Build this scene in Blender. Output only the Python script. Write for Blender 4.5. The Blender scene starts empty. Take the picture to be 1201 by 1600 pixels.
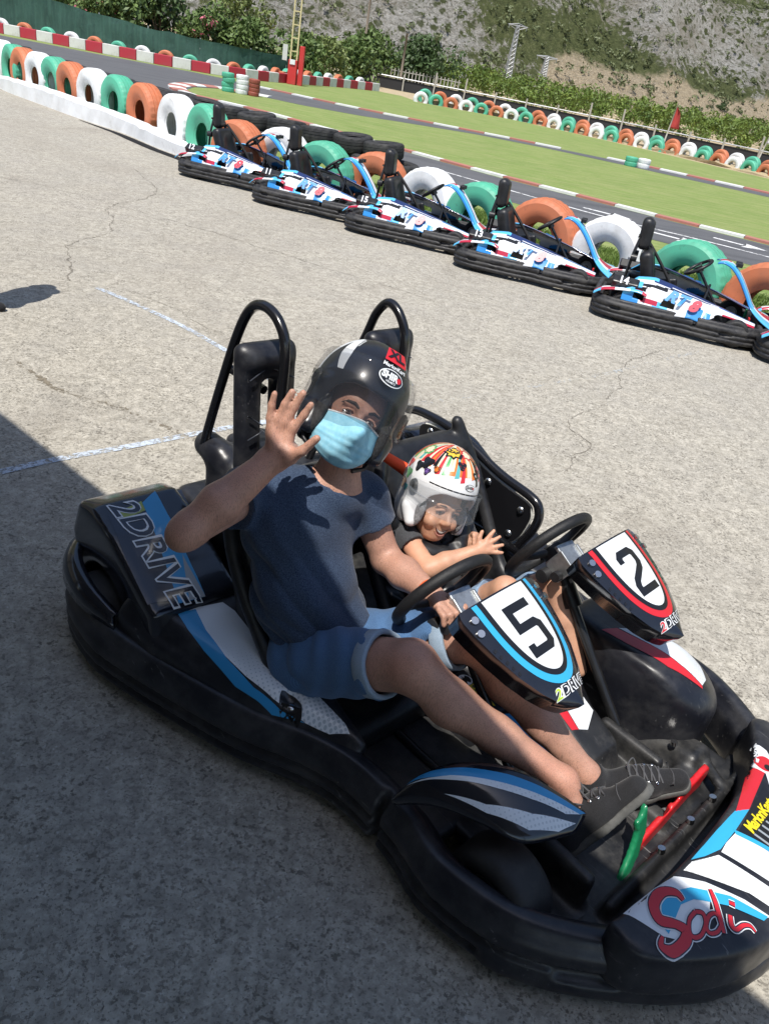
import bpy, bmesh, math, random
import numpy as np
from mathutils import Vector, Matrix, Euler
from mathutils.bvhtree import BVHTree
from mathutils import noise as mnoise
R = math.radians
PI = math.pi
scn = bpy.context.scene
COL = scn.collection
rng = random.Random(7)
_ones = 'zeroth first second third fourth fifth sixth seventh eighth ninth tenth eleventh twelfth thirteenth fourteenth fifteenth sixteenth seventeenth eighteenth nineteenth'.split()
def ordinal(n):
    if n < 20: return _ones[n]
    t = ['', '', 'twent', 'thirt', 'fort', 'fift', 'sixt'][n//10]; return t+'ieth' if n % 10 == 0 else t+'y-'+_ones[n % 10]
nrng = np.random.default_rng(11)

# ------------------------------------------------------------------ camera
PITCH, ROLL, HCAM = R(30.5), R(10.7), 2.0
cam_d = bpy.data.cameras.new('camera'); cam = bpy.data.objects.new('camera', cam_d); COL.objects.link(cam)
cam_d.sensor_fit = 'VERTICAL'; cam_d.sensor_height = 36.0; cam_d.sensor_width = 27.0; cam_d.lens = 27.0
cam_d.clip_start = 0.05; cam_d.clip_end = 5000
_fw = Vector((0, math.cos(PITCH), -math.sin(PITCH))); _rt = Vector((1, 0, 0)); _up = _rt.cross(_fw)
_R = _rt*math.cos(ROLL) + _up*math.sin(ROLL); _U = -_rt*math.sin(ROLL) + _up*math.cos(ROLL)
cam.matrix_world = Matrix(((_R.x, _U.x, -_fw.x, 0), (_R.y, _U.y, -_fw.y, 0), (_R.z, _U.z, -_fw.z, HCAM), (0, 0, 0, 1)))
scn.camera = cam

# ------------------------------------------------------------------ world and sun
world = bpy.data.worlds.new('World'); scn.world = world; world.use_nodes = True
wn = world.node_tree; wn.nodes.clear()
sky = wn.nodes.new('ShaderNodeTexSky'); sky.sky_type = 'NISHITA'; sky.sun_disc = False
TOSUN = Vector((-0.13, -0.42, 1.0)).normalized()
sky.sun_elevation = math.asin(TOSUN.z); sky.sun_rotation = math.atan2(TOSUN.x, TOSUN.y)
sky.altitude = 50; sky.air_density = 1.0; sky.dust_density = 1.0; sky.ozone_density = 1.5
bg = wn.nodes.new('ShaderNodeBackground'); bg.inputs['Strength'].default_value = 0.145
wo = wn.nodes.new('ShaderNodeOutputWorld')
wn.links.new(sky.outputs[0], bg.inputs[0]); wn.links.new(bg.outputs[0], wo.inputs[0])
sd = bpy.data.lights.new('sun', 'SUN'); sd.energy = 4.9; sd.angle = R(0.53); sd.color = (1.0, 0.955, 0.885)
sun = bpy.data.objects.new('sun', sd); COL.objects.link(sun)
sun.rotation_euler = (-TOSUN).to_track_quat('-Z', 'Y').to_euler(); sun.location = (0, 0, 30)
vs = scn.view_settings; vs.view_transform = 'Standard'; vs.look = 'None'; vs.gamma = 1; vs.exposure = 0.16
vs.use_curve_mapping = False
scn.render.engine = 'CYCLES'
scn.cycles.max_bounces = 6; scn.cycles.transparent_max_bounces = 12

# ------------------------------------------------------------------ tags and object helpers
def tag(o, label=None, cat=None, group=None, kind=None):
    if label: o['label'] = label
    if cat: o['category'] = cat
    if group: o['group'] = group
    if kind: o['kind'] = kind
    return o
def link(name, me, mat=None, parent=None, smooth=False):
    o = bpy.data.objects.new(name, me); COL.objects.link(o)
    if mat is not None:
        for m in (mat if isinstance(mat, (list, tuple)) else [mat]): me.materials.append(m)
    if parent is not None: o.parent = parent
    if smooth and len(me.polygons): me.polygons.foreach_set('use_smooth', [True]*len(me.polygons))
    return o
def empty(name, loc=(0, 0, 0), rz=0.0, parent=None):
    o = bpy.data.objects.new(name, None); COL.objects.link(o); o.location = loc; o.rotation_euler = (0, 0, rz)
    o.empty_display_size = .2
    if parent is not None: o.parent = parent
    return o
def pymesh(name, v, f):
    me = bpy.data.meshes.new(name); me.from_pydata([tuple(map(float, p)) for p in v], [], [tuple(map(int, q)) for q in f]); me.update(); return me
def npmesh(name, v, q):
    """v Nx3, q Mx4 numpy quads"""
    me = bpy.data.meshes.new(name)
    me.vertices.add(len(v)); me.vertices.foreach_set('co', np.asarray(v, np.float32).ravel())
    k = q.shape[1]
    me.loops.add(q.size); me.loops.foreach_set('vertex_index', np.asarray(q, np.int32).ravel())
    me.polygons.add(len(q)); me.polygons.foreach_set('loop_start', np.arange(0, q.size, k, dtype=np.int32))
    try: me.polygons.foreach_set('loop_total', np.full(len(q), k, np.int32))
    except Exception: pass
    me.update(calc_edges=True); me.validate(); return me
class MB:
    """collects simple shapes into one mesh"""
    def __init__(s): s.v = []; s.f = []; s.m = []
    def add(s, v, f, mi=0):
        n = len(s.v); s.v += [tuple(p) for p in v]; s.f += [tuple(i+n for i in q) for q in f]; s.m += [mi]*len(f); return s
    def box(s, c, h, rot=None, mi=0):
        P = []
        for sx, sy, sz in ((-1,-1,-1),(1,-1,-1),(1,1,-1),(-1,1,-1),(-1,-1,1),(1,-1,1),(1,1,1),(-1,1,1)):
            p = Vector((sx*h[0], sy*h[1], sz*h[2]))
            if rot is not None: p = rot @ p
            P.append(p + Vector(c))
        return s.add(P, [(0,3,2,1),(4,5,6,7),(0,1,5,4),(1,2,6,5),(2,3,7,6),(3,0,4,7)], mi)
    def tube(s, path, r, n=10, mi=0, closed=False, cap=True):
        P = [Vector(p) for p in path]; m = len(P); rs = r if isinstance(r, (list, tuple)) else [r]*m
        up = None; V = []
        for i in range(m):
            a = P[(i-1) % m] if (closed or i > 0) else P[i]; b = P[(i+1) % m] if (closed or i < m-1) else P[i]
            t = (b-a).normalized()
            if up is None:
                up = Vector((0, 0, 1)) if abs(t.z) < .9 else Vector((1, 0, 0))
            x = t.cross(up).normalized(); up = x.cross(t).normalized()
            for k in range(n):
                a_ = 2*PI*k/n; V.append(P[i] + (x*math.cos(a_)+up*math.sin(a_))*rs[i])
        F = []
        for i in range(m if closed else m-1):
            j = (i+1) % m
            for k in range(n):
                l = (k+1) % n; F.append((i*n+k, i*n+l, j*n+l, j*n+k))
        if cap and not closed: F.append(tuple(range(n))); F.append(tuple((m-1)*n+k for k in reversed(range(n))))
        return s.add(V, F, mi)
    def cyl(s, a, b, r, n=14, mi=0, r2=None): return s.tube([a, b], [r, r if r2 is None else r2], n, mi)
    def lathe(s, prof, n=32, M=None, mi=0, closed=False, mod=None):
        """prof [(r,z)] around local Z"""
        V = []
        for k in range(n):
            a = 2*PI*k/n
            for j, (r, z) in enumerate(prof):
                if mod: r = r*mod(k, j)
                p = Vector((r*math.cos(a), r*math.sin(a), z))
                if M is not None: p = M @ p
                V.append(p)
        m = len(prof); F = []
        for k in range(n):
            l = (k+1) % n
            for j in range(m if closed else m-1):
                jj = (j+1) % m; F.append((k*m+j, l*m+j, l*m+jj, k*m+jj))
        return s.add(V, F, mi)
    def build(s, name, mat, parent=None, smooth=False, bevel=0, off=None, auto=None):
        v = s.v if off is None else [tuple(Vector(p)-Vector(off)) for p in s.v]
        me = pymesh(name, v, s.f)
        o = link(name, me, mat, parent, smooth)
        if any(s.m): me.polygons.foreach_set('material_index', s.m)
        if smooth and auto is not None: me.set_sharp_from_angle(angle=R(auto))
        if bevel:
            b = o.modifiers.new('bevel', 'BEVEL'); b.width = bevel; b.segments = 2; b.limit_method = 'ANGLE'; b.angle_limit = R(35)
        return o
def catmull(pts, n=8, closed=False):
    P = [np.array(p, float) for p in pts]; m = len(P); out = []
    rngi = range(m) if closed else range(m-1)
    for i in rngi:
        if closed: p0, p1, p2, p3 = P[(i-1) % m], P[i], P[(i+1) % m], P[(i+2) % m]
        else: p0, p1, p2, p3 = P[max(i-1, 0)], P[i], P[i+1], P[min(i+2, m-1)]
        for k in range(n):
            t = k/n; out.append(.5*((2*p1)+(-p0+p2)*t+(2*p0-5*p1+4*p2-p3)*t*t+(-p0+3*p1-3*p2+p3)*t**3))
    if not closed: out.append(P[-1])
    return out
def resample(pts, step):
    P = np.array(pts, float); d = np.r_[0, np.cumsum(np.linalg.norm(np.diff(P, axis=0), axis=1))]
    n = max(1, int(round(d[-1]/step))); s = np.linspace(0, d[-1], n+1)
    return np.stack([np.interp(s, d, P[:, k]) for k in range(P.shape[1])], 1)
def sheet(name, poly, z, mat, kind='structure', label=None, parent=None):
    """flat polygon sheet"""
    bm = bmesh.new(); vs_ = [bm.verts.new((p[0], p[1], z)) for p in poly]; f = bm.faces.new(vs_)
    if f.calc_area() and True:
        f.normal_update()
        if f.normal.z < 0: f.normal_flip()
    bmesh.ops.triangulate(bm, faces=bm.faces[:])
    me = bpy.data.meshes.new(name); bm.to_mesh(me); bm.free()
    o = link(name, me, mat, parent)
    if kind: o['kind'] = kind
    return o
def ribbon(pts, w, z):
    P = np.array(pts, float); T = np.gradient(P, axis=0); T /= np.linalg.norm(T, axis=1)[:, None]
    N = np.stack([-T[:, 1], T[:, 0]], 1); ws = np.asarray(w if hasattr(w, '__len__') else [w]*len(P))[:, None]
    A = P+N*ws/2; B = P-N*ws/2; n = len(P)
    V = [(a[0], a[1], z) for a in A]+[(b[0], b[1], z) for b in B]
    F = [(i, i+n, i+n+1, i+1) for i in range(n-1)]
    return V, F
def dup_tree(o, parent=None):
    c = o.copy(); COL.objects.link(c)
    c.parent = parent
    for ch in list(o.children): dup_tree(ch, c)
    return c

# ------------------------------------------------------------------ materials
MATS = {}
def nodes_of(m): m.use_nodes = True; return m.node_tree, m.node_tree.nodes['Principled BSDF']
def mat(name, col, rough=.5, spec=.5, metal=0.0, var=0.0, vscale=20.0, bump=0.0, bscale=200.0, coat=0.0, trans=0.0, alpha=1.0,
        dust=None, dustamt=0.0, dscale=6.0, rvar=0.0, objc=True, bdist=.01, scratch=0.0):
    if name in MATS: return MATS[name]
    m = bpy.data.materials.new(name); nt, b = nodes_of(m); MATS[name] = m
    N = nt.nodes; Lk = nt.links
    b.inputs['Base Color'].default_value = (*col, 1); b.inputs['Roughness'].default_value = rough
    b.inputs['Specular IOR Level'].default_value = spec; b.inputs['Metallic'].default_value = metal
    b.inputs['Coat Weight'].default_value = coat; b.inputs['Coat Roughness'].default_value = .08
    b.inputs['Transmission Weight'].default_value = trans; b.inputs['Alpha'].default_value = alpha
    tc = N.new('ShaderNodeTexCoord'); out = tc.outputs['Object' if objc else 'Generated']
    cur = None
    if var:
        n = N.new('ShaderNodeTexNoise'); n.inputs['Scale'].default_value = vscale; n.inputs['Detail'].default_value = 6
        n.inputs['Roughness'].default_value = .65
        Lk.new(out, n.inputs['Vector'])
        r = N.new('ShaderNodeValToRGB'); r.color_ramp.elements[0].position = .32; r.color_ramp.elements[1].position = .68
        r.color_ramp.elements[0].color = (*[c*(1-var) for c in col], 1); r.color_ramp.elements[1].color = (*[min(1, c*(1+var)) for c in col], 1)
        Lk.new(n.outputs['Fac'], r.inputs['Fac']); cur = r.outputs['Color']
    if dust is not None:
        n = N.new('ShaderNodeTexNoise'); n.inputs['Scale'].default_value = dscale; n.inputs['Detail'].default_value = 8
        n.inputs['Roughness'].default_value = .7
        Lk.new(out, n.inputs['Vector'])
        r = N.new('ShaderNodeValToRGB'); r.color_ramp.elements[0].position = .45; r.color_ramp.elements[1].position = .75
        r.color_ramp.elements[0].color = (0, 0, 0, 1); r.color_ramp.elements[1].color = (dustamt,)*3+(1,)
        Lk.new(n.outputs['Fac'], r.inputs['Fac'])
        mx = N.new('ShaderNodeMix'); mx.data_type = 'RGBA'; Lk.new(r.outputs['Color'], mx.inputs['Factor'])
        if cur: Lk.new(cur, mx.inputs['A'])
        else: mx.inputs['A'].default_value = (*col, 1)
        mx.inputs['B'].default_value = (*dust, 1); cur = mx.outputs['Result']
    if cur: Lk.new(cur, b.inputs['Base Color'])
    if rvar:
        n = N.new('ShaderNodeTexNoise'); n.inputs['Scale'].default_value = 9; n.inputs['Detail'].default_value = 5
        Lk.new(out, n.inputs['Vector'])
        mr = N.new('ShaderNodeMapRange'); mr.inputs[1].default_value = .3; mr.inputs[2].default_value = .7
        mr.inputs[3].default_value = max(.02, rough-rvar); mr.inputs[4].default_value = min(1, rough+rvar)
        Lk.new(n.outputs['Fac'], mr.inputs[0]); Lk.new(mr.outputs[0], b.inputs['Roughness'])
    if scratch:
        mp = N.new('ShaderNodeMapping'); mp.inputs['Rotation'].default_value = (.2, .1, .9); mp.inputs['Scale'].default_value = (4, 190, 60); Lk.new(out, mp.inputs['Vector'])
        n = N.new('ShaderNodeTexNoise'); n.inputs['Scale'].default_value = 1.0; n.inputs['Detail'].default_value = 2; Lk.new(mp.outputs[0], n.inputs['Vector'])
        n3 = N.new('ShaderNodeTexNoise'); n3.inputs['Scale'].default_value = 5; n3.inputs['Detail'].default_value = 5; Lk.new(out, n3.inputs['Vector'])
        r = N.new('ShaderNodeValToRGB'); r.color_ramp.elements[0].position = .66; r.color_ramp.elements[1].position = .72; r.color_ramp.elements[0].color = (0, 0, 0, 1); r.color_ramp.elements[1].color = (scratch,)*3+(1,); Lk.new(n.outputs['Fac'], r.inputs['Fac'])
        r2 = N.new('ShaderNodeValToRGB'); r2.color_ramp.elements[0].position = .48; r2.color_ramp.elements[1].position = .62; Lk.new(n3.outputs['Fac'], r2.inputs['Fac'])
        mm = N.new('ShaderNodeMath'); mm.operation = 'MULTIPLY'; Lk.new(r.outputs['Color'], mm.inputs[0]); Lk.new(r2.outputs['Color'], mm.inputs[1])
        mx = N.new('ShaderNodeMix'); mx.data_type = 'RGBA'; Lk.new(mm.outputs[0], mx.inputs['Factor'])
        if cur: Lk.new(cur, mx.inputs['A'])
        else: mx.inputs['A'].default_value = (*col, 1)
        mx.inputs['B'].default_value = (.20, .20, .20, 1); Lk.new(mx.outputs['Result'], b.inputs['Base Color'])
    if bump:
        n = N.new('ShaderNodeTexNoise'); n.inputs['Scale'].default_value = bscale; n.inputs['Detail'].default_value = 4
        Lk.new(out, n.inputs['Vector'])
        bp = N.new('ShaderNodeBump'); bp.inputs['Strength'].default_value = bump; bp.inputs['Distance'].default_value = bdist
        Lk.new(n.outputs['Fac'], bp.inputs['Height']); Lk.new(bp.outputs[0], b.inputs['Normal'])
    return m
class NG:
    """tiny node-graph helper"""
    def __init__(s, name):
        s.m = bpy.data.materials.new(name); s.t, s.b = nodes_of(s.m); s.N = s.t.nodes; s.L = s.t.links
        s.tc = s.N.new('ShaderNodeTexCoord')
    def noise(s, scale, detail=5, rough=.6, vec=None, dist=0, mp=None):
        n = s.N.new('ShaderNodeTexNoise'); n.inputs['Scale'].default_value = scale; n.inputs['Detail'].default_value = detail
        n.inputs['Roughness'].default_value = rough; n.inputs['Distortion'].default_value = dist
        s.L.new(vec or s.tc.outputs['Object'], n.inputs['Vector']); return n.outputs['Fac']
    def voro(s, scale, feature='F1', vec=None, out='Distance', rand=1.0):
        n = s.N.new('ShaderNodeTexVoronoi'); n.feature = feature; n.inputs['Scale'].default_value = scale; n.inputs['Randomness'].default_value = rand
        s.L.new(vec or s.tc.outputs['Object'], n.inputs['Vector']); return n.outputs[out]
    def ramp(s, fac, stops):
        r = s.N.new('ShaderNodeValToRGB'); e = r.color_ramp.elements
        while len(e) < len(stops): e.new(.5)
        for i, (p, c) in enumerate(stops):
            e[i].position = p; e[i].color = (*c, 1) if hasattr(c, '__len__') else (c, c, c, 1)
        s.L.new(fac, r.inputs['Fac']); return r.outputs['Color']
    def mix(s, fac, a, b, mode='MIX'):
        m = s.N.new('ShaderNodeMix'); m.data_type = 'RGBA'; m.blend_type = mode
        for k, x in (('Factor', fac), ('A', a), ('B', b)):
            if hasattr(x, 'links') or hasattr(x, 'is_output'): s.L.new(x, m.inputs[k])
            elif k == 'Factor': m.inputs[k].default_value = x
            else: m.inputs[k].default_value = (*x, 1)
        return m.outputs['Result']
    def math(s, op, a, b=0.0, c=None):
        m = s.N.new('ShaderNodeMath'); m.operation = op
        for i, x in enumerate((a, b)):
            if hasattr(x, 'is_output'): s.L.new(x, m.inputs[i])
            else: m.inputs[i].default_value = x
        return m.outputs[0]
    def mapping(s, scale=(1, 1, 1), rot=(0, 0, 0), loc=(0, 0, 0), vec=None):
        m = s.N.new('ShaderNodeMapping'); m.inputs['Scale'].default_value = scale; m.inputs['Rotation'].default_value = rot
        m.inputs['Location'].default_value = loc
        s.L.new(vec or s.tc.outputs['Object'], m.inputs['Vector']); return m.outputs[0]
    def bump(s, h, strength=.3, dist=.01, normal=None):
        b = s.N.new('ShaderNodeBump'); b.inputs['Strength'].default_value = strength; b.inputs['Distance'].default_value = dist
        s.L.new(h, b.inputs['Height'])
        if normal is not None: s.L.new(normal, b.inputs['Normal'])
        return b.outputs[0]
    def col(s, x): s.L.new(x, s.b.inputs['Base Color'])
    def nrm(s, x): s.L.new(x, s.b.inputs['Normal'])
    def rough(s, x):
        if hasattr(x, 'is_output'): s.L.new(x, s.b.inputs['Roughness'])
        else: s.b.inputs['Roughness'].default_value = x
        return s

def m_concrete():
    g = NG('concrete')
    big = g.noise(.35, 4, .6); med = g.noise(2.2, 6, .65); fine = g.noise(38, 5, .7); stain = g.noise(.9, 7, .7, dist=.6)
    base = g.ramp(fine, [(.25, (.20, .18, .145)), (.42, (.39, .36, .30)), (.6, (.53, .495, .42)), (.8, (.67, .63, .545))])
    base = g.mix(g.ramp(big, [(.35, 0.0), (.65, .38)]), base, (.36, .335, .29))
    base = g.mix(g.ramp(g.noise(16, 5, .75), [(.40, .55), (.56, 0.0)]), base, (.24, .222, .185))
    base = g.mix(g.ramp(med, [(.42, 0.0), (.72, .5)]), base, (.33, .31, .275))
    base = g.mix(g.ramp(stain, [(.56, 0.0), (.72, .5)]), base, (.22, .195, .16)); base = g.mix(g.ramp(g.noise(.22, 6, .7, dist=1.2), [(.50, 0.0), (.66, .45)]), base, (.29, .26, .215))
    # open pits in the worn surface, and exposed pebbles
    v = g.mapping((1, 1, 1), vec=None)
    wob = g.N.new('ShaderNodeVectorMath'); wob.operation = 'ADD'
    nz = g.N.new('ShaderNodeTexNoise'); nz.inputs['Scale'].default_value = 30; g.L.new(g.tc.outputs['Object'], nz.inputs['Vector'])
    sc = g.N.new('ShaderNodeVectorMath'); sc.operation = 'SCALE'; sc.inputs['Scale'].default_value = .05
    g.L.new(nz.outputs['Color'], sc.inputs[0]); g.L.new(v, wob.inputs[0]); g.L.new(sc.outputs[0], wob.inputs[1])
    d1 = g.voro(36, vec=wob.outputs[0]); d2 = g.voro(75, vec=wob.outputs[0])
    gate = g.ramp(g.noise(9, 4, .7), [(.38, 0.0), (.52, 1.0)])
    pit = g.math('MULTIPLY', g.ramp(d1, [(.14, 1.0), (.24, 0.0)]), gate)
    pit2 = g.math('MULTIPLY', g.ramp(d2, [(.12, .8), (.24, 0.0)]), g.ramp(g.noise(23, 3, .6), [(.36, 0.0), (.5, 1.0)]))
    ph = g.noise(62, 3, .55); pn = g.math('MULTIPLY', g.ramp(ph, [(.38, 1.0), (.45, 0.0)]), g.ramp(g.noise(7, 4, .7), [(.40, .15), (.6, 1.0)]))
    pn2 = g.ramp(g.noise(130, 2, .5), [(.33, .7), (.40, 0.0)])
    pits = g.math('MAXIMUM', g.math('MULTIPLY', pit, .45), g.math('MAXIMUM', g.math('MAXIMUM', pn, pn2), g.math('MULTIPLY', pit2, .35)))
    peb = g.ramp(g.voro(34, vec=wob.outputs[0], out='Distance'), [(.08, .5), (.16, 0.0)])
    base = g.mix(peb, base, (.62, .6, .56))
    base = g.mix(g.math('MULTIPLY', pits, .8), base, (.12, .108, .09))
    g.col(base); g.rough(.88)
    h = g.math('SUBTRACT', g.math('MULTIPLY', fine, .5), pits)
    g.nrm(g.bump(h, .55, .006)); g.b.inputs['Specular IOR Level'].default_value = .3
    return g.m
def m_asphalt():
    g = NG('asphalt'); f = g.noise(60, 4, .7); b = g.noise(1.1, 5, .6)
    st = g.noise(1.0, 4, .6, vec=g.mapping((.35, 3.0, 1), rot=(0, 0, R(32))))
    c = g.ramp(f, [(.3, (.075, .077, .084)), (.7, (.125, .127, .135))])
    c = g.mix(g.ramp(b, [(.4, 0.0), (.65, .6)]), c, (.12, .12, .125)); c = g.mix(g.ramp(st, [(.5, 0.0), (.65, .55)]), c, (.055, .056, .062))
    g.col(c); g.rough(.7); g.nrm(g.bump(f, .3, .005)); return g.m
def m_lawn():
    g = NG('lawn'); f = g.noise(14, 6, .75); b = g.noise(.5, 5, .65)
    st = g.noise(1.0, 5, .7, vec=g.mapping((.25, 2.6, 1), rot=(0, 0, R(28))))
    st2 = g.noise(1.0, 4, .7, vec=g.mapping((1.2, 9, 1), rot=(0, 0, R(30))))
    c = g.ramp(f, [(.25, (.085, .150, .030)), (.5, (.165, .245, .058)), (.75, (.27, .34, .105))])
    c = g.mix(g.ramp(st, [(.40, 0.0), (.56, .75)]), c, (.22, .26, .09)); c = g.mix(g.ramp(b, [(.45, 0.0), (.7, .5)]), c, (.12, .195, .045))
    c = g.mix(g.ramp(st2, [(.46, 0.0), (.62, .6)]), c, (.33, .34, .15))
    g.col(c); g.rough(.85); g.nrm(g.bump(f, .6, .04)); g.b.inputs['Specular IOR Level'].default_value = .25; return g.m
def m_earth():
    g = NG('dry_earth'); f = g.noise(3, 7, .75); b = g.noise(.08, 5, .6)
    c = g.ramp(f, [(.3, (.30, .235, .14)), (.55, (.45, .36, .23)), (.75, (.54, .45, .31))])
    c = g.mix(g.ramp(b, [(.5, 0.0), (.62, .6)]), c, (.16, .15, .06)); g.col(c); g.rough(.95); g.nrm(g.bump(f, .5, .1)); return g.m
def m_leaf(name, c1, c2, c3=None, scale=9):
    g = NG(name); f = g.noise(scale, 4, .7); o = g.N.new('ShaderNodeObjectInfo')
    c = g.ramp(f, [(.3, c1), (.7, c2)] if c3 is None else [(.28, c1), (.55, c2), (.78, c3)])
    g.col(c); g.rough(.55); g.b.inputs['Specular IOR Level'].default_value = .35
    g.b.inputs['Subsurface Weight'].default_value = 0
    return g.m
def m_paint(name, col, wear=(.3, .3, .3), amt=.35, scale=8, rough=.6, dirt=(.18, .15, .11), dirtamt=.25, bump=.25):
    g = NG(name); n = g.noise(scale, 7, .7); d = g.noise(2.5, 6, .7); f = g.noise(90, 3, .6)
    c = g.mix(g.ramp(n, [(.58, 0.0), (.75, amt)]), col, wear); c = g.mix(g.ramp(d, [(.45, 0.0), (.75, dirtamt)]), c, dirt)
    g.col(c); g.rough(rough); g.nrm(g.bump(f, bump, .003)); return g.m
def m_worn(name, col, thr=.5, scale=22):
    """road paint with holes worn through"""
    g = NG(name); n = g.noise(scale, 7, .75); n2 = g.noise(2.0, 4, .6)
    a = g.ramp(g.math('ADD', n, g.math('MULTIPLY', n2, .5)), [(thr, 0.0), (thr+.12, 1.0)])
    g.b.inputs['Base Color'].default_value = (*col, 1); g.L.new(a, g.b.inputs['Alpha']); g.rough(.8); return g.m
# ================================================================== THE SETTING
CON = m_concrete(); ASP = m_asphalt(); LAWN = m_lawn(); EARTH = m_earth()
o = sheet('ground', [(-400, -60), (400, -60), (400, 420), (-400, 420)], 0.0, EARTH)
APR = [(-40, -30), (30, -30), (30, -12), (14, 1.0), (9.5, 4.3), (5.2, 7.25), (2.2, 9.7), (-.2, 11.35), (-2.2, 12.7), (-3.91, 13.6), (-5.51, 14.75), (-6.91, 15.7), (-8.4, 17.2), (-9.9, 18.5), (-13, 21.2), (-18, 22), (-40, 22)]
LWN = [(-60, 22.2), (-18, 22.2), (-13, 21.4)] + [(x+.0, y+.02) for x, y in reversed(APR[3:14])] + [(30, -12), (60, -12), (60, 20), (36, 28), (20, 33.5), (12.85, 37.9), (9.0, 42.2), (6.0, 44.6), (2.5, 46.9), (-2.2, 46.3), (-3.5, 50), (-6.2, 50.5), (-12, 40), (-20, 40), (-60, 42)]
sheet('lawn', LWN, .004, LAWN)
sheet('pavement', APR, .012, CON)

# track loop: it comes in from the upper left, turns round the kerb island and leaves to the right, twice
T_L = [(-60, 36.5), (-30, 36.2), (-19.2, 36.2), (-15, 35.9), (-11.3, 35.9), (-9.6, 35.4), (-8.02, 34.1), (-6.11, 33.3), (-4.48, 32.6), (-2.75, 32.2), (-.33, 31.95), (2.05, 31.75), (3.75, 31.5), (5.79, 31.0), (8.35, 30.0), (10.8, 28.9), (16, 26), (26, 18)]
T_L2 = [(26, 15), (16, 23.6), (10.34, 27.5), (8.14, 28.5), (5.8, 29.6), (3.2, 30.6), (.64, 30.9), (-2.06, 30.0), (-3.31, 29.4), (-5.33, 29.2), (-6.93, 29.7), (-8.3, 29.6), (-8.75, 28.2), (-8.5, 26.6), (-7.7, 25.3), (-6.89, 24.7), (-5.68, 23.9), (-3.6, 22.4), (-1.24, 20.7), (1.05, 19.0), (3.33, 17.75), (4.71, 16.95), (6.41, 16.1), (10, 14.3), (16, 10.5), (30, 0)]
T_N = [(26, -2), (14, 7.2), (9, 10.9), (5.43, 13.2), (3.43, 14.2), (1.4, 15.3), (-.5, 16.6), (-1.9, 17.9), (-3.6, 19.0), (-5.9, 20.2), (-9.0, 22.2), (-12.5, 26.2), (-14.1, 28.6), (-16.5, 30.5), (-20, 31.6), (-60, 32)]
sheet('track', T_L+T_L2+T_N, .008, ASP)
WORN = m_worn('worn_white_paint', (.72, .74, .76), .62, 20)
WORNB = m_worn('worn_blue_paint', (.50, .56, .64), .68, 40)
def line(name, pts, w, z, m, kind='structure'):
    P = resample(catmull(pts, 8), .12); V, F = ribbon(P[:, :2], w, z); o = link(name, pymesh(name, V, F), m); o['kind'] = kind; return o
# pale guide lines sprayed on the concrete
line('painted_line', [(-2.62, 6.03), (-2.28, 5.85), (-1.75, 5.52), (-1.34, 5.2), (-1.05, 4.95), (-.8, 4.7)], .05, .016, WORNB)
line('painted_line', [(-2.9, 1.65), (-2.3, 2.45), (-1.83, 3.07), (-1.64, 3.30), (-1.40, 3.54), (-1.08, 3.88), (-.8, 4.15), (-.35, 4.55)], .05, .016, WORNB)
line('painted_line', [(-.35, 4.55), (.3, 5.05), (1.15, 5.85), (1.71, 6.4), (2.47, 7.25), (3.2, 8.0)], .05, .016, m_worn('faded_blue_paint', (.50, .56, .62), .83, 40))
# track edge lines and direction arrows
line('track_line', [(-.5, 18.4), (1.6, 16.8), (3.2, 15.7), (5.0, 15.0), (7.5, 13.7)], .10, .012, m_worn('track_paint', (.7, .7, .7), .62, 20))
for x, y, a in ((3.2, 16.3, -26), (5.6, 15.5, -28), (4.2, 14.75, -27)):
    mb = MB(); c, s = math.cos(R(a)), math.sin(R(a)); pts = [(-.5, -.03), (.1, -.03), (.06, -.13), (.5, 0), (.06, .13), (.1, .03), (-.5, .03)]
    mb.add([(x+px*c-py*s*2.2, y+px*s+py*c*2.2, .0125) for px, py in pts], [(0, 1, 5, 6), (2, 3, 4), (1, 2, 4, 5)])
    mb.build('direction_arrow', MATS.get('arrow') or MATS.setdefault('arrow', m_worn('arrow_paint', (.72, .72, .72), .60, 18)))['kind'] = 'structure'
# cracks and the stained joint in the concrete: thin dark ribbons with ragged width
CRK = mat('crack_dark', (.21, .19, .16), .95, .2)
def crack(pts, w, seed, amp=.02, m=None, name='concrete_crack'):
    P = resample(catmull(pts, 10), .018); r = np.random.default_rng(seed); n = len(P)
    off = np.cumsum(r.normal(0, amp*.35, (n, 2)), 0); off -= np.linspace(0, 1, n)[:, None]*off[-1]
    P = P[:, :2]+off*.8+r.normal(0, amp*.07, (n, 2)); ws = w*np.clip(.65+.6*np.convolve(r.normal(0, 1, n), np.ones(5)/5, 'same')+.25*r.normal(0, 1, n), .06, 2)
    V, F = ribbon(P, ws, .0155); o = link(name, pymesh(name, V, F), m or CRK); o['kind'] = 'structure'
crack([(-2.88, 6.1), (-3.1, 6.7), (-3.35, 7.3), (-3.25, 8.0), (-3.7, 9.0), (-3.6, 10.2), (-4.4, 11.5)], .010, 3, .03)
crack([(-2.4, 6.1), (-1.9, 5.9), (-1.4, 5.5), (-.9, 5.3), (-.2, 5.1)], .005, 4, .02)
crack([(1.0, 4.2), (1.25, 4.75), (1.18, 5.2), (1.55, 5.8), (1.75, 6.5), (2.3, 7.3)], .006, 5, .03)
crack([(-6.5, 9.6), (-4.2, 9.1), (-1.9, 8.35), (0, 7.6)], .008, 6, .03)
JT = mat('stained_joint', (.17, .14, .11), .95, .2)
crack([(-3.6, 4.6), (-2.5, 4.35), (-2.0, 4.05), (-1.55, 3.95), (-1.16, 3.78), (-.7, 3.6)], .055, 9, .006, m_worn('joint_stain', (.20, .17, .125), .74, 30), 'stained_joint')

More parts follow.
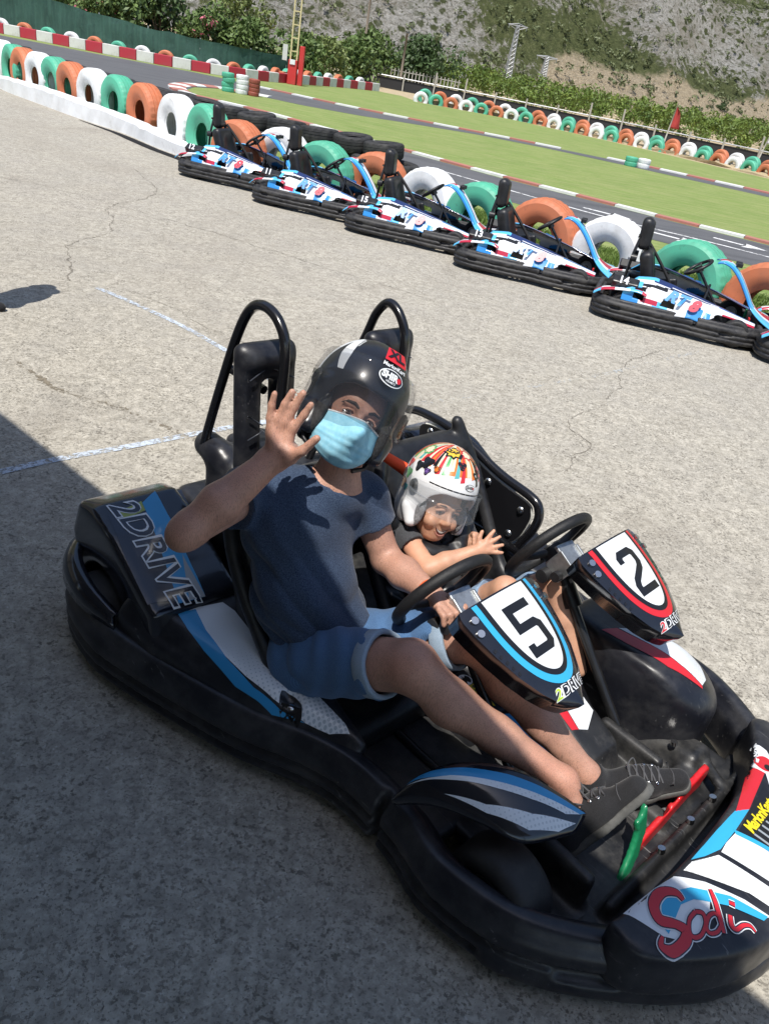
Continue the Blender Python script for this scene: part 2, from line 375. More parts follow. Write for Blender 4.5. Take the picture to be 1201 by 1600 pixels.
# --- mountain side behind the circuit
def build_hill():
    na, nr = 420, 230
    az = np.radians(np.linspace(152, 22, na)); rr = 118+np.linspace(0, 1, nr)**1.35*620
    A, RR = np.meshgrid(az, rr, indexing='ij'); X = RR*np.cos(A); Y = RR*np.sin(A)
    def fb(x, y, s, seed, oct=5, ridged=False):
        out = np.zeros(x.shape); amp = 1; tot = 0
        for o_ in range(oct):
            f = s*2**o_
            v = np.array([mnoise.noise(Vector((a*f+seed, b*f-seed*1.7, seed))) for a, b in zip(x.ravel(), y.ravel())]).reshape(x.shape)
            if ridged: v = 1-2*abs(v)
            out += v*amp; tot += amp; amp *= .52
        return out/tot
    n1 = fb(X, Y, .0055, 3.1, 3, True); n2 = fb(X, Y, .03, 7.7, 4, True); n3 = fb(X, Y, .13, 1.3, 2)
    deg = np.degrees(A)
    # foot of the slope: nearer on the left, farther behind the dry field on the right
    foot = np.interp(deg, [22, 55, 68, 78, 90, 100, 152], [225, 235, 235, 190, 160, 150, 135])
    t = np.clip(RR-foot, 0, None)
    Z = t*.46*(1+.6*n1) + np.clip(t/60, 0, 1)*(n2*12+n3*4.2) + np.clip(t/120, 0, 1)*n1*34
    Z = np.where(t <= 0, (RR-118)*.018*np.clip((84-deg)/14, 0, 1)+n3*.4, Z+(foot-118)*.018*np.clip((84-deg)/14, 0, 1)+n3*.4) - .3
    q = np.arange(na*nr).reshape(na, nr); Q = np.stack([q[:-1, :-1], q[1:, :-1], q[1:, 1:], q[:-1, 1:]], -1).reshape(-1, 4)[:, ::-1]
    me = npmesh('hillside', np.stack([X, Y, Z], -1).reshape(-1, 3), Q)
    # plant cover as the slope carries it: scrub in the gullies and on a central band, bare limestone elsewhere
    elev = np.degrees(np.arctan2(Z-2, RR))
    cover = .17+.75*n2*-.5+.45*fb(X, Y, .016, 21., 3)
    def blob(a0, e0, sa, se, amt, tilt=0):
        da = deg-a0; de = elev-e0-tilt*da; return amt*np.exp(-(da/sa)**2-(de/se)**2)
    cover += blob(86, 3.0, 5.5, 1.3, .75, .22)+blob(76, 7.6, 6, 1.3, .75, .3)+blob(80, 1.2, 7, 1.0, .5)+blob(91, 7.5, 4, 1.2, .4, .2)
    cover -= blob(97, 5, 6, 3, .35)+blob(77, 4.2, 5, 1.3, .75, .35)+blob(67, 4.5, 3, 1.2, .6, -.3)+blob(93, 2.5, 3, 1.6, .35)
    dry = np.where(t < 3, 1.0, np.clip(1-(t-3)/14, 0, 1))*np.clip((87-deg)/3, 0, 1)
    ca = me.color_attributes.new('cover', 'FLOAT_COLOR', 'POINT')
    ca.data.foreach_set('color', np.stack([cover*.5+.5, dry, np.zeros_like(dry), np.ones_like(dry)], -1).astype(np.float32).ravel())
    g = NG('hillside'); at_ = g.N.new('ShaderNodeAttribute'); at_.attribute_name = 'cover'
    sep = g.N.new('ShaderNodeSeparateColor'); g.L.new(at_.outputs['Color'], sep.inputs[0])
    f = g.noise(.42, 8, .74, dist=.4); f2 = g.noise(1.9, 6, .72); vc = g.voro(.16, vec=g.mapping((1, 1, 1.6), rot=(.5, .4, .3)), feature='DISTANCE_TO_EDGE')
    rock = g.ramp(f2, [(.28, (.30, .28, .235)), (.5, (.60, .575, .52)), (.72, (.82, .80, .77))])
    fs = g.noise(.85, 9, .8, vec=g.mapping((1, 1, 2.2), rot=(.35, .5, .2)), dist=1.2)
    rock = g.mix(g.ramp(fs, [(.40, .9), (.49, 0.0)]), rock, (.14, .13, .085)); rock = g.mix(g.ramp(fs, [(.54, 0.0), (.66, .6)]), rock, (.74, .73, .70)); rock = g.mix(g.ramp(g.noise(.09, 4, .6), [(.5, 0.0), (.62, .5)]), rock, (.33, .29, .22))
    green = g.ramp(g.noise(.9, 7, .78), [(.3, (.075, .095, .040)), (.52, (.155, .18, .075)), (.7, (.27, .28, .14))])  # greens lightened to stand in for distance haze
    grass_ = g.ramp(f2, [(.3, (.50, .40, .26)), (.55, (.70, .58, .41)), (.75, (.78, .68, .52))])
    s = g.math('ADD', sep.outputs['Red'], g.math('MULTIPLY', g.math('SUBTRACT', f, .5), 1.5)); s = g.math('ADD', s, g.math('MULTIPLY', g.math('SUBTRACT', f2, .5), .5))
    wv = g.N.new('ShaderNodeVectorMath'); wv.operation = 'ADD'; nz = g.N.new('ShaderNodeTexNoise'); nz.inputs['Scale'].default_value = .6; g.L.new(g.tc.outputs['Object'], nz.inputs['Vector'])
    sc_ = g.N.new('ShaderNodeVectorMath'); sc_.operation = 'SCALE'; sc_.inputs['Scale'].default_value = 2.2; g.L.new(nz.outputs['Color'], sc_.inputs[0]); g.L.new(g.mapping((1, .55, 1)), wv.inputs[0]); g.L.new(sc_.outputs[0], wv.inputs[1])
    dots = g.math('MULTIPLY', g.ramp(g.voro(.48, vec=wv.outputs[0]), [(.26, 1.0), (.38, 0.0)]), g.ramp(g.noise(.12, 4, .6), [(.36, .25), (.52, 1.0)]))
    dots2 = g.math('MULTIPLY', g.ramp(g.voro(1.1, vec=wv.outputs[0]), [(.20, .9), (.30, 0.0)]), g.ramp(g.noise(.25, 4, .6), [(.42, .1), (.55, 1.0)]))
    c = g.mix(g.ramp(s, [(.47, 0.0), (.56, 1.0)]), rock, green)
    c = g.mix(g.math('MULTIPLY', g.math('MAXIMUM', dots, dots2), g.ramp(sep.outputs['Green'], [(.3, 1.0), (.7, .12)])), c, g.mix(g.noise(3, 3, .5), (.075, .09, .04), (.16, .18, .08)))
    c = g.mix(g.ramp(g.math('ADD', sep.outputs['Green'], g.math('MULTIPLY', g.math('SUBTRACT', f, .5), .5)), [(.42, 0.0), (.55, 1.0)]), c, grass_)
    g.col(c); g.rough(.95); g.b.inputs['Specular IOR Level'].default_value = .1
    h = g.math('ADD', g.math('MULTIPLY', f, 2.0), g.math('ADD', f2, g.math('MULTIPLY', fs, 3.0)))
    g.nrm(g.bump(h, 1.0, .75))
    o = link('hillside', me, g.m, None, True); o['kind'] = 'structure'
    return X, Y, Z, cover, dry, deg, t
HX, HY, HZ, HC, HD, HDEG, HT = build_hill()

def leaf_cloud(centers, radii, n_per, size, seed=1, squash=1.0, shell=.55, vary=.4):
    """many small leaf-sized quads spread through lumpy crowns; returns V (N*4,3), Q"""
    r = np.random.default_rng(seed); C = np.repeat(np.array(centers, float), n_per, 0); Rd = np.repeat(np.array(radii, float), n_per)
    n = len(C); d = r.normal(size=(n, 3)); d /= np.linalg.norm(d, axis=1)[:, None]; rad = (shell+(1-shell)*r.random(n)**.6)
    P = C+d*(rad*Rd)[:, None]*np.array([1, 1, squash])
    a = r.normal(size=(n, 3)); a = a*.8+d*.5+np.array([0, 0, .3]); a /= np.linalg.norm(a, axis=1)[:, None]   # leaf normals lean outward and up
    u = np.cross(a, r.normal(size=(n, 3))); u /= np.linalg.norm(u, axis=1)[:, None]; v = np.cross(a, u)
    s = (size*(1-vary+2*vary*r.random(n)))[:, None]
    V = np.stack([P-u*s, P-v*s*.45, P+u*s, P+v*s*.45], 1).reshape(-1, 3); Q = np.arange(n*4).reshape(n, 4)
    return V, Q
def blob_tree(name, loc, h, w, leafmat, barkmat, seed, label, cat='tree', group=None, lumps=26, n_per=70, leaf=.09, trunk=.32, base=.28, shape=1.0, flowers=None):
    r = random.Random(seed); root = empty(name, loc); tag(root, label, cat, group)
    cs, rd = [], []
    for k in range(lumps):
        a = r.random()*2*PI; q = r.random()**.5; zz = base+(1-base)*r.random()
        prof = math.sin(PI*min(1, max(0, (zz-base)/(1-base)))*.82+.35)*shape
        cs.append((math.cos(a)*q*w*.42*prof, math.sin(a)*q*w*.42*prof, zz*h*.93)); rd.append(w*(.13+.12*r.random()))
    V, Q = leaf_cloud(cs, rd, n_per, leaf, seed, .85)
    V[:, 2] = np.maximum(V[:, 2], .05); cr = link('crown', npmesh('crown', V, Q), leafmat, root)
    if trunk:
        mb = MB(); mb.tube([(0, 0, 0), (.03*h, .02*h, h*base*.8), (.01*h, 0, h*.55)], [.04*h*trunk*2, .03*h*trunk*2, .012*h], 8)
        for k in range(5):
            c = cs[r.randrange(len(cs))]; mb.tube([(.02*h, .01*h, h*base*.75), (c[0]*.5, c[1]*.5, (h*base+c[2])*.5), c], [.018*h, .011*h, .004*h], 6)
        mb.build('trunk', barkmat, root, True)
    if flowers:
        V, Q = leaf_cloud([c for c in cs if c[2] > h*.55] or cs, [x*1.08 for c, x in zip(cs, rd) if c[2] > h*.55] or rd, 12, leaf*.8, seed+5, .85, .9)
        link('blossom', npmesh('blossom', V, Q), flowers, root)
    return root
BARK = mat('bark', (.16, .12, .085), .9, .2, var=.3, vscale=8)
LF_D = m_leaf('leaf_dark', (.028, .052, .016), (.06, .10, .032), (.12, .175, .065), 1.2)
LF_M = m_leaf('leaf_mid', (.055, .09, .024), (.11, .165, .045), (.20, .26, .09), 1.2)
LF_L = m_leaf('leaf_light', (.09, .12, .035), (.17, .21, .065), (.28, .31, .13), 1.4)
LF_O = m_leaf('leaf_orange_tree', (.045, .082, .014), (.12, .175, .03), (.25, .30, .055), .7)
LF_G = m_leaf('leaf_scrub', (.07, .09, .04), (.14, .165, .075), (.23, .25, .12), .5)  # scrub colour lightened too, in place of haze over the slope
PINK = mat('oleander_bloom', (.62, .16, .22), .6, .3, var=.3)

# --- orange orchard: unbroken mass of low round trees behind the circuit
def orchard():
    r = random.Random(5); cs, rd = [], []
    rows = [((-9, 61.5), (30, 59.5)), ((-10, 66), (34, 64)), ((-11, 71), (38, 69)), ((-12, 76.5), (42, 74)), ((-12, 83), (48, 80)), ((-12, 90), (52, 87)), ((-12, 98), (56, 95))]
    for k, ((x0, y0), (x1, y1)) in enumerate(rows):
        L_ = x1-x0; n = int(L_/2.6)
        for i in range(n+1):
            x = x0+L_*i/n+r.uniform(-.4, .4); y = y0+(y1-y0)*i/n+r.uniform(-.4, .4); h = r.uniform(1.9, 2.5)+k*.02
            for j in range(9):
                a = r.random()*2*PI; q = r.random()**.5*1.1
                cs.append((x+math.cos(a)*q, y+math.sin(a)*q, .5+r.random()*(h-.9))); rd.append(r.uniform(.35, .65))
    V, Q = leaf_cloud(cs, rd, 46, .13, 9, .9); V[:, 2] = np.maximum(V[:, 2], .02)
    o = link('orchard', npmesh('orchard', V, Q), LF_O); tag(o, 'low green orange orchard in unbroken rows behind the far fence', 'orchard', kind='stuff')
orchard()
def scrub():
    r = np.random.default_rng(4); idx = np.argwhere((HT > 3) & (HT < 260) & (HDEG > 40) & (HDEG < 135)); cs, rd = [], []
    w = HC[idx[:, 0], idx[:, 1]]; rad = np.hypot(HX, HY)[idx[:, 0], idx[:, 1]]
    p = np.clip(w+.45, .15, 1.0)*rad/200; p /= p.sum()
    sel = idx[r.choice(len(idx), 14000, p=p)]
    for i, j in sel:
        s = r.uniform(.35, 1.0)*(1+.8*(r.random() < .15)); cs.append((HX[i, j]+r.normal(0, 1), HY[i, j]+r.normal(0, 1), HZ[i, j]+s*.35)); rd.append(s)
    V, Q = leaf_cloud(cs, rd, 20, .34, 5, .7)
    o = link('scrub', npmesh('scrub', V, Q), LF_G); tag(o, 'dark green scrub bushes dotted over the rocky mountainside', 'scrub', kind='stuff')
    m = (HD > .8) & (HT < 12) & (HDEG > 50) & (HDEG < 84); idx = np.argwhere(m); sel = idx[r.choice(len(idx), 34)]
    return [(HX[i, j], HY[i, j], HZ[i, j]) for i, j in sel]
fieldspots = scrub()
proto = None
for k, (x, y, z) in enumerate(fieldspots):
    s = rng.uniform(1.2, 2.9)
    if proto is None:
        proto = blob_tree('field_bush', (x, y, z-.1), 2.0, 2.6, LF_D, BARK, 77, 'round dark bush standing in the dry field below the mountain', 'bush', 'bushes in the dry field', 9, 90, .16, 0, .1); b = proto
    else: b = dup_tree(proto); b.location = (x, y, z-.1)
    b.scale = (s/2, s/2, s/2.2)

# --- hedge trees behind the green windbreak fence, upper left
hedge = [(-27.5, 47, 3.2, 4.5, LF_M), (-24.5, 46.6, 2.9, 4, LF_L), (-22, 46, 2.6, 3.2, LF_L), (-19.6, 45.6, 2.6, 3.4, LF_M), (-17.2, 44.4, 2.9, 3.2, LF_M), (-15.9, 45.0, 3.7, 3.6, LF_D), (-13.2, 44.6, 2.4, 3.6, LF_M), (-11.2, 45.3, 2.0, 3.2, LF_M), (-9.4, 47.4, 2.1, 3.4, LF_M), (-8.6, 50.5, 2.1, 3.4, LF_L), (-7.0, 54.5, 2.2, 3.6, LF_M), (-24, 52, 4.4, 6, LF_D), (-20, 51, 4.2, 5, LF_M), (-13.5, 52, 3.6, 5, LF_L), (-31, 46, 4.0, 5, LF_D)]
hl = ['broad mid green bush at the far left end behind the green fence', 'pale bush second from the left behind the green fence', 'low pale shrub beside the pink oleander behind the fence', 'mid green shrub just right of the pink oleander', 'leafy shrub crowding the left side of the tall dark tree', 'tallest dark leafy tree leaning over the green fence', 'mid green bush just right of the tall dark tree by the fence', 'low dark bush by the right end of the green fence', 'bushy tree left of the red and yellow mast', 'pale green tree right behind the red and yellow mast', 'mid green tree right of the red and yellow mast', 'big dark tree far behind the oleander', 'tall mid green tree far behind the fence', 'pale tree in the back row behind the fence', 'large dark tree outside the left edge of the fence']
for k, (x, y, h, w, m) in enumerate(hedge):
    blob_tree('hedge_tree', (x, y, 0), h, w, m, BARK, 100+k, hl[k], 'tree', None, 24, 95, .15, .3, .12)
blob_tree('oleander', (-21.3, 44.4, 0), 2.75, 2.6, LF_M, BARK, 140, 'oleander with pink blossom left of the tall tree behind the green fence', 'bush', None, 16, 70, .12, 0, .2, flowers=PINK)
blob_tree('oleander', (-18.9, 44.2, 0), 2.5, 2.6, LF_M, BARK, 141, 'lower oleander with pink blossom beside the taller one', 'bush', None, 16, 70, .12, 0, .2, flowers=PINK)
blob_tree('oleander', (-12.9, 43.3, 0), 2.3, 1.3, LF_M, BARK, 142, 'small oleander with red pink blossom at the fence top near its right end', 'bush', None, 10, 60, .12, 0, .3, flowers=PINK)
blob_tree('shade_tree', (-3.1, 60.5, 0), 2.9, 5.2, LF_D, BARK, 150, 'dark round headed tree with bare trunk by the pale gate', 'tree', None, 34, 110, .15, .34, .42)
blob_tree('shade_tree', (-6.6, 58.5, 0), 2.7, 4.2, LF_M, BARK, 151, 'leafy tree between the mast and the dark round tree', 'tree', None, 28, 110, .15, .3, .35)
# ================================================================== TYRES, KERBS, FENCES
WP = m_paint('white_tyre_paint', (.78, .79, .79), (.40, .39, .37), .6, 14, .6, (.33, .30, .26), .5)
GP = m_paint('green_tyre_paint', (.085, .42, .27), (.05, .15, .11), .55, 14, .55, (.12, .2, .15), .35)
OP = m_paint('orange_tyre_paint', (.55, .17, .075), (.22, .08, .05), .55, 14, .6, (.28, .14, .09), .4)
DKRED = m_paint('dark_red_tyre_paint', (.30, .07, .045), (.15, .06, .05), .5, 14, .6)
RUB = mat('black_rubber', (.022, .022, .024), .72, .4, var=.35, vscale=9, bump=.3, bscale=60, dust=(.10, .095, .085), dustamt=.45, dscale=5)
WALLP = m_paint('whitewashed_concrete', (.74, .75, .76), (.36, .35, .33), .55, 7, .85, (.38, .35, .3), .35)
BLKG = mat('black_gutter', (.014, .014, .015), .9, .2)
def tyre_mesh(Ro=.5, Ri=.26, W=.30, n=72, tread=True):
    w = W/2; H = Ro-Ri
    prof = [(Ri+.005, -w*.50), (Ri-.005, -w*.62), (Ri+.02, -w*.74), (Ri+.05*H, -w*.74), (Ri+H*.16, -w*.86), (Ri+H*.34, -w*.98), (Ri+H*.55, -w*1.0), (Ri+H*.74, -w*.95), (Ri+H*.80, -w*.945), (Ri+H*.83, -w*.90), (Ri+H*.92, -w*.82), (Ri+H*.975, -w*.66),
            (Ri+H*.99, -w*.42), (Ri+H*.955, -w*.40), (Ri+H*.955, -w*.36), (Ri+H*.995, -w*.34), (Ri+H*1.0, -w*.06), (Ri+H*.955, -w*.04)]
    prof = prof+[(r_, -z_) for r_, z_ in reversed(prof)]
    inner = [(Ri+.02, w*.45), (Ri+H*.55, w*.78), (Ri+H*.8, w*.62), (Ri+H*.86, 0), (Ri+H*.8, -w*.62), (Ri+H*.55, -w*.78), (Ri+.02, -w*.45)]
    m = len(prof)
    def mod(k, j):
        if tread and j < m and prof[j][0] > Ri+H*.86 and prof[j][0] > Ri+H*.93 and k % 3 == 0: return .958 if abs(prof[j][1]) > w*.45 else .99
        return 1
    mb = MB(); mb.lathe(prof+inner, n, None, 0, True, mod)
    return pymesh('painted_tyre', mb.v, mb.f)
TYM = {}
def tyre(name, mt, loc, rz, lab, cat='tyre', group=None, s=1.0, flat=False, tilt=0, key='big', parent=None, spin=0):
    k = (mt.name, key)
    if k not in TYM:
        me = {'big': lambda: tyre_mesh(.5, .215, .37, 90), 'far': lambda: tyre_mesh(.5, .23, .36, 30, False), 'flat': lambda: tyre_mesh(.36, .20, .26, 48)}[key]()
        me.polygons.foreach_set('use_smooth', [True]*len(me.polygons)); me.materials.append(mt)
        if key == 'flat' or key == 'big': me.set_sharp_from_angle(angle=R(40))
        TYM[k] = me
    o = bpy.data.objects.new(name, TYM[k]); COL.objects.link(o)
    M = Matrix.Translation(loc) @ Matrix.Rotation(rz, 4, 'Z')
    if not flat: M = M @ Matrix.Rotation(PI/2+tilt, 4, 'X')
    else: M = M @ Matrix.Rotation(tilt, 4, 'X')
    o.matrix_world = M @ Matrix.Rotation(spin, 4, 'Z') @ Matrix.Scale(s, 4)
    if parent is not None: o.parent = parent
    if lab: tag(o, lab, cat, group)
    return o
# front row, half buried, apex positions read along the edge of the pit lane
TY = [(-10.6, 19.7, WP), (-9.95, 19.0, GP), (-9.5, 18.55, OP), (-8.92, 18.05, WP), (-8.35, 17.6, GP), (-7.78, 17.1, OP), (-7.10, 16.55, WP), (-6.42, 16.05, GP), (-5.66, 15.4, OP), (-4.74, 14.42, WP), (-4.0, 13.72, GP), (-3.30, 13.02, OP), (-2.62, 13.1, WP), (-1.84, 12.35, GP), (-1.02, 12.3, OP), (-.22, 11.6, WP), (.52, 11.1, GP), (1.33, 10.57, OP), (2.15, 10.13, WP), (2.98, 9.47, GP), (3.72, 8.85, OP), (4.5, 8.2, WP), (5.3, 7.55, GP)]
# keep spacing even along the left part of the row
col_ = {WP.name: 'white', GP.name: 'green', OP.name: 'orange'}
where = ['at the far left end of the row', 'second from the far left end of the row', 'first orange one from the left in the curved row', 'third from the left end of the white wall', 'near the left end of the white wall', 'second orange one from the left on the white wall', 'second white one from the left, well clear of the karts', 'on the white wall, third from the karts',
 'third orange one from the left, on the white wall', 'last white one on the wall left of the parked karts', 'last one before the leftmost parked kart', 'directly behind the head support of the leftmost parked kart', 'behind the steering wheel of the leftmost parked kart', 'between the leftmost and second parked karts', 'behind the nose of the second parked kart', 'behind the seat of the middle parked kart', 'behind the nose of the middle parked kart', 'behind the seat of the kart numbered 13', 'biggest looking, between karts 13 and 14', 'behind the seat of the kart numbered 14', 'cut by the right edge of the photo', 'outside the right edge of the photo', 'outside the right edge of the photo']
for k, (x, y, m) in enumerate(TY):
    a = TY[max(0, k-1)]; b = TY[min(len(TY)-1, k+1)]; rz = math.atan2(b[1]-a[1], b[0]-a[0])+rng.uniform(-.05, .05)
    if k < 12: rz = rz*.6+(-.75)*.4
    zc = .26+rng.uniform(-.01, .012) if k > 10 else .34
    tyre('painted_tyre', m, (x, y, zc), rz, 'half buried %s truck tyre %s' % (col_[m.name], where[k]), 'tyre', 'painted truck tyres along the pit lane', .99, key='big', tilt=rng.uniform(-.03, .05), spin=rng.random()*6)
# low whitewashed wall under the left part of the row
WB = [(-9.95, 18.35), (-9.2, 17.6), (-8.40, 16.95), (-6.91, 15.75), (-5.75, 14.95), (-4.85, 14.05), (-4.05, 13.4), (-3.75, 13.15)]
def wall_strip(name, path, w, h, m, z0=0.0, lab=None, cat=None, seg=.5, jag=.012, seed=3):
    P = resample(catmull([(*p, 0) for p in path], 6), seg)[:, :2]; n = len(P); r = np.random.default_rng(seed)
    T = np.gradient(P, axis=0); T /= np.linalg.norm(T, axis=1)[:, None]; N = np.stack([-T[:, 1], T[:, 0]], 1)
    hh = np.full(n, h) if not hasattr(h, '__len__') else np.interp(np.linspace(0, 1, n), np.linspace(0, 1, len(h)), h)
    V = []
    for s_, zf in ((-.5, 0), (-.5, .94), (-.42, 1), (.42, 1), (.5, .94), (.5, 0)):
        for i in range(n):
            p = P[i]+N[i]*(s_*w+r.normal(0, jag)*(zf > 0)); V.append((p[0], p[1], z0+hh[i]*zf+(r.normal(0, jag) if zf > 0 else 0)))
    F = [(j*n+i, (j+1)*n+i, (j+1)*n+i+1, j*n+i+1) for j in range(5) for i in range(n-1)]
    F += [tuple(j*n for j in range(6)), tuple(j*n+n-1 for j in reversed(range(6)))]
    o = link(name, pymesh(name, V, F), m)
    if lab: tag(o, lab, cat)
    return o
wall_strip('low_wall', WB, .34, [.22, .27, .30, .30, .28, .24, .20, .16], WALLP, 0, 'low whitewashed concrete wall under the left part of the tyre row', 'wall', .22, .008)
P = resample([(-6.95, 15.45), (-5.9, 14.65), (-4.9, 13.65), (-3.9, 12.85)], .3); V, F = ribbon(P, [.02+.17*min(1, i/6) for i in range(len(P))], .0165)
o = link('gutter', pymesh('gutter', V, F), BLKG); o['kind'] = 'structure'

# black tyre wall beyond, two high, smoothed into a dark band at its far end
BT = [(-1.02, 15.95), (-1.80, 16.15), (-2.60, 16.35), (-3.40, 16.6), (-4.2, 16.9), (-5.0, 17.35), (-5.75, 17.9), (-6.5, 18.55), (-7.2, 19.2), (-7.9, 19.9), (-8.6, 20.6), (-9.3, 21.35), (-10.0, 22.15), (-10.7, 23.0), (-11.4, 23.9), (-12.1, 24.9), (-12.8, 25.9), (-13.5, 26.9), (-14.3, 27.9), (-15.2, 28.8), (-16.2, 29.6)]
BT = [tuple(p) for p in resample([(-1.28, 15.85), (-1.8, 16.15), (-2.6, 16.35), (-3.4, 16.6), (-4.2, 16.95), (-4.81, 17.31), (-5.88, 17.85), (-7.16, 18.7), (-8.33, 19.5), (-9.58, 20.6), (-10.91, 21.75), (-11.91, 22.82), (-12.63, 23.35), (-14.5, 25.2)], .70)]
for k, (x, y) in enumerate(BT):
    if k == 0: g_lab = ['upper black tyre at the right end of the black tyre wall', 'lower black tyre at the right end of the black tyre wall']
    else: g_lab = ['%s black tyre from the right in the %s layer of the black tyre wall' % (ordinal(k+1), w_) for w_ in ('top', 'bottom')]
    if k > 0 or True:
        tyre('black_tyre', RUB, (x+.34, y-.1, .145), rng.random()*6, g_lab[1], 'tyre', 'black tyres stacked beside the track', 1.08, True, rng.uniform(-.05, .05), 'flat')
    tyre('black_tyre', RUB, (x, y, .425), rng.random()*6, g_lab[0], 'tyre', 'black tyres stacked beside the track', 1.08, True, rng.uniform(-.12, .12), 'flat')

def stack(name, x, y, m, n, lab, group, s=1.0, h=.245):
    root = empty(name, (x, y, 0)); tag(root, lab, 'tyre stack', group)
    for i in range(n):
        o = tyre('tyre', m, (rng.uniform(-.02, .02), rng.uniform(-.02, .02), .13*s+i*h*s), rng.random()*6, None, flat=True, key='flat', s=s, tilt=rng.uniform(-.03, .03)); o.parent = root
    return root
stack('tyre_stack', -10.05, 16.9, GP, 3, 'stack of three green tyres standing on the pit lane at the left edge', 'stacked tyres', .98)
stack('tyre_stack', -7.85, 29.0, GP, 4, 'stack of green tyres on the grass island, left of a white stack', 'stacked tyres', .58)
stack('tyre_stack', -7.40, 29.1, WP, 4, 'stack of white tyres between green and dark red stacks on the grass island', 'stacked tyres', .58)
stack('tyre_stack', -7.0, 29.2, DKRED, 4, 'stack of dark red tyres on the grass island, right of the white stack', 'stacked tyres', .52)
stack('tyre_stack', 6.1, 29.6, GP, 2, 'pair of green tyres beside the red and white kerb on the lawn', 'stacked tyres', .60)
stack('tyre_stack', 6.55, 29.75, WP, 2, 'pair of white tyres just right of the green pair on the lawn', 'stacked tyres', .60)
stack('tyre_stack', -8.5, 41.0, OP, 3, 'small stack of orange tyres left of the red mast foot', 'stacked tyres', .6)

# far double row of painted tyres beyond the lawn
FR = catmull([(-2.2, 46.6), (0, 47.0), (2.2, 46.9), (4.2, 46.2), (6.4, 44.7), (8.6, 43.2), (10.6, 41.6), (12.4, 39.6), (14.2, 37.4), (16.2, 34.8)], 8)
FP = resample([p for p in FR], .84); cyc = [WP, GP, OP]
mound_b = []
for i, (x, y) in enumerate(FP):
    a = FP[max(0, i-1)]; b = FP[min(len(FP)-1, i+1)]; t = np.array(b)-np.array(a); t /= np.linalg.norm(t); nrm = np.array([-t[1], t[0]]); rz = math.atan2(t[1], t[0])
    m = cyc[i % 3]; c = col_[m.name]
    tyre('painted_tyre', m, (x, y, .12), rz, '%s %s tyre from the left in the front line of the far double row' % (ordinal(i//3+1), c), 'tyre', 'far double row of painted tyres', .80, key='far', spin=rng.random()*6)
    m2 = cyc[(i+1) % 3]; p = np.array([x, y])+nrm*.9+t*.35
    tyre('painted_tyre', m2, (p[0], p[1], .26), rz, '%s %s tyre from the left in the back line of the far double row' % (ordinal((i+1)//3+(0 if (i+1) % 3 == 0 else 1) if (i+1) % 3 else (i+1)//3), col_[m2.name]), 'tyre', 'far double row of painted tyres', .80, key='far', spin=rng.random()*6)
    if i % 6 in (3, 4): tyre('painted_tyre', m2, (p[0]-nrm[0]*.05+t[0]*.5, p[1]-nrm[1]*.05, .86), rz, 'small %s tyre piled on top of the far double tyre row' % col_[m2.name], 'tyre', 'far double row of painted tyres', .62, key='far') if False else None
bank = [(float(p[0]), float(p[1])+1.0) for p in FP[::3]]
wall_strip('earth_bank', bank, 1.7, .16, EARTH, -.02, None, None, 1.0, .05)['kind'] = 'structure'

# striped red and white barrier with tyre tops behind it
RS = m_paint('barrier_red', (.42, .025, .045), (.3, .12, .12), .4, 5, .6, (.2, .1, .1), .3); WS = m_paint('barrier_white', (.62, .61, .58), (.36, .34, .32), .5, 5, .7, (.3, .27, .23), .45)
BPATH = catmull([(-34, 38.4), (-28, 38.4), (-20, 37.6), (-15, 36.9), (-12.3, 36.7), (-10, 37.4), (-8.8, 39.4), (-7.9, 42.2), (-7.2, 44.6), (-6.2, 47.4), (-4.9, 50.2)], 10)
bar = empty('striped_barrier', (-12, 37, 0)); tag(bar, 'low barrier wall painted in red and white blocks along the far side of the track', 'barrier')
BP = resample(BPATH, .78)
for i in range(len(BP)-1):
    a, b = BP[i], BP[i+1]; c = (a+b)/2; d = b-a; L_ = np.linalg.norm(d); rot = Matrix.Rotation(math.atan2(d[1], d[0]), 3, 'Z')
    mb = MB(); mb.box((0, 0, .2), (L_/2-.01, .12, .2), rot); o = mb.build('barrier_block', RS if i % 2 else WS, bar, bevel=.02); o.location = (c[0]+12, c[1]-37, 0)
TB = resample(BPATH, 1.12)
for i in range(1, len(TB)-1):
    a, b = TB[i-1], TB[i+1]; t = (b-a)/np.linalg.norm(b-a); n_ = np.array([-t[1], t[0]]); p = TB[i]+n_*.55; m = cyc[(i*2) % 3]
    tyre('painted_tyre', m, (p[0], p[1], .20), math.atan2(t[1], t[0]), '%s tyre top from the right end peeking over the striped barrier, painted %s' % (ordinal(len(TB)-1-i).capitalize(), col_[m.name]), 'tyre', 'painted tyres behind the striped barrier', .74, key='far', spin=rng.random()*6)

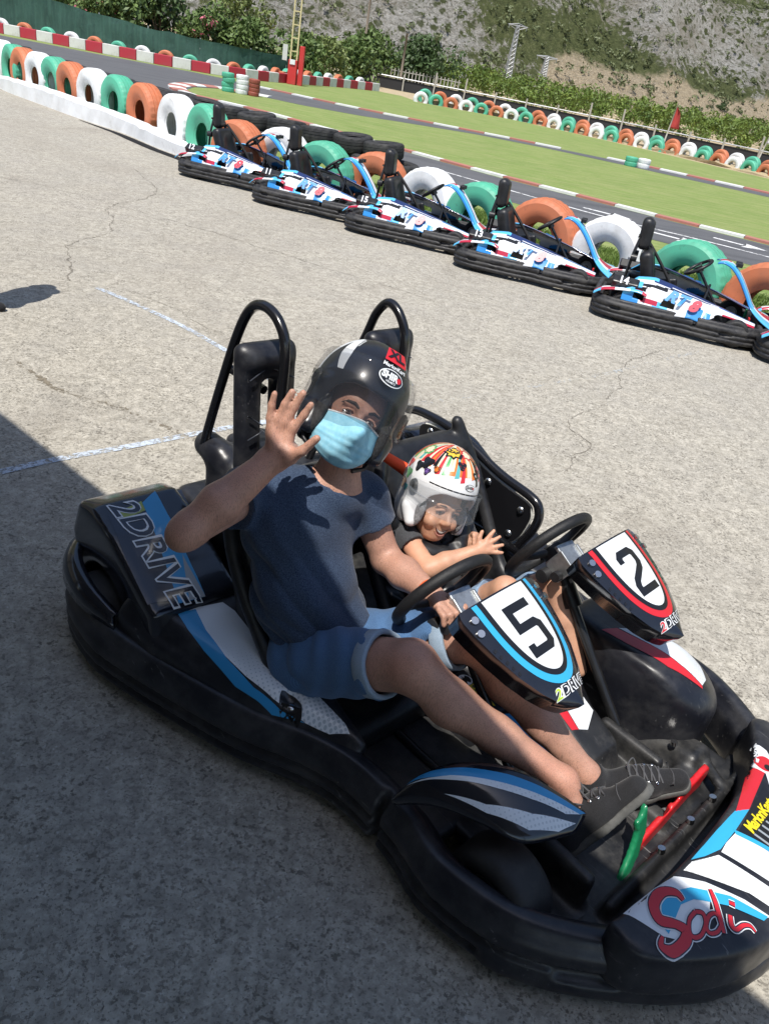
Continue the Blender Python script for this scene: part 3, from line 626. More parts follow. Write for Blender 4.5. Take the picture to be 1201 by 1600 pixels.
# kerbs of red and white blocks
KR = m_paint('kerb_red', (.40, .15, .12), (.3, .2, .18), .5, 3, .8, (.25, .2, .17), .4, .4); KW = m_paint('kerb_white', (.66, .66, .64), (.4, .38, .35), .4, 3, .8, (.3, .28, .25), .35, .4)
def kerb(path, w, step, lab, first=0, h=.05):
    P = resample(catmull([(*p, 0) for p in path], 8), step)[:, :2]; o0 = P[0]; root = empty('kerb', (o0[0], o0[1], 0)); tag(root, lab, 'kerb')
    for i in range(len(P)-1):
        a, b = P[i], P[i+1]; pa, pb = (P[i-1] if i else a), (P[i+2] if i < len(P)-2 else b)
        na = (b-pa); nb = (pb-a); na = np.array([-na[1], na[0]])/np.linalg.norm(na); nb = np.array([-nb[1], nb[0]])/np.linalg.norm(nb)
        g = (b-a)/np.linalg.norm(b-a)*.008; a = a+g-o0; b = b-g-o0
        V = []
        for z, k in ((0, .5), (h*.45, .5), (h, .18), (h*.9, -.5), (0, -.5)):
            for q, nn in ((a, na), (b, nb)): V.append((q[0]+nn[0]*w*k, q[1]+nn[1]*w*k, z+.004))
        F = [(2*j, 2*j+1, 2*j+3, 2*j+2) for j in range(4)]+[(0, 2, 4, 6, 8), (9, 7, 5, 3, 1)]
        link('kerb_block', pymesh('kerb_block', V, F), KR if (i+first) % 2 else KW, root)
kerb([(-8.3, 25.6), (-7.9, 25.1), (-7.2, 24.75), (-5.68, 24.15), (-3.6, 22.65), (-1.24, 20.95), (1.05, 19.3), (3.33, 18.0), (4.71, 17.2), (6.41, 16.4), (10, 14.5)], .30, .9, 'long thin kerb of red and white blocks along the near edge of the lawn')
kerb([(-6.6, 29.9), (-8.2, 29.9), (-8.95, 29.0), (-9.05, 27.7), (-8.8, 26.6), (-8.3, 25.6)], .55, .62, 'curved kerb with red and white blocks round the tip of the grass island')
kerb([(-8.3, 34.3), (-6.11, 33.5), (-4.48, 32.9), (-2.75, 32.5), (-.33, 32.2), (2.05, 32.0), (3.9, 31.7)], .42, .95, 'kerb of red and white blocks along the far edge of the middle track')
kerb([(5.6, 31.35), (6.9, 30.85), (8.35, 30.2), (10.8, 29.1), (13, 28), (16, 26.2)], .55, .98, 'wider kerb of red and white blocks on the right beside the pair of green tyres')

# green windbreak fence
GF = NG('green_mesh'); f = GF.noise(6, 5, .7); w_ = GF.noise(1.0, 4, .6, vec=GF.mapping((6, 6, .35)))
cg = GF.ramp(w_, [(.3, (.014, .050, .040)), (.7, (.034, .098, .074))]); GF.col(GF.mix(GF.ramp(f, [(.5, 0.0), (.8, .35)]), cg, (.06, .11, .09))); GF.rough(.8); GF.nrm(GF.bump(w_, .8, .06))
FPTH = resample(catmull([(-40, 43), (-32, 42.8), (-24, 42.4), (-18.5, 41.9), (-14.5, 41.5), (-11.5, 42.0), (-9.6, 44.0), (-9.1, 45.3)], 10), .5)
gf = empty('windbreak_fence', (-14, 41.5, 0)); tag(gf, 'dark green mesh windbreak fence behind the striped barrier', 'fence')
n = len(FPTH); r = np.random.default_rng(2); V = []
hs = np.interp(FPTH[:, 0], [-40, -26, -22, -18.5, -14.5, -9.1], [2.3, 2.1, 1.75, 1.4, 1.15, 1.0])
for j, zf in enumerate(np.linspace(0, 1, 7)):
    for i in range(n): V.append((FPTH[i][0]+14+r.normal(0, .03), FPTH[i][1]-41.5+.05*math.sin(i*1.9+j)+r.normal(0, .03), hs[i]*zf+(r.normal(0, .02)+.03*math.sin(i*1.1) if zf == 1 else 0)))
F = [(j*n+i, j*n+i+1, (j+1)*n+i+1, (j+1)*n+i) for j in range(6) for i in range(n-1)]
link('mesh_screen', pymesh('mesh_screen', V, F), GF.m, gf, True)
STEEL = mat('galvanised_steel', (.42, .43, .44), .5, .5, .6, var=.15)
for i in range(0, n, 5):
    mb = MB(); mb.cyl((0, 0, 0), (0, 0, hs[i]+.06), .03, 8); o = mb.build('post', STEEL, gf); o.location = (FPTH[i][0]+14, FPTH[i][1]-41.5+.1, 0)

# red mast with yellow lattice
REDM = m_paint('red_metal', (.55, .03, .03), (.35, .1, .08), .4, 4, .5); YEL = m_paint('yellow_steel', (.62, .52, .28), (.4, .33, .2), .4, 6, .5)
mast = empty('mast', (-8.0, 40.6, 0)); tag(mast, 'tall yellow lattice mast on red box posts beside the track', 'mast')
mb = MB(); mb.box((0, 0, .5), (.2, .18, .5)); mb.build('red_base', REDM, mast, bevel=.02)
mb = MB(); mb.box((.36, .1, .80), (.11, .12, .80)); mb.build('red_column', REDM, mast, bevel=.02)
for s_ in (-1, 1):
    mb = MB(); mb.box((s_*.15, 0, 4.6), (.03, .03, 3.6)); mb.build('upright', YEL, mast)
for k in range(12):
    mb = MB(); mb.box((0, 0, 1.35+k*.52), (.15, .022, .022)); mb.build('rung', YEL, mast)
mb = MB(); mb.box((-.42, 0, 1.25), (.11, .03, .32)); mb.build('sign_board', mat('grey_board', (.55, .55, .52), .6), mast)
mb = MB(); mb.box((0, -.20, .92), (.12, .02, .10)); mb.build('white_panel', WALLP, mast)
# poles and pylons
WOOD = mat('pole_wood', (.22, .18, .14), .9, .2, var=.25)
for (x, y, h, lab) in ((-6.9, 58, 8.5, 'tall dark wooden pole rising behind the mast'), (-4.2, 57, 3.2, 'short wooden pole by the dark round tree')):
    mb = MB(); mb.cyl((0, 0, 0), (0, 0, h), .09, 8, r2=.07); o = mb.build('wooden_pole', WOOD, None, True); o.location = (x, y, 0); tag(o, lab, 'pole')
def pylon(x, y, h, lab):
    root = empty('pylon', (x, y, 0), .3); tag(root, lab, 'pylon'); b, t = .62, .22
    mb = MB(); lv = [i/14 for i in range(15)]
    for sx in (-1, 1):
        for sy in (-1, 1): mb.tube([(sx*b, sy*b, 0), (sx*t, sy*t, h)], .075, 5)
    for a, c in zip(lv[:-1], lv[1:]):
        for s_ in (-1, 1):
            wa, wc = b+(t-b)*a, b+(t-b)*c
            mb.tube([(-wa*s_, -wa, a*h), (wc*s_, -wc, c*h)], .04, 4); mb.tube([(-wa*s_, wa, a*h), (wc*s_, wc, c*h)], .04, 4)
            mb.tube([(-wa, wa*s_, a*h), (-wc, -wc*s_, c*h)], .04, 4); mb.tube([(wa, wa*s_, a*h), (wc, -wc*s_, c*h)], .04, 4)
    mb.build('lattice_tower', STEEL, root)
    mb = MB(); mb.tube([(-1.9, 0, h*.985), (1.9, 0, h*.985)], .07, 5); mb.tube([(-1.9, 0, h*.985), (0, 0, h*1.02), (1.9, 0, h*.985)], .05, 4); mb.tube([(-1.9, 0, h*.985), (-.3, 0, h*.93)], .05, 4); mb.tube([(1.9, 0, h*.985), (.3, 0, h*.93)], .05, 4); mb.build('crossarm', STEEL, root)
    for s_ in (-1.7, 0, 1.7):
        mb = MB(); mb.cyl((s_, 0, h*.985), (s_, 0, h*.985-.55), .08, 6); mb.build('insulator', mat('insulator_glass', (.18, .2, .18), .2), root)
pylon(7.35, 164.8, 9.9, 'taller grey steel lattice pylon rising from the orchard')
pylon(12.5, 150, 5.6, 'shorter grey steel pylon to the right of the taller one')
# far fence with posts and a rail, dark sheeting below
rail = resample(catmull([(-8, 57.3, 0), (-2, 56.3, 0), (5, 54.0, 0), (11, 51.0, 0), (17, 46.5, 0), (24, 40.5, 0)], 8), 2.0)[:, :2]
ff = empty('rail_fence', (5, 54, 0)); tag(ff, 'long metal rail fence with thin posts and black sheeting before the orchard', 'fence')
PST = mat('pale_post', (.38, .36, .31), .8, .2, var=.2)
mb = MB(); mb.tube([(p[0]-5, p[1]-54, .72) for p in rail], .035, 5); mb.build('rail', STEEL, ff)
mb = MB(); n = len(rail)
mb.add([(p[0]-5, p[1]-54+.06, 0) for p in rail]+[(p[0]-5, p[1]-54+.06, .62) for p in rail]+[(p[0]-5, p[1]-54+.08, .62) for p in rail], [(i, i+1, n+i+1, n+i) for i in range(n-1)]+[(n+i, n+i+1, 2*n+i+1, 2*n+i) for i in range(n-1)]); mb.build('black_sheeting', mat('black_sheet', (.022, .022, .024), .75), ff)
for i, p in enumerate(rail):
    hh = .95+.45*((i*7) % 5 in (1, 3)); mb = MB(); mb.box((0, 0, hh/2), (.045, .045, hh/2)); o = mb.build('post', PST, ff); o.location = (p[0]-5, p[1]-54-.05, 0); o.rotation_euler = (0, rng.uniform(-.05, .05), 0)
# pale gate fence left of the rail fence
gt = empty('picket_fence', (-5.2, 58, 0)); tag(gt, 'pale metal picket fence and gate beside the dark round tree', 'fence')
for i in range(30):
    mb = MB(); mb.box((0, 0, .62), (.035, .02, .58)); o = mb.build('picket', PST, gt); o.location = (-2.2+i*.24, .9-.02*i, 0)
for z in (.3, 1.05):
    mb = MB(); mb.tube([(-2.3, .95, z), (4.9, .35, z)], .03, 5); mb.build('rail', PST, gt)
# flags
def flag(x, y, h, lean, fm, lab, w=.75, d=1.3):
    root = empty('flag', (x, y, 0)); tag(root, lab, 'flag'); mb = MB(); mb.cyl((0, 0, 0), (lean, 0, h), .045, 8, r2=.03); mb.build('pole', PST, root, True)
    V, F = [], []; nx, nz = 8, 12
    for i in range(nx+1):
        for j in range(nz+1):
            u, v = i/nx, j/nz; z = h*.97-d*v; x0 = lean*z/h; wd = w*(.25+.75*v**.7) if True else w
            V.append((x0+wd*u*.8, .16*math.sin(u*5+v*3)*u, z-.25*u*(1-v)))
    for i in range(nx):
        for j in range(nz): a = i*(nz+1)+j; F.append((a, a+1, a+nz+2, a+nz+1))
    o = link('cloth', pymesh('cloth', V, F), fm, root, True); s = o.modifiers.new('s', 'SOLIDIFY'); s.thickness = .004
flag(11.0, 46.75, 2.15, .12, mat('red_cloth', (.36, .04, .035), .85, var=.3, vscale=2), 'limp dark red flag on a pale pole behind the far tyres', .7, 1.1)
flag(15.6, 45.3, 2.1, .25, mat('white_cloth', (.62, .63, .66), .85, var=.1), 'limp white flag on a pale pole at the right edge behind the far tyres', .6, .9)
# grass blades along the tyre row and at the lawn edge
def blades(name, regions, n, hgt, seed, lab, m):
    r = np.random.default_rng(seed); pts = []
    tot = sum(w for *_, w in regions)
    for (a, b, wd, w) in regions:
        k = int(n*w/tot); t = r.random(k)[:, None]; p = np.array(a)*(1-t)+np.array(b)*t; d = np.array(b)-np.array(a); d = d/np.linalg.norm(d)
        pts.append(p+np.array([-d[1], d[0]])*(r.random(k)[:, None])*wd)
    P = np.concatenate(pts); k = len(P); a = r.random(k)*2*PI; h = hgt*(.5+r.random(k)); w = .006+.006*r.random(k); ln = r.normal(0, .35, (k, 2))*h[:, None]
    u = np.stack([np.cos(a), np.sin(a)], 1)*w[:, None]; z = np.full(k, .005)
    V = np.stack([np.c_[P-u, z], np.c_[P+u, z], np.c_[P+ln+u*.3, z+h], np.c_[P+ln-u*.3, z+h]], 1).reshape(-1, 3)
    o = link(name, npmesh(name, V, np.arange(k*4).reshape(k, 4)), m); tag(o, lab, 'grass', kind='stuff')
GRB = m_leaf('grass_blade', (.075, .13, .02), (.13, .20, .04), (.22, .27, .08), 1.5)
blades('grass', [((6, 6.9), (2.2, 9.75), -2.2, 3), ((2.2, 9.75), (-1.2, 12.1), -2.2, 3), ((-1.2, 12.1), (-4, 13.7), -1.8, 2)], 60000, .055, 3, 'green grass growing between the painted tyres and the track', GRB)
# ================================================================== IMPLICIT SOLIDS (smooth moulded shapes and bodies)
class SDF:
    def __init__(s, lo, hi, h):
        s.h = h; s.lo = np.array(lo, np.float32); n = np.ceil((np.array(hi)-np.array(lo))/h).astype(int)+1; s.n = n
        s.ax = [(s.lo[i]+h*np.arange(n[i])).astype(np.float32) for i in range(3)]
        s.F = np.full(tuple(n), 1.0, np.float32)
    def _reg(s, lo, hi, k):
        a = np.clip(np.floor((np.array(lo)-k-3*s.h-s.lo)/s.h).astype(int), 0, s.n); b = np.clip(np.ceil((np.array(hi)+k+3*s.h-s.lo)/s.h).astype(int)+1, 0, s.n)
        sl = tuple(slice(int(p), int(q)) for p, q in zip(a, b))
        return sl, s.ax[0][sl[0]][:, None, None], s.ax[1][sl[1]][None, :, None], s.ax[2][sl[2]][None, None, :]
    def u(s, prim, k=0.0):
        fn, lo, hi = prim; sl, x, y, z = s._reg(lo, hi, k)
        if 0 in s.F[sl].shape: return s
        d = fn(x, y, z).astype(np.float32); f = s.F[sl]
        if k > 0: h = np.clip(.5+.5*(f-d)/k, 0, 1); s.F[sl] = f*(1-h)+d*h-k*h*(1-h)
        else: s.F[sl] = np.minimum(f, d)
        return s
    def s_(s, prim, k=0.0):
        fn, lo, hi = prim; sl, x, y, z = s._reg(lo, hi, k)
        if 0 in s.F[sl].shape: return s
        d = -fn(x, y, z).astype(np.float32); f = s.F[sl]
        if k > 0: h = np.clip(.5-.5*(f-d)/k, 0, 1); s.F[sl] = f*(1-h)+d*h+k*h*(1-h)
        else: s.F[sl] = np.maximum(f, d)
        return s
    def i_(s, fn): x, y, z = s.ax[0][:, None, None], s.ax[1][None, :, None], s.ax[2][None, None, :]; s.F = np.maximum(s.F, fn(x, y, z)); return s
    def add(s, fn): x, y, z = s.ax[0][:, None, None], s.ax[1][None, :, None], s.ax[2][None, None, :]; s.F = s.F+fn(x, y, z).astype(np.float32); return s
    def mesh(s, name, smooth_it=2):
        F = s.F; I = F < 0; h = s.h
        c = np.zeros(tuple(d-1 for d in F.shape), np.int8)
        for a in (0, 1):
            for b in (0, 1):
                for d in (0, 1): c += I[a:I.shape[0]-1+a, b:I.shape[1]-1+b, d:I.shape[2]-1+d]
        act = (c > 0) & (c < 8); idx = np.argwhere(act); vid = np.full(c.shape, -1, np.int64); vid[act] = np.arange(len(idx))
        P = np.zeros((len(idx), 3)); W = np.zeros(len(idx))
        i, j, k = idx.T
        for ax in range(3):
            o = [(a, b) for a in (0, 1) for b in (0, 1)]
            for a, b in o:
                off0 = [a, b]; off0.insert(ax, 0); off1 = [a, b]; off1.insert(ax, 1)
                f0 = F[i+off0[0], j+off0[1], k+off0[2]]; f1 = F[i+off1[0], j+off1[1], k+off1[2]]
                m = (f0 < 0) != (f1 < 0); t = np.where(m, f0/np.where(m, f0-f1, 1), 0)
                q = np.array(off0, float)[None, :].repeat(len(idx), 0); q[:, ax] += t
                P[m] += q[m]; W[m] += 1
        V = (idx+P/W[:, None])*h+s.lo
        Q = []
        for ax in range(3):
            sl0 = [slice(1, -1)]*3; sl1 = [slice(1, -1)]*3; sl0[ax] = slice(0, -1); sl1[ax] = slice(1, None)
            A = I[tuple(sl0)]; B = I[tuple(sl1)]; e = np.argwhere(A != B); flip = A[tuple(e.T)]
            e = e+1; e[:, ax] -= 1
            u, w = [(1, 2), (2, 0), (0, 1)][ax]
            def g(du, dw):
                q = e.copy(); q[:, u] += du; q[:, w] += dw; return vid[q[:, 0], q[:, 1], q[:, 2]]
            quad = np.stack([g(-1, -1), g(0, -1), g(0, 0), g(-1, 0)], 1); quad[~flip] = quad[~flip][:, ::-1]; Q.append(quad)
        Q = np.concatenate(Q); Q = Q[(Q >= 0).all(1)]
        for _ in range(smooth_it):
            S = np.zeros_like(V); N = np.zeros(len(V))
            for a in range(4):
                b = Q[:, (a+1) % 4]; aa = Q[:, a]
                for ax in range(3): S[:, ax] += np.bincount(aa, V[b, ax], len(V))+np.bincount(b, V[aa, ax], len(V))
                N += np.bincount(aa, minlength=len(V))+np.bincount(b, minlength=len(V))
            V = V*.45+.55*S/np.maximum(N, 1)[:, None]
        return npmesh(name, V, Q)
def _seg(x, y, z, a, b):
    bx, by, bz = (b[i]-a[i] for i in range(3)); L2 = bx*bx+by*by+bz*bz+1e-12
    t = np.clip(((x-a[0])*bx+(y-a[1])*by+(z-a[2])*bz)/L2, 0, 1)
    return t, np.sqrt((x-a[0]-t*bx)**2+(y-a[1]-t*by)**2+(z-a[2]-t*bz)**2)
def cap(a, b, ra, rb=None):
    rb = ra if rb is None else rb; m = max(ra, rb); a = [float(q) for q in a]; b = [float(q) for q in b]
    def fn(x, y, z): t, d = _seg(x, y, z, a, b); return d-(ra+(rb-ra)*t)
    return fn, [min(p, q)-m for p, q in zip(a, b)], [max(p, q)+m for p, q in zip(a, b)]
def ell(c, r, rot=None):
    Mi = np.array((rot if rot is not None else Matrix.Identity(3)).transposed()); m = max(r)
    def fn(x, y, z):
        dx, dy, dz = x-c[0], y-c[1], z-c[2]
        q = [Mi[i, 0]*dx+Mi[i, 1]*dy+Mi[i, 2]*dz for i in range(3)]
        k0 = np.sqrt(sum((q[i]/r[i])**2 for i in range(3))); k1 = np.sqrt(sum((q[i]/r[i]**2)**2 for i in range(3)))+1e-9
        return k0*(k0-1)/k1
    return fn, [v-m for v in c], [v+m for v in c]
def rbox(c, hf, r=.01, rot=None):
    Mi = np.array((rot if rot is not None else Matrix.Identity(3)).transposed()); m = float(np.linalg.norm(hf)) if rot is not None else None
    def fn(x, y, z):
        dx, dy, dz = x-c[0], y-c[1], z-c[2]
        q = [abs(Mi[i, 0]*dx+Mi[i, 1]*dy+Mi[i, 2]*dz)-(hf[i]-r) for i in range(3)]
        o = np.sqrt(sum(np.maximum(v, 0)**2 for v in q)); return o+np.minimum(np.maximum(np.maximum(q[0], q[1]), q[2]), 0)-r
    if m: return fn, [v-m for v in c], [v+m for v in c]
    return fn, [v-w for v, w in zip(c, hf)], [v+w for v, w in zip(c, hf)]
def poly2d(px, py, P):
    d = None; s = None; n = len(P)
    for i in range(n):
        a = P[i]; b = P[i-1]; ex, ey = b[0]-a[0], b[1]-a[1]; wx, wy = px-a[0], py-a[1]
        t = np.clip((wx*ex+wy*ey)/(ex*ex+ey*ey+1e-12), 0, 1); q = (wx-ex*t)**2+(wy-ey*t)**2
        c1 = py >= a[1]; c2 = py < b[1]; c3 = ex*wy > ey*wx
        fl = (c1 & c2 & c3) | (~c1 & ~c2 & ~c3)
        if d is None: d = q; s = np.where(fl, -1.0, 1.0)
        else: d = np.minimum(d, q); s = np.where(fl, -s, s)
    return s*np.sqrt(d)
def extr(P, axis, lo, hi, r=.01):
    """polygon P in the two axes other than `axis`, extruded from lo to hi, edges rounded by r"""
    P = [(float(a), float(b)) for a, b in P]; o = [i for i in range(3) if i != axis]; mn = [min(p[i] for p in P) for i in (0, 1)]; mx = [max(p[i] for p in P) for i in (0, 1)]
    def fn(x, y, z):
        c = (x, y, z); d = poly2d(c[o[0]], c[o[1]], P)+r; w = abs(c[axis]-(lo+hi)/2)-((hi-lo)/2-r)
        return np.minimum(np.maximum(d, w), 0)+np.sqrt(np.maximum(d, 0)**2+np.maximum(w, 0)**2)-r
    L = [0, 0, 0]; H = [0, 0, 0]; L[axis], H[axis] = lo, hi
    for k, i in enumerate(o): L[i], H[i] = mn[k], mx[k]
    return fn, L, H
def ring_wall(P, w, z0, z1, r=.02, z0f=None):
    """wall of width w just inside closed outline P"""
    P = [(float(a[0]), float(a[1])) for a in P]; mn = [min(p[i] for p in P) for i in (0, 1)]; mx = [max(p[i] for p in P) for i in (0, 1)]
    def fn(x, y, z):
        d = poly2d(x, y, P); d = abs(d+w/2)-w/2+r; q = abs(z-(z0+z1)/2)-((z1-z0)/2-r)
        return np.minimum(np.maximum(d, q), 0)+np.sqrt(np.maximum(d, 0)**2+np.maximum(q, 0)**2)-r
    return fn, [mn[0], mn[1], z0], [mx[0], mx[1], z1]
def tube_sdf(path, r):
    path = [tuple(map(float, p)) for p in path]
    def fn(x, y, z):
        d = None
        for a, b in zip(path[:-1], path[1:]):
            q = _seg(x, y, z, a, b)[1]; d = q if d is None else np.minimum(d, q)
        return d-r
    A = np.array(path); return fn, list(A.min(0)-r), list(A.max(0)+r)
def smooth_obj(name, me, m, parent=None): return link(name, me, m, parent, True)

# text as a mesh, flat in XY, centred
_txt = {}
def text_mesh(s, size=1.0, bold=.0, shear=0.0, extrude=0.0, spacing=1.0, align='CENTER'):
    cu = bpy.data.curves.new('lettering', 'FONT'); cu.body = s; cu.size = size; cu.offset = bold; cu.shear = shear; cu.extrude = extrude
    cu.align_x = align; cu.align_y = 'CENTER'; cu.space_character = spacing; cu.resolution_u = 3
    o = bpy.data.objects.new('tmp', cu); COL.objects.link(o)
    dg = bpy.context.evaluated_depsgraph_get(); me = bpy.data.meshes.new_from_object(o.evaluated_get(dg)); bpy.data.objects.remove(o); bpy.data.curves.remove(cu)
    me.materials.clear(); me.name = 'lettering'; return me
def frame(o, x, y):
    """matrix with local X along x, Y as near y as possible, origin o"""
    x = Vector(x).normalized(); z = x.cross(Vector(y)).normalized(); y = z.cross(x)
    M = Matrix((x, y, z)).transposed().to_4x4(); M.translation = Vector(o); return M

BLK = mat('black_plastic', (.012, .0125, .015), .42, .45, var=.25, vscale=14, bump=.12, bscale=260, dust=(.075, .072, .068), dustamt=.35, dscale=7, rvar=.10, bdist=.002)
BLKW = mat('worn_black_plastic', (.018, .018, .021), .55, .4, var=.3, vscale=10, bump=.25, bscale=120, dust=(.13, .125, .115), dustamt=.55, dscale=9, rvar=.12, bdist=.003, scratch=.8)
BLKM = mat('black_metal', (.012, .012, .013), .32, .5, 0.0, coat=.25, dust=(.07, .07, .07), dustamt=.2, dscale=12)
CHR = mat('bright_metal', (.62, .62, .62), .25, .5, 1.0)
ALU = mat('cast_aluminium', (.50, .52, .53), .42, .5, .9, var=.2, vscale=40)
LW = mat('livery_white', (.74, .76, .80), .32, .5, coat=.3, dust=(.4, .4, .4), dustamt=.25)
LB = mat('livery_blue', (.035, .25, .62), .30, .5, coat=.3)
LC = mat('livery_cyan', (.10, .46, .78), .30, .5, coat=.3)
LR = mat('livery_red', (.45, .018, .05), .32, .5, coat=.3)
LN = mat('livery_navy', (.02, .035, .12), .30, .5, coat=.3)
TYK = mat('kart_tyre', (.020, .020, .021), .62, .4, var=.2, vscale=20, dust=(.08, .075, .07), dustamt=.4, dscale=14)

# ================================================================== THE PARKED KARTS
def kart_wheel(root, c, Ro=.13, W=.12, Ri=.065):
    prof = [(Ri, -W*.38), (Ri+.012, -W*.46), (Ro*.86, -W*.5), (Ro*.97, -W*.42), (Ro, -W*.25), (Ro, W*.25), (Ro*.97, W*.42), (Ro*.86, W*.5), (Ri+.012, W*.46), (Ri, W*.38)]
    M = Matrix.Translation(c) @ Matrix.Rotation(PI/2, 4, 'X')
    mb = MB(); mb.lathe(prof, 32, M, 0, True); w = mb.build('wheel', TYK, root, True, auto=50)
    mb = MB(); mb.lathe([(Ri*1.0, -W*.46), (Ri*.9, -W*.44), (Ri*.82, -W*.3), (Ri*.35, -W*.26), (.012, -W*.28), (.012, W*.28), (Ri*.35, W*.26), (Ri*.82, W*.3), (Ri*.9, W*.44), (Ri*1.0, W*.46)], 24, M); mb.build('rim', ALU, w, True, auto=40)
    return w
def rounded_poly(P, n=5): return [tuple(p[:2]) for p in catmull([(a, b, 0) for a, b in P], n, True)]
def parked_kart(number):
    root = empty('rental_kart')
    # bumper that wraps the whole kart
    side = [(.87, 0), (.86, .25), (.78, .42), (.62, .53), (.40, .585), (.18, .60), (.02, .585), (-.15, .615), (-.45, .635), (-.68, .63), (-.82, .56), (-.87, .40), (-.88, 0)]
    out = side+[(x, -y) for x, y in reversed(side[1:-1])]; OUT = rounded_poly(out, 3)
    S = SDF((-.95, -.72, 0), (.95, .72, .30), .010)
    S.u(ring_wall(OUT, .10, .035, .185, .03))
    S.u(ring_wall([(x*.985, y*.97) for x, y in OUT], .05, .15, .215, .02), .01)
    for z in (.082, .128): S.s_(ring_wall([(x*1.004, y*1.006) for x, y in OUT], .018, z-.009, z+.009, .004), .004)
    S.s_(rbox((.12, 0, .18), (.012, .9, .06), .004), .006)
    for sy in (-1, 1):
        S.s_(rbox((.42, sy*.60, .12), (.06, .05, .02), .015), .005); S.s_(rbox((-.62, sy*.65, .13), (.05, .05, .018), .015), .005)
    bp = smooth_obj('bumper', S.mesh('bumper', 1), BLKW, root)
    # floor tray and frame
    mb = MB(); mb.box((.12, 0, .055), (.66, .40, .012)); mb.build('floor_tray', BLK, root)
    mb = MB()
    for s in (-1, 1):
        mb.tube(catmull([(-.75, s*.30, .09), (-.3, s*.33, .09), (.2, s*.36, .09), (.55, s*.30, .09), (.72, s*.2, .09)], 5), .016, 8)
        mb.tube(catmull([(-.62, s*.4, .10), (-.5, s*.57, .11), (.0, s*.57, .11), (.2, s*.42, .10)], 5), .013, 8)
    mb.tube([(-.55, -.6, .135), (-.55, .6, .135)], .02, 10); mb.tube([(.50, -.48, .13), (.50, .48, .13)], .016, 8)
    mb.build('chassis', BLKM, root, True)
    for s in (-1, 1): kart_wheel(root, (-.55, s*.50, .135), .14, .17); kart_wheel(root, (.50, s*.47, .13), .125, .12)
    # seat
    S = SDF((-.62, -.30, .04), (.12, .30, .66), .012)
    S.u(rbox((-.22, 0, .12), (.17, .22, .05), .04)); S.u(rbox((-.41, 0, .36), (.065, .21, .27), .05, Matrix.Rotation(-.35, 3, 'Y')), .05)
    for s in (-1, 1): S.u(rbox((-.26, s*.205, .23), (.17, .022, .11), .02, Matrix.Rotation(-.25, 3, 'Y')), .04)
    S.s_(ell((-.20, 0, .25), (.17, .165, .12)), .03); S.s_(ell((-.30, 0, .42), (.09, .155, .20), Matrix.Rotation(-.35, 3, 'Y')), .03)
    smooth_obj('seat', S.mesh('seat', 2), BLK, root)
    mb = MB(); mb.box((-.46, .1, .50), (.012, .022, .2), Matrix.Rotation(-.35, 3, 'Y')); mb.tube(catmull([(-.5, .13, .66), (-.36, .15, .52), (-.2, .17, .34), (-.12, .2, .2)], 6), .018, 6); mb.build('seat_belt', mat('webbing', (.02, .02, .021), .8, bump=.4, bscale=300), root)
    # head support: two posts, cross tube, upright padded head rest
    hs = None
    mb = MB()
    for s in (-1, 1): mb.tube(catmull([(-.64, s*.11, .12), (-.62, s*.10, .5), (-.60, s*.07, .68), (-.585, s*.045, .80)], 6), .015, 8)
    mb.tube([(-.62, -.13, .52), (-.62, .13, .52)], .014, 8); mb.tube([(-.61, -.09, .72), (-.61, .09, .72)], .012, 8)
    hs = mb.build('head_support', BLKM, root, True)
    S = SDF((-.68, -.14, .56), (-.44, .14, 1.0), .010); S.u(rbox((-.56, 0, .755), (.055, .092, .15), .05, Matrix.Rotation(-.06, 3, 'Y')))
    S.u(rbox((-.52, 0, .755), (.03, .078, .125), .028, Matrix.Rotation(-.06, 3, 'Y')), .01)
    smooth_obj('head_pad', S.mesh('head_pad', 1), BLK, hs)
    for s in (-1, 1): mb = MB(); mb.cyl((-.63, s*.135, .53), (-.57, s*.135, .53), .035, 12); mb.build('pad_roller', BLK, hs, True, auto=40)
    # engine block and tank behind the seat
    S = SDF((-.8, -.45, .05), (-.2, .48, .45), .012); S.u(rbox((-.48, .32, .20), (.14, .09, .12), .02)); S.u(rbox((-.66, 0, .22), (.07, .24, .10), .03)); S.u(cap((-.52, -.30, .22), (-.36, -.30, .22), .075)); S.u(rbox((-.66, -.29, .30), (.05, .06, .055), .015), .01)
    smooth_obj('engine_cover', S.mesh('engine_cover', 1), BLK, root)
    # number box on the rear side
    for s in (-1, 1):
        mb = MB(); mb.box((-.60, s*.50, .345), (.125, .05, .045), Matrix.Rotation(-.10*0, 3, 'Y') @ Matrix.Rotation(s*.5*-1, 3, 'X')); nb = mb.build('number_box', BLK, root, bevel=.012)
        if number:
            t = text_mesh(number, .095, .003); M = frame((-.60, s*.505, .395), (-s, 0, 0), (0, s*.45, 1) if s > 0 else (0, .45, 1))
            M = frame((-.62, s*.545, .375), (1 if s < 0 else -1, 0, 0), (0, -s*.55, 1)); M.translation += (M.to_3x3() @ Vector((0, 0, .018)))
            t.transform(M); link('number', t, LW, nb)
    # rear fenders: blue and white band arched over the rear wheels
    for s in (-1, 1):
        path = catmull([(-.86, s*.50, .215), (-.78, s*.51, .27), (-.62, s*.52, .305), (-.46, s*.53, .32), (-.38, s*.54, .30)], 6); V, F, MI = [], [], []
        for i, p in enumerate(path):
            for j, q in enumerate((-.075, -.03, .03, .075)): V.append((p[0], p[1]+q, p[2]+(.0 if abs(q) < .05 else -.012)))
        for i in range(len(path)-1):
            for j in range(3): a = i*4+j; F.append((a, a+1, a+5, a+4)); MI.append((0, 1, 2)[(i//5+j) % 3])
        o = link('rear_fender', pymesh('rear_fender', V, F), [LC, LR, LW], root, True); o.data.polygons.foreach_set('material_index', MI)
        m = o.modifiers.new('s', 'SOLIDIFY'); m.thickness = .008
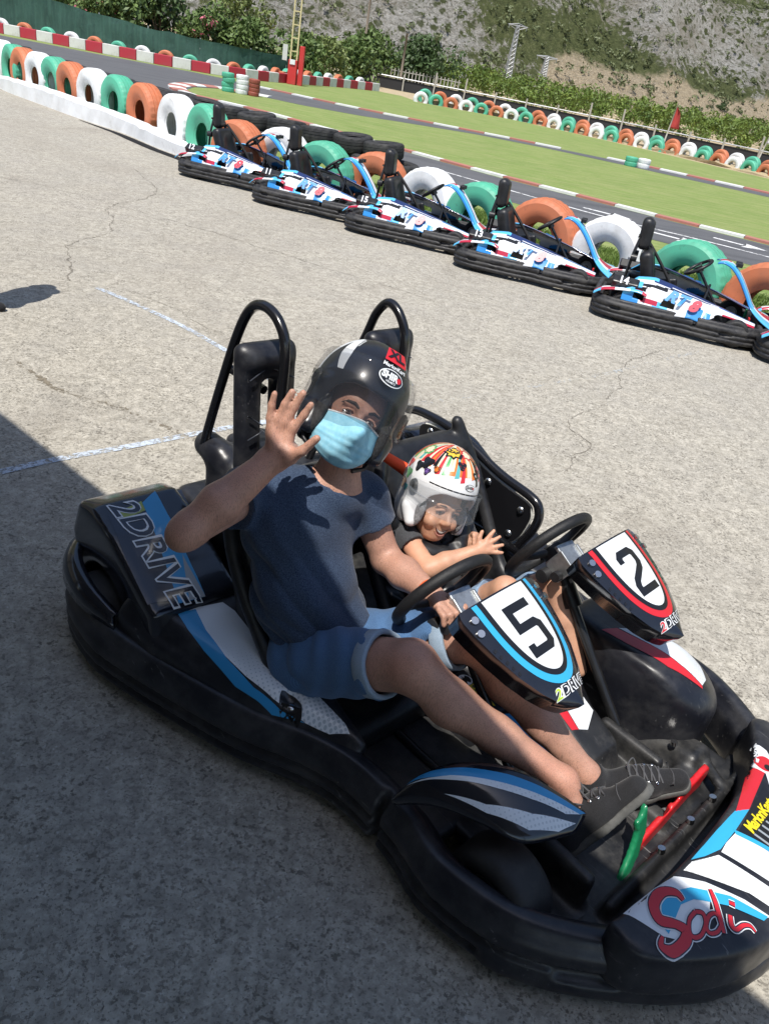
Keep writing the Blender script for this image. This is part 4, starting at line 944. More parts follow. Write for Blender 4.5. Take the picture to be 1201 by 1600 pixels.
    # side pods with livery
    xs = np.linspace(-.60, .66, 150)
    top = np.interp(xs, [-.60, -.50, -.34, -.15, .1, .3, .5, .66], [.33, .42, .44, .41, .36, .315, .265, .225]); bot = np.interp(xs, [-.60, -.35, -.1, .06, .16, .30, .45, .66], [.215, .185, .175, .19, .175, .25, .235, .20])
    yin = np.interp(xs, [-.6, -.4, 0, .3, .66], [.43, .37, .37, .36, .30]); ysh = np.interp(xs, [-.6, -.4, 0, .3, .66], [.57, .53, .51, .45, .36]); ylo = np.interp(xs, [-.6, -.4, 0, .2, .3, .66], [.60, .60, .59, .58, .50, .40])
    def pattern(x, v):
        # v 0 bottom edge .. 1 inner top edge
        z = v
        if x > .02 and x < .24 and v < .42-.9*abs(x-.13)*2: return 1
        if v > .86: return 4 if x > -.3 else 2
        if abs(v-(.80-.10*(x+.2))) < .030 and x > -.35: return 4
        if x > .30 and v > .5: return 1 if v > .66 else 0
        if x > .34 and v < .25: return 3
        if -.60 < x < -.44 and v < .75: return 2 if v > .25 else 1
        if -.42 < x < -.26 and .12 < v < .22: return 3
        if -.5 < x < -.2 and .55 < v < .62+.3*(x+.5): return 5
        if -.30 < x < -.16 and v < .22: return 2
        if abs(v-.5-.25*math.sin(x*5+2)) < .03 and x < 0: return 5
        return 0
    def hole(x, v): return (-.50 < x < -.40 and .16 < v < .46) or (-.25+.1*v < x < -.10 and .14 < v < .36 and x+v*.3 < .0) or (x > .27 and v < .12 and x < .5)
    for s in (-1, 1):
        nv = 26; V, F, MI = [], [], []
        for i, x in enumerate(xs):
            A = np.array([ylo[i], bot[i]]); B = np.array([ysh[i], bot[i]+(top[i]-bot[i])*.66]); C = np.array([yin[i], top[i]])
            for j in range(nv+1):
                v = j/nv; t2 = v*v*(3-2*v); p = A*(1-v)**2+B*1.15*2*v*(1-v)*.93+C*v*v if False else (A*(1-v/.5)+B*(v/.5) if v < .5 else B*(1-(v-.5)/.5)+C*((v-.5)/.5))
                V.append((x, s*p[0], p[1]+.012*math.sin(v*PI)))
        for i in range(len(xs)-1):
            for j in range(nv):
                xm = (xs[i]+xs[i+1])/2; vm = (j+.5)/nv
                if hole(xm, vm): continue
                a = i*(nv+1)+j; q = (a, a+nv+1, a+nv+2, a+1); F.append(q if s < 0 else q[::-1]); MI.append(pattern(xm, vm))
        o = link('side_pod', pymesh('side_pod', V, F), [LW, LB, LC, LR, LN, BLK], root, True); o.data.polygons.foreach_set('material_index', MI)
        m = o.modifiers.new('s', 'SOLIDIFY'); m.thickness = .012; m.offset = -1
        # team letters on the pod: blue RT and red 8
        t = text_mesh('RT', .155, .008, .35); M = frame((-.03, s*.515, .282), (1 if s < 0 else -1, 0, -.16 if s < 0 else .16), (0, -s*.7, 1)); M.translation += M.to_3x3() @ Vector((-.09 if s < 0 else -.1, .004, .050)); t.transform(M); link('pod_lettering', t, LB, o)
        t = text_mesh('8', .155, .010, .35); M = frame((-.03, s*.515, .282), (1 if s < 0 else -1, 0, -.16 if s < 0 else .16), (0, -s*.7, 1)); M.translation += M.to_3x3() @ Vector((.085 if s < 0 else .07, .004, .046)); t.transform(M); link('pod_lettering', t, LR, o)
    # front panel arching from steering wheel to nose
    path = catmull([(.20, .66, .115), (.26, .672, .125), (.34, .64, .125), (.44, .55, .110), (.54, .43, .105), (.62, .33, .13), (.72, .265, .24), (.83, .225, .36)], 7); V, F, MI = [], [], []; nu = 18
    for (x, z, w) in path:
        for j in range(nu+1): q = j/nu*2-1; V.append((x-.03*abs(q)**2, q*w, z-.018*q*q-.0*w))
    for i in range(len(path)-1):
        for j in range(nu):
            q = abs((j+.5)/nu*2-1); k = i/len(path)
            mi = (3 if q < .30 else 0 if q < .5 else 2 if q < .8 else 1) if k < .2 else (0 if q < .35 else 4 if q < .48 and k > .35 else 2 if q < .8 else 1) if k < .72 else (3 if q < .2+k*.2 else 0 if q < .55 else 2)
            a = i*(nu+1)+j; F.append((a, a+1, a+nu+2, a+nu+1)); MI.append(mi)
    o = link('front_panel', pymesh('front_panel', V, F), [LW, LB, LC, LR, LN], root, True); o.data.polygons.foreach_set('material_index', MI); m = o.modifiers.new('s', 'SOLIDIFY'); m.thickness = .012
    for s in (-1, 1): mb = MB(); mb.box((.37, s*.045, .665), (.03, .02, .02)); mb.build('panel_bracket', BLK, o, bevel=.006)
    # steering wheel and column
    wc = Vector((.02, 0, .56)); nrm_ = Vector((-.62, 0, .78)); M = frame(wc, (0, 1, 0), (-.78, 0, -.62)); M = Matrix.Translation(wc) @ nrm_.to_track_quat('Z', 'Y').to_matrix().to_4x4()
    mb = MB(); ring = [M @ Vector((math.cos(a)*.15, math.sin(a)*.13, 0)) for a in np.linspace(0, 2*PI, 28, endpoint=False)]; mb.tube(ring, .016, 8, closed=True)
    for a in (.2, PI-.2, PI*1.5): mb.tube([M @ Vector((0, 0, -.02)), M @ Vector((math.cos(a)*.145, math.sin(a)*.125, 0))], .011, 6)
    sw = mb.build('steering_wheel', BLK, root, True)
    mb = MB(); mb.tube([wc, (.40, 0, .12)], .014, 8); mb.tube([(.16, -.10, .08), (.18, 0, .42), (.16, .10, .08)], .012, 8); mb.cyl(M @ Vector((0, 0, -.05)), M @ Vector((0, 0, .01)), .035, 12); mb.build('steering_column', BLKM, root, True, auto=40)
    for s, m in ((-1, mat('pedal_red', (.5, .03, .03), .5)), (1, mat('pedal_green', (.02, .25, .10), .5))):
        mb = MB(); mb.tube([(.60, s*.18, .09), (.62, s*.18, .22)], .009, 6); mb.box((.615, s*.18, .21), (.008, .035, .03)); mb.build('pedal', m, root)
    return root
KH = R(-14)
spots = [((-2.86, 12.14), '12', 'leftmost parked kart, in front of an orange tyre'), ((-1.54, 11.20), '11', 'second parked kart from the left, in front of a white and a green tyre'), ((-.17, 10.46), '15', 'third parked kart from the left, number 15 on its rear box'), ((1.25, 9.60), '13', 'parked kart numbered 13, second from the right edge'), ((2.74, 8.55), '14', 'parked kart numbered 14, nearest the right edge of the photo'), ((4.32, 7.98), '10', 'kart cut off by the right edge, only its rear bumper corner showing')]
KSC = 1.07
for i, ((x, y), num, lab) in enumerate(spots):
    if i == 0: kt = parked_kart(num); proto_k = kt
    else:
        kt = dup_tree(proto_k)
        for ch in kt.children:
            for g_ in ch.children:
                if g_.name.startswith('number') and not g_.name.startswith('number_box'):
                    s = -1 if g_.data.vertices[0].co.y < 0 else 1
                    t = text_mesh(num, .095, .003); M = frame((-.62, s*.545, .375), (1 if s < 0 else -1, 0, 0), (0, -s*.55, 1)); M.translation += (M.to_3x3() @ Vector((0, 0, .018)))
                    t.transform(M); t.materials.append(LW); g_.data = t
    kt.location = (x, y, .012); kt.rotation_euler = (0, 0, KH); kt.scale = (KSC,)*3
    tag(kt, lab, 'kart', 'rental karts parked along the tyre row')
# ================================================================== THE TWO-SEAT KART (all its parts in its own frame: X forward, Y to its left)
KO = Vector((0.484, 1.986, .012)); KTH = R(-43)
KM = Matrix.Translation(KO) @ Matrix.Rotation(KTH, 4, 'Z')
kart = empty('two_seat_kart', KO, KTH)
tag(kart, 'black two seater electric kart with number panels 5 and 2 in the foreground', 'kart')
PL = mat('moulded_black', (.0125, .0135, .019), .38, .5, var=.2, vscale=12, bump=.16, bscale=340, dust=(.10, .098, .095), dustamt=.45, dscale=6, rvar=.10, bdist=.0015, scratch=.6)
PLD = mat('moulded_black_dusty', (.016, .0165, .018), .50, .5, var=.3, vscale=9, bump=.22, bscale=260, dust=(.14, .135, .125), dustamt=.50, dscale=8, rvar=.14, bdist=.002, scratch=.7)
GLS = mat('gloss_black', (.010, .0115, .018), .16, .5, coat=.6, dust=(.06, .06, .06), dustamt=.12, dscale=10)
SW_ = mat('sticker_white', (.72, .75, .78), .30, .5, coat=.2, dust=(.45, .45, .45), dustamt=.2, dscale=12)
SC_ = mat('sticker_cyan', (.035, .36, .62), .30, .5, coat=.2)
SR_ = mat('sticker_red', (.56, .02, .03), .32, .5, coat=.2)
SK_ = mat('sticker_black', (.010, .010, .012), .30, .5, coat=.2)
SL_ = mat('sticker_lime', (.42, .62, .03), .35)
SY_ = mat('sticker_yellow', (.75, .60, .02), .4)
SG_ = mat('sticker_grey', (.30, .33, .36), .35)
def part(name, S, m, parent=kart, it=2): return link(name, S.mesh(name, it), m, parent, True)
def outline(P, n=4): return [(float(p[0]), float(p[1])) for p in catmull([(a, b, 0) for a, b in P], n, True)]

BO = [(-1.42, 0), (-1.42, -.5), (-1.36, -.82), (-1.22, -.965), (-.98, -1.0), (-.8, -.965), (-.56, -.885), (-.34, -.80), (-.16, -.70), (.0, -.648), (.2, -.645), (.35, -.675), (.55, -.635), (.68, -.56), (.8, -.45), (.92, -.31), (1.0, -.17), (1.045, .03), (1.03, .22), (.96, .38), (.85, .52), (.72, .66), (.57, .76), (.42, .82), (.25, .83), (.07, .80), (-.1, .76), (-.3, .80), (-.56, .93), (-.8, 1.0), (-1.0, 1.03), (-1.22, 1.0), (-1.36, .85), (-1.42, .5)]
BOUT = outline(BO, 3)
S = SDF((-1.5, -1.1, 0), (1.12, 1.12, .32), .010)
S.u(ring_wall(BOUT, .115, .03, .205, .035))
S.u(ring_wall([(x*.975, y*.965) for x, y in BOUT], .06, .16, .235, .025), .02)
for z in (.075, .125): S.s_(ring_wall([(x*1.004, y*1.005) for x, y in BOUT], .02, z-.010, z+.010, .004), .006)
# front bumper section sits proud of the side skirts, and a step between them
fb = [(x, y) for x, y in BOUT]
S.u(ring_wall([(x*1.008, y*1.008) if x > .5 else (x*.9, y*.9) for x, y in BOUT], .05, .035, .10, .02), .01)
for sx, sy in ((.12, -.66), (.12, .84)): S.s_(rbox((sx, sy, .12), (.012, .06, .13), .004), .012)
for q in ((.24, -.70, .125, .12), (-.70, -.98, .12, .10), (.78, -.50, .12, .09)): S.s_(rbox((q[0], q[1], q[2]), (q[3], .045, .022), .018, Matrix.Rotation(.35 if q[0] < 0 else (.0 if q[0] < .5 else .78), 3, 'Z')), .012)
part('bumper', S, PL, it=1)

# deck inside the skirt: low black moulding with wheel openings
S = SDF((-1.42, -1.0, 0), (1.0, 1.02, .24), .014)
INN = [(x*.965, y*.94) for x, y in BOUT]
S.u(extr(INN, 2, .07, .115, .02))
for c, r in (((-1.06, -.80), .20), ((.45, -.50), .19), ((-1.06, .86), .20), ((.42, .62), .19)): S.s_(cap((c[0], c[1]-.09, .1), (c[0], c[1]+.09, .1), r), .02)
part('underbody', S, PLD, it=1)

# side pods: raised sloping shelves beside the seats
def side_pod(s):
    P = [(-.90, -.925), (-.72, -.895), (-.56, -.835), (-.34, -.755), (-.16, -.655), (-.02, -.60), (-.04, -.55), (-.20, -.535), (-.45, -.50), (-.70, -.50), (-.90, -.55)]
    dy = .05 if s > 0 else 0
    P = [(x, (-y+dy) if s > 0 else y) for x, y in P]
    S = SDF((-.97, min(p[1] for p in P)-.05, .05), (.05, max(p[1] for p in P)+.05, .48), .010)
    S.u(extr(P, 2, .08, .46, .02))
    yo = lambda x: np.interp(x, [-.9, -.34, -.02], [.925, .755, .60])
    def top(x, y, z):
        e = np.clip((abs(y-(dy if s > 0 else 0))-(yo(x)-.075))/.07, 0, 1)
        zt = np.interp(x, [-.95, -.85, -.6, -.3, -.05, .05], [.37, .365, .335, .30, .265, .25])-.055*e*e
        return (z-zt)*.95
    F = S.F; x, y, z = S.ax[0][:, None, None], S.ax[1][None, :, None], S.ax[2][None, None, :]
    t = top(x, y, z); k = .03; h = np.clip(.5-.5*(t-F)/k, 0, 1); S.F = (F*h+t*(1-h)+k*h*(1-h)).astype(np.float32)
    S.s_(ell((-.262, -.672 if s < 0 else .722, .295), (.045, .032, .026)), .006)
    return part('side_pod', S, PL)
podR, podL = side_pod(-1), side_pod(1)

# rear pods: tall fenders over the rear wheels, their back falling into the bumper
def rear_pod(s):
    dy = .05 if s > 0 else 0; f = lambda y: (-y+dy) if s > 0 else y
    P = [(-1.30, .22), (-1.335, .36), (-1.27, .505), (-1.17, .535), (-1.02, .50), (-.86, .425), (-.73, .375), (-.705, .20)]
    S = SDF((-1.42, min(f(-.97), f(-.36)), .05), (-.62, max(f(-.97), f(-.36)), .62), .010)
    a, b = sorted((f(-.885), f(-.56))); S.u(extr(P, 1, a, b, .02))
    P2 = [(-1.34, .15), (-1.36, .30), (-1.32, .43), (-1.22, .49), (-1.12, .47), (-1.10, .2)]
    a, b = sorted((f(-.60), f(-.40))); S.u(extr(P2, 1, a, b, .04), .02)
    S.s_(cap((-1.08, f(-1.05), .14), (-1.08, f(-.80), .14), .185), .02)
    x, y = S.ax[0][:, None, None], S.ax[1][None, :, None]
    # the top rolls off toward the outside
    z = S.ax[2][None, None, :]; yy = -abs(y-dy) if s > 0 else y
    t = z-(.56-.6*np.clip(-.82-yy, 0, 1)); k = .04; F = S.F; h = np.clip(.5-.5*(t-F)/k, 0, 1); S.F = (F*h+t*(1-h)+k*h*(1-h)).astype(np.float32)
    return part('rear_pod', S, GLS)
rpodR, rpodL = rear_pod(-1), rear_pod(1)
# mudguard flap behind each rear wheel opening
for s in (-1, 1):
    V, F = [], []; n = 12; m = 5
    A = catmull([(-1.34, -.62, .34), (-1.32, -.80, .335), (-1.22, -.90, .33), (-1.05, -.93, .31), (-.90, -.905, .27)], 4); B = catmull([(-1.385, -.62, .24), (-1.375, -.85, .235), (-1.26, -.955, .235), (-1.07, -.985, .235), (-.88, -.94, .23)], 4)
    A = A[:]; B = B[:]
    for p, q in zip(A, B):
        for j in range(m): t = j/(m-1); v = p*(1-t)+q*t; v = v+np.array([-.02, -.012, .018])*math.sin(PI*t); V.append((v[0], v[1] if s < 0 else -v[1]+.05, v[2]))
    for i in range(len(A)-1):
        for j in range(m-1): a = i*m+j; F.append((a, a+1, a+m+1, a+m))
    o = link('mudguard', pymesh('mudguard', V, F), GLS, kart, True); md = o.modifiers.new('s', 'SOLIDIFY'); md.thickness = .012

# nose
S = SDF((.55, -.62, .04), (1.08, .78, .42), .010)
NP = [(.74, -.455), (.742, -.41), (.765, -.20), (.76, .05), (.725, .33), (.66, .50), (.62, .60), (.72, .66), (.84, .52), (.95, .37), (1.025, .20), (1.04, .03), (1.005, -.18), (.93, -.335), (.83, -.455)]
S.u(extr(outline(NP, 3), 2, .12, .40, .02))
x, y, z = S.ax[0][:, None, None], S.ax[1][None, :, None], S.ax[2][None, None, :]
xr = np.interp(y, [-.5, -.41, -.2, .05, .33, .5, .66], [.725, .735, .765, .76, .725, .66, .62])
u = np.clip((x-xr)/.27, 0, 1.3); cy = np.clip(abs(y-.04)/.5, 0, 1.2)
zt = .335-.055*u**1.5-.03*cy**2.2+.012*np.clip(1-abs(y-.06)/.16, 0, 1)
t = (z-zt)*.96; k = .02; F = S.F; h = np.clip(.5-.5*(t-F)/k, 0, 1); S.F = (F*h+t*(1-h)+k*h*(1-h)).astype(np.float32)
nose = part('nose', S, PL)

# floor tray with foot wells and the moulded ridges
S = SDF((-.35, -.50, .03), (.80, .62, .46), .010)
S.u(rbox((.25, .06, .085), (.50, .50, .028), .02))
S.u(extr([(-.20, .08), (-.18, .34), (-.02, .36), (.20, .285), (.38, .20), (.44, .08)], 1, .02, .20, .03), .03)      # tunnel between the two drivers
S.s_(rbox((.14, .11, .36), (.06, .03, .04), .02), .02)
for y0 in (.285, .345, .405): S.u(cap((.22, y0, .125), (.50, y0, .115), .016), .012)
S.u(rbox((.50, .40, .125), (.10, .06, .06), .03, Matrix.Rotation(-.25, 3, 'Y')), .03)
S.u(rbox((.58, .26, .12), (.045, .09, .045), .02), .03); S.u(rbox((.58, .10, .115), (.06, .03, .04), .02), .02)
S.u(rbox((.690, .10, .125), (.016, .42, .055), .014), .02)
S.u(cap((.58, .42, .16), (.66, .36, .17), .02), .02); S.u(rbox((.40, .245, .14), (.12, .02, .06), .015), .02)
S.u(rbox((.42, -.335, .15), (.22, .022, .09), .02), .02); S.u(rbox((.30, -.05, .11), (.14, .012, .04), .01), .015)
tray = part('floor_tray', S, PLD)

# front fenders
def fender(s):
    dy = .14 if s > 0 else 0; dx = -.06 if s > 0 else 0
    inner = [(.160, -.635, .285), (.188, -.575, .36), (.25, -.495, .415), (.372, -.378, .42), (.525, -.285, .355)]
    ridge = [(.163, -.64, .29), (.215, -.585, .385), (.31, -.515, .42), (.44, -.405, .405), (.535, -.295, .352)]
    outer = [(.165, -.648, .28), (.265, -.60, .345), (.385, -.545, .36), (.487, -.485, .35), (.545, -.34, .338)]
    low = [(.172, -.64, .262), (.262, -.592, .318), (.375, -.535, .33), (.475, -.475, .32), (.54, -.345, .318)]
    C = [catmull(c, 6) for c in (inner, ridge, outer, low)]; V, F = [], []; m = 13
    for i in range(len(C[0])):
        col = catmull([c[i] for c in C], 4)
        for p in col: V.append((p[0]+dx, p[1] if s < 0 else -p[1]+dy, p[2]))
    for i in range(len(C[0])-1):
        for j in range(m-1): a = i*m+j; F.append((a, a+1, a+m+1, a+m))
    o = link('front_fender', pymesh('front_fender', V, F), GLS, kart, True); md = o.modifiers.new('s', 'SOLIDIFY'); md.thickness = .018; md.offset = 1 if s > 0 else -1
    return o
fenR = fender(-1)
# the left one is a closed pod that also walls the foot well
S = SDF((-.12, .20, .05), (.62, .86, .48), .010)
S.u(extr(outline([(-.02, .36), (.12, .32), (.34, .32), (.47, .37), (.53, .46), (.50, .60), (.36, .72), (.16, .76), (.0, .70), (-.04, .52)], 3), 2, .08, .44, .03))
x, y, z = S.ax[0][:, None, None], S.ax[1][None, :, None], S.ax[2][None, None, :]
zt = .425-1.3*np.clip(abs(x-.18)-.12, 0, 1)**1.7-.20*np.clip((y-.47)/.3, 0, 1)**1.5; t = (z-zt)*.85; k = .045; F = S.F; h = np.clip(.5-.5*(t-F)/k, 0, 1); S.F = (F*h+t*(1-h)+k*h*(1-h)).astype(np.float32)
S.s_(cap((.30, .86, .10), (.30, .62, .10), .17), .02)
fenL = part('front_fender', S, PL)

# wheels
def big_wheel(c, Ro, W):
    prof = [(.07, -W*.40), (.08, -W*.47), (Ro*.80, -W*.5), (Ro*.95, -W*.44), (Ro, -W*.30), (Ro, W*.30), (Ro*.95, W*.44), (Ro*.80, W*.5), (.08, W*.47), (.07, W*.40)]
    M = Matrix.Translation(c) @ Matrix.Rotation(PI/2, 4, 'X'); mb = MB(); mb.lathe(prof, 56, M, 0, True); w = mb.build('wheel', TYK, kart, True, auto=50)
    mb = MB(); mb.lathe([(.074, W*.45), (.066, W*.43), (.060, W*.2), (.028, W*.12), (.010, W*.13), (.010, -W*.13), (.028, -W*.12), (.060, -W*.2), (.066, -W*.43), (.074, -W*.45)], 40, M); mb.build('rim', ALU, w, True, auto=40)
for c, r, w in (((.47, -.50, .14), .14, .135), ((.30, .66, .14), .14, .135), ((-1.08, -.87, .15), .15, .19), ((-1.08, .92, .15), .15, .19)): big_wheel(c, r, w)
mb = MB(); mb.cyl((-1.08, -.8, .15), (-1.08, .85, .15), .022, 12); mb.tube([(.47, -.44, .14), (.40, -.2, .13), (.34, .4, .13), (.31, .6, .14)], .018, 10)
for s, y0 in ((-1, -.34), (1, .46)): mb.tube(catmull([(-1.2, y0*.9, .12), (-.6, y0, .12), (.1, y0, .11), (.6, y0*.8, .11)], 6), .018, 10)
mb.build('chassis', BLKM, kart, True, auto=40)

# seats
def kseat(y0):
    S = SDF((-.98, y0-.34, .05), (-.02, y0+.34, .92), .012)
    rb = Matrix.Rotation(-.40, 3, 'Y')
    S.u(rbox((-.34, y0, .15), (.24, .235, .065), .05)); S.u(rbox((-.66, y0, .44), (.07, .225, .34), .06, rb), .06)
    for s in (-1, 1):
        S.u(tube_sdf(catmull([(-.16, y0+s*.20, .17), (-.30, y0+s*.225, .22), (-.48, y0+s*.25, .38), (-.66, y0+s*.255, .62), (-.76, y0+s*.20, .80)], 4), .026), .03)
        S.u(rbox((-.44, y0+s*.235, .22), (.15, .018, .07), .016, Matrix.Rotation(-.2, 3, 'Y')), .04)
    S.s_(ell((-.34, y0, .29), (.25, .195, .13)), .03); S.s_(ell((-.52, y0, .56), (.11, .19, .32), rb), .03)
    return part('seat', S, BLK)
kseat(-.40); kseat(.22)
# raised head restraints: moulded loops with a slot, crossed by shallow grooves
def restraint(y0, x0=-.835, ztop=1.185):
    S = SDF((x0-.16, y0-.14, .62), (x0+.16, y0+.14, ztop+.05), .008); zc = (ztop+.66)/2; hz = (ztop-.66)/2
    rot = Matrix.Rotation(-.10, 3, 'Y')
    S.u(rbox((x0, y0, zc), (.030, .108, hz), .029, rot)); S.u(cap((x0-.01, y0-.055, ztop-.05), (x0-.01, y0+.055, ztop-.05), .04), .02)
    S.s_(rbox((x0, y0, zc-.02), (.08, .027, hz-.095), .02, rot), .012)
    o = part('head_restraint', S, PL)
    mb = MB(); gx = x0+.040
    for a, b in (((-.085, .05), (-.03, .01)), ((-.085, -.03), (-.03, -.01)), ((.03, .04), (.088, -.01)), ((.03, .02), (.088, .06)), ((-.08, .16), (.03, .22)), ((-.02, .20), (.085, .15)), ((-.085, -.14), (-.03, -.11)), ((.03, -.10), (.088, -.14)), ((-.085, -.20), (-.03, -.16)), ((.03, -.18), (.088, -.22))):
        mb.tube([(gx-.10*(a[1])*-1*.0-(a[1])*.10, y0+a[0], zc+a[1]), (gx-(b[1])*.10, y0+b[0], zc+b[1])], .0022, 5)
    mb.build('groove', mat('groove_edge', (.05, .055, .07), .4), o, True); return o
restraint(-.45); restraint(.10, -.87, 1.16)
# roll hoops
for y0, P in ((-.46, [(-1.125, 0, .70), (-1.06, 0, .93), (-.985, 0, 1.16), (-.935, 0, 1.26), (-.86, 0, 1.29), (-.785, 0, 1.265), (-.745, 0, 1.19), (-.745, 0, .98), (-.76, 0, .72)]), (.09, [(-1.22, 0, .44), (-1.15, 0, .66), (-1.08, 0, .88), (-1.00, 0, 1.10), (-.96, 0, 1.20), (-.905, 0, 1.25), (-.84, 0, 1.22), (-.80, 0, 1.14), (-.80, 0, .96), (-.815, 0, .70)])):
    mb = MB(); mb.tube(catmull([(x_, y0-.02*(i < 4)*(3-i)*.5, z_) for i, (x_, _, z_) in enumerate(P)], 6), .0165, 14); mb.tube([(-1.02, y0, 1.03), (-.86, y0+.02, 1.02)], .015, 10); mb.build('roll_hoop', mat('satin_black_tube', (.010, .010, .012), .22, .5, coat=.4), kart, True)
# tank and casing behind the seats
S = SDF((-1.40, -.62, .10), (-.78, .72, .82), .012)
S.u(rbox((-1.02, -.36, .52), (.10, .14, .20), .05)); S.u(rbox((-1.02, .20, .50), (.10, .14, .20), .05)); S.u(rbox((-1.10, -.08, .34), (.16, .46, .16), .05), .03)
S.u(cap((-1.14, -.46, .70), (-1.05, -.46, .70), .05), .03); S.u(rbox((-1.14, -.28, .66), (.05, .09, .05), .03), .02)
part('rear_casing', S, PL)

# steering wheels, hubs, columns
SGR = mat('leather_grip', (.012, .012, .013), .5, .45, bump=.5, bscale=700, bdist=.002, var=.2, vscale=60)
def steering(wc, name_n):
    n_ = Vector((-.90, 0, .44)).normalized(); M = Matrix.Translation(wc) @ n_.to_track_quat('Z', 'Y').to_matrix().to_4x4()
    # local X,Y span the wheel plane; find which one is lateral
    mb = MB(); ring = []
    for a in np.linspace(0, 2*PI, 48, endpoint=False):
        rr = .158; p = Vector((math.cos(a)*rr, math.sin(a)*rr, 0)); w = M @ p
        ring.append(w)
    mb.tube(ring, .0185, 14, closed=True); o = mb.build('steering_wheel', SGR, kart, True)
    for a in (0, 2.2, 4.1):
        mb2 = MB(); mb2.tube([M @ Vector((math.cos(a)*.02, math.sin(a)*.02, -.022)), M @ Vector((math.cos(a)*.09, math.sin(a)*.09, -.014)), M @ Vector((math.cos(a)*.15, math.sin(a)*.15, 0))], [.016, .013, .014], 8); mb2.build('spoke', BLK, o, True)
    mb2 = MB(); mb2.cyl(M @ Vector((0, 0, -.05)), M @ Vector((0, 0, -.006)), .04, 20); mb2.build('hub', BLK, o, True, auto=40)
    c = M @ Vector((0, 0, -.04)); e = Vector((.32, wc[1]+.02, .16))
    mb = MB(); mb.cyl(c, e, .017, 12); mb.cyl(c+(e-c)*.12, c+(e-c)*.30, .032, 14); col = mb.build('steering_column', BLKM, kart, True, auto=40)
    mb = MB(); q = c+Vector((.055, 0, .035)); rot = Matrix.Rotation(.5, 3, 'Y')
    mb.box(q, (.045, .045, .007), rot); mb.box(q+Vector((.0, .043, -.035)), (.04, .006, .045), rot); mb.box(q+Vector((.0, -.043, -.035)), (.04, .006, .045), rot); mb.build('column_bracket', ALU, col, bevel=.004)
    mb = MB()
    for dy in (-.065, .065): mb.cyl(c+Vector((.02, dy*.7, -.05)), c+Vector((.02, dy*1.25, -.05)), .024, 14)
    mb.cyl(c+Vector((.07, -.085, -.02)), c+Vector((.07, -.06, -.02)), .018, 12); mb.build('clamp_knob', BLK, col, True, auto=40)
    return o
steering(Vector((-.13, -.255, .645)), '5'); steering(Vector((-.13, .27, .64)), '2')

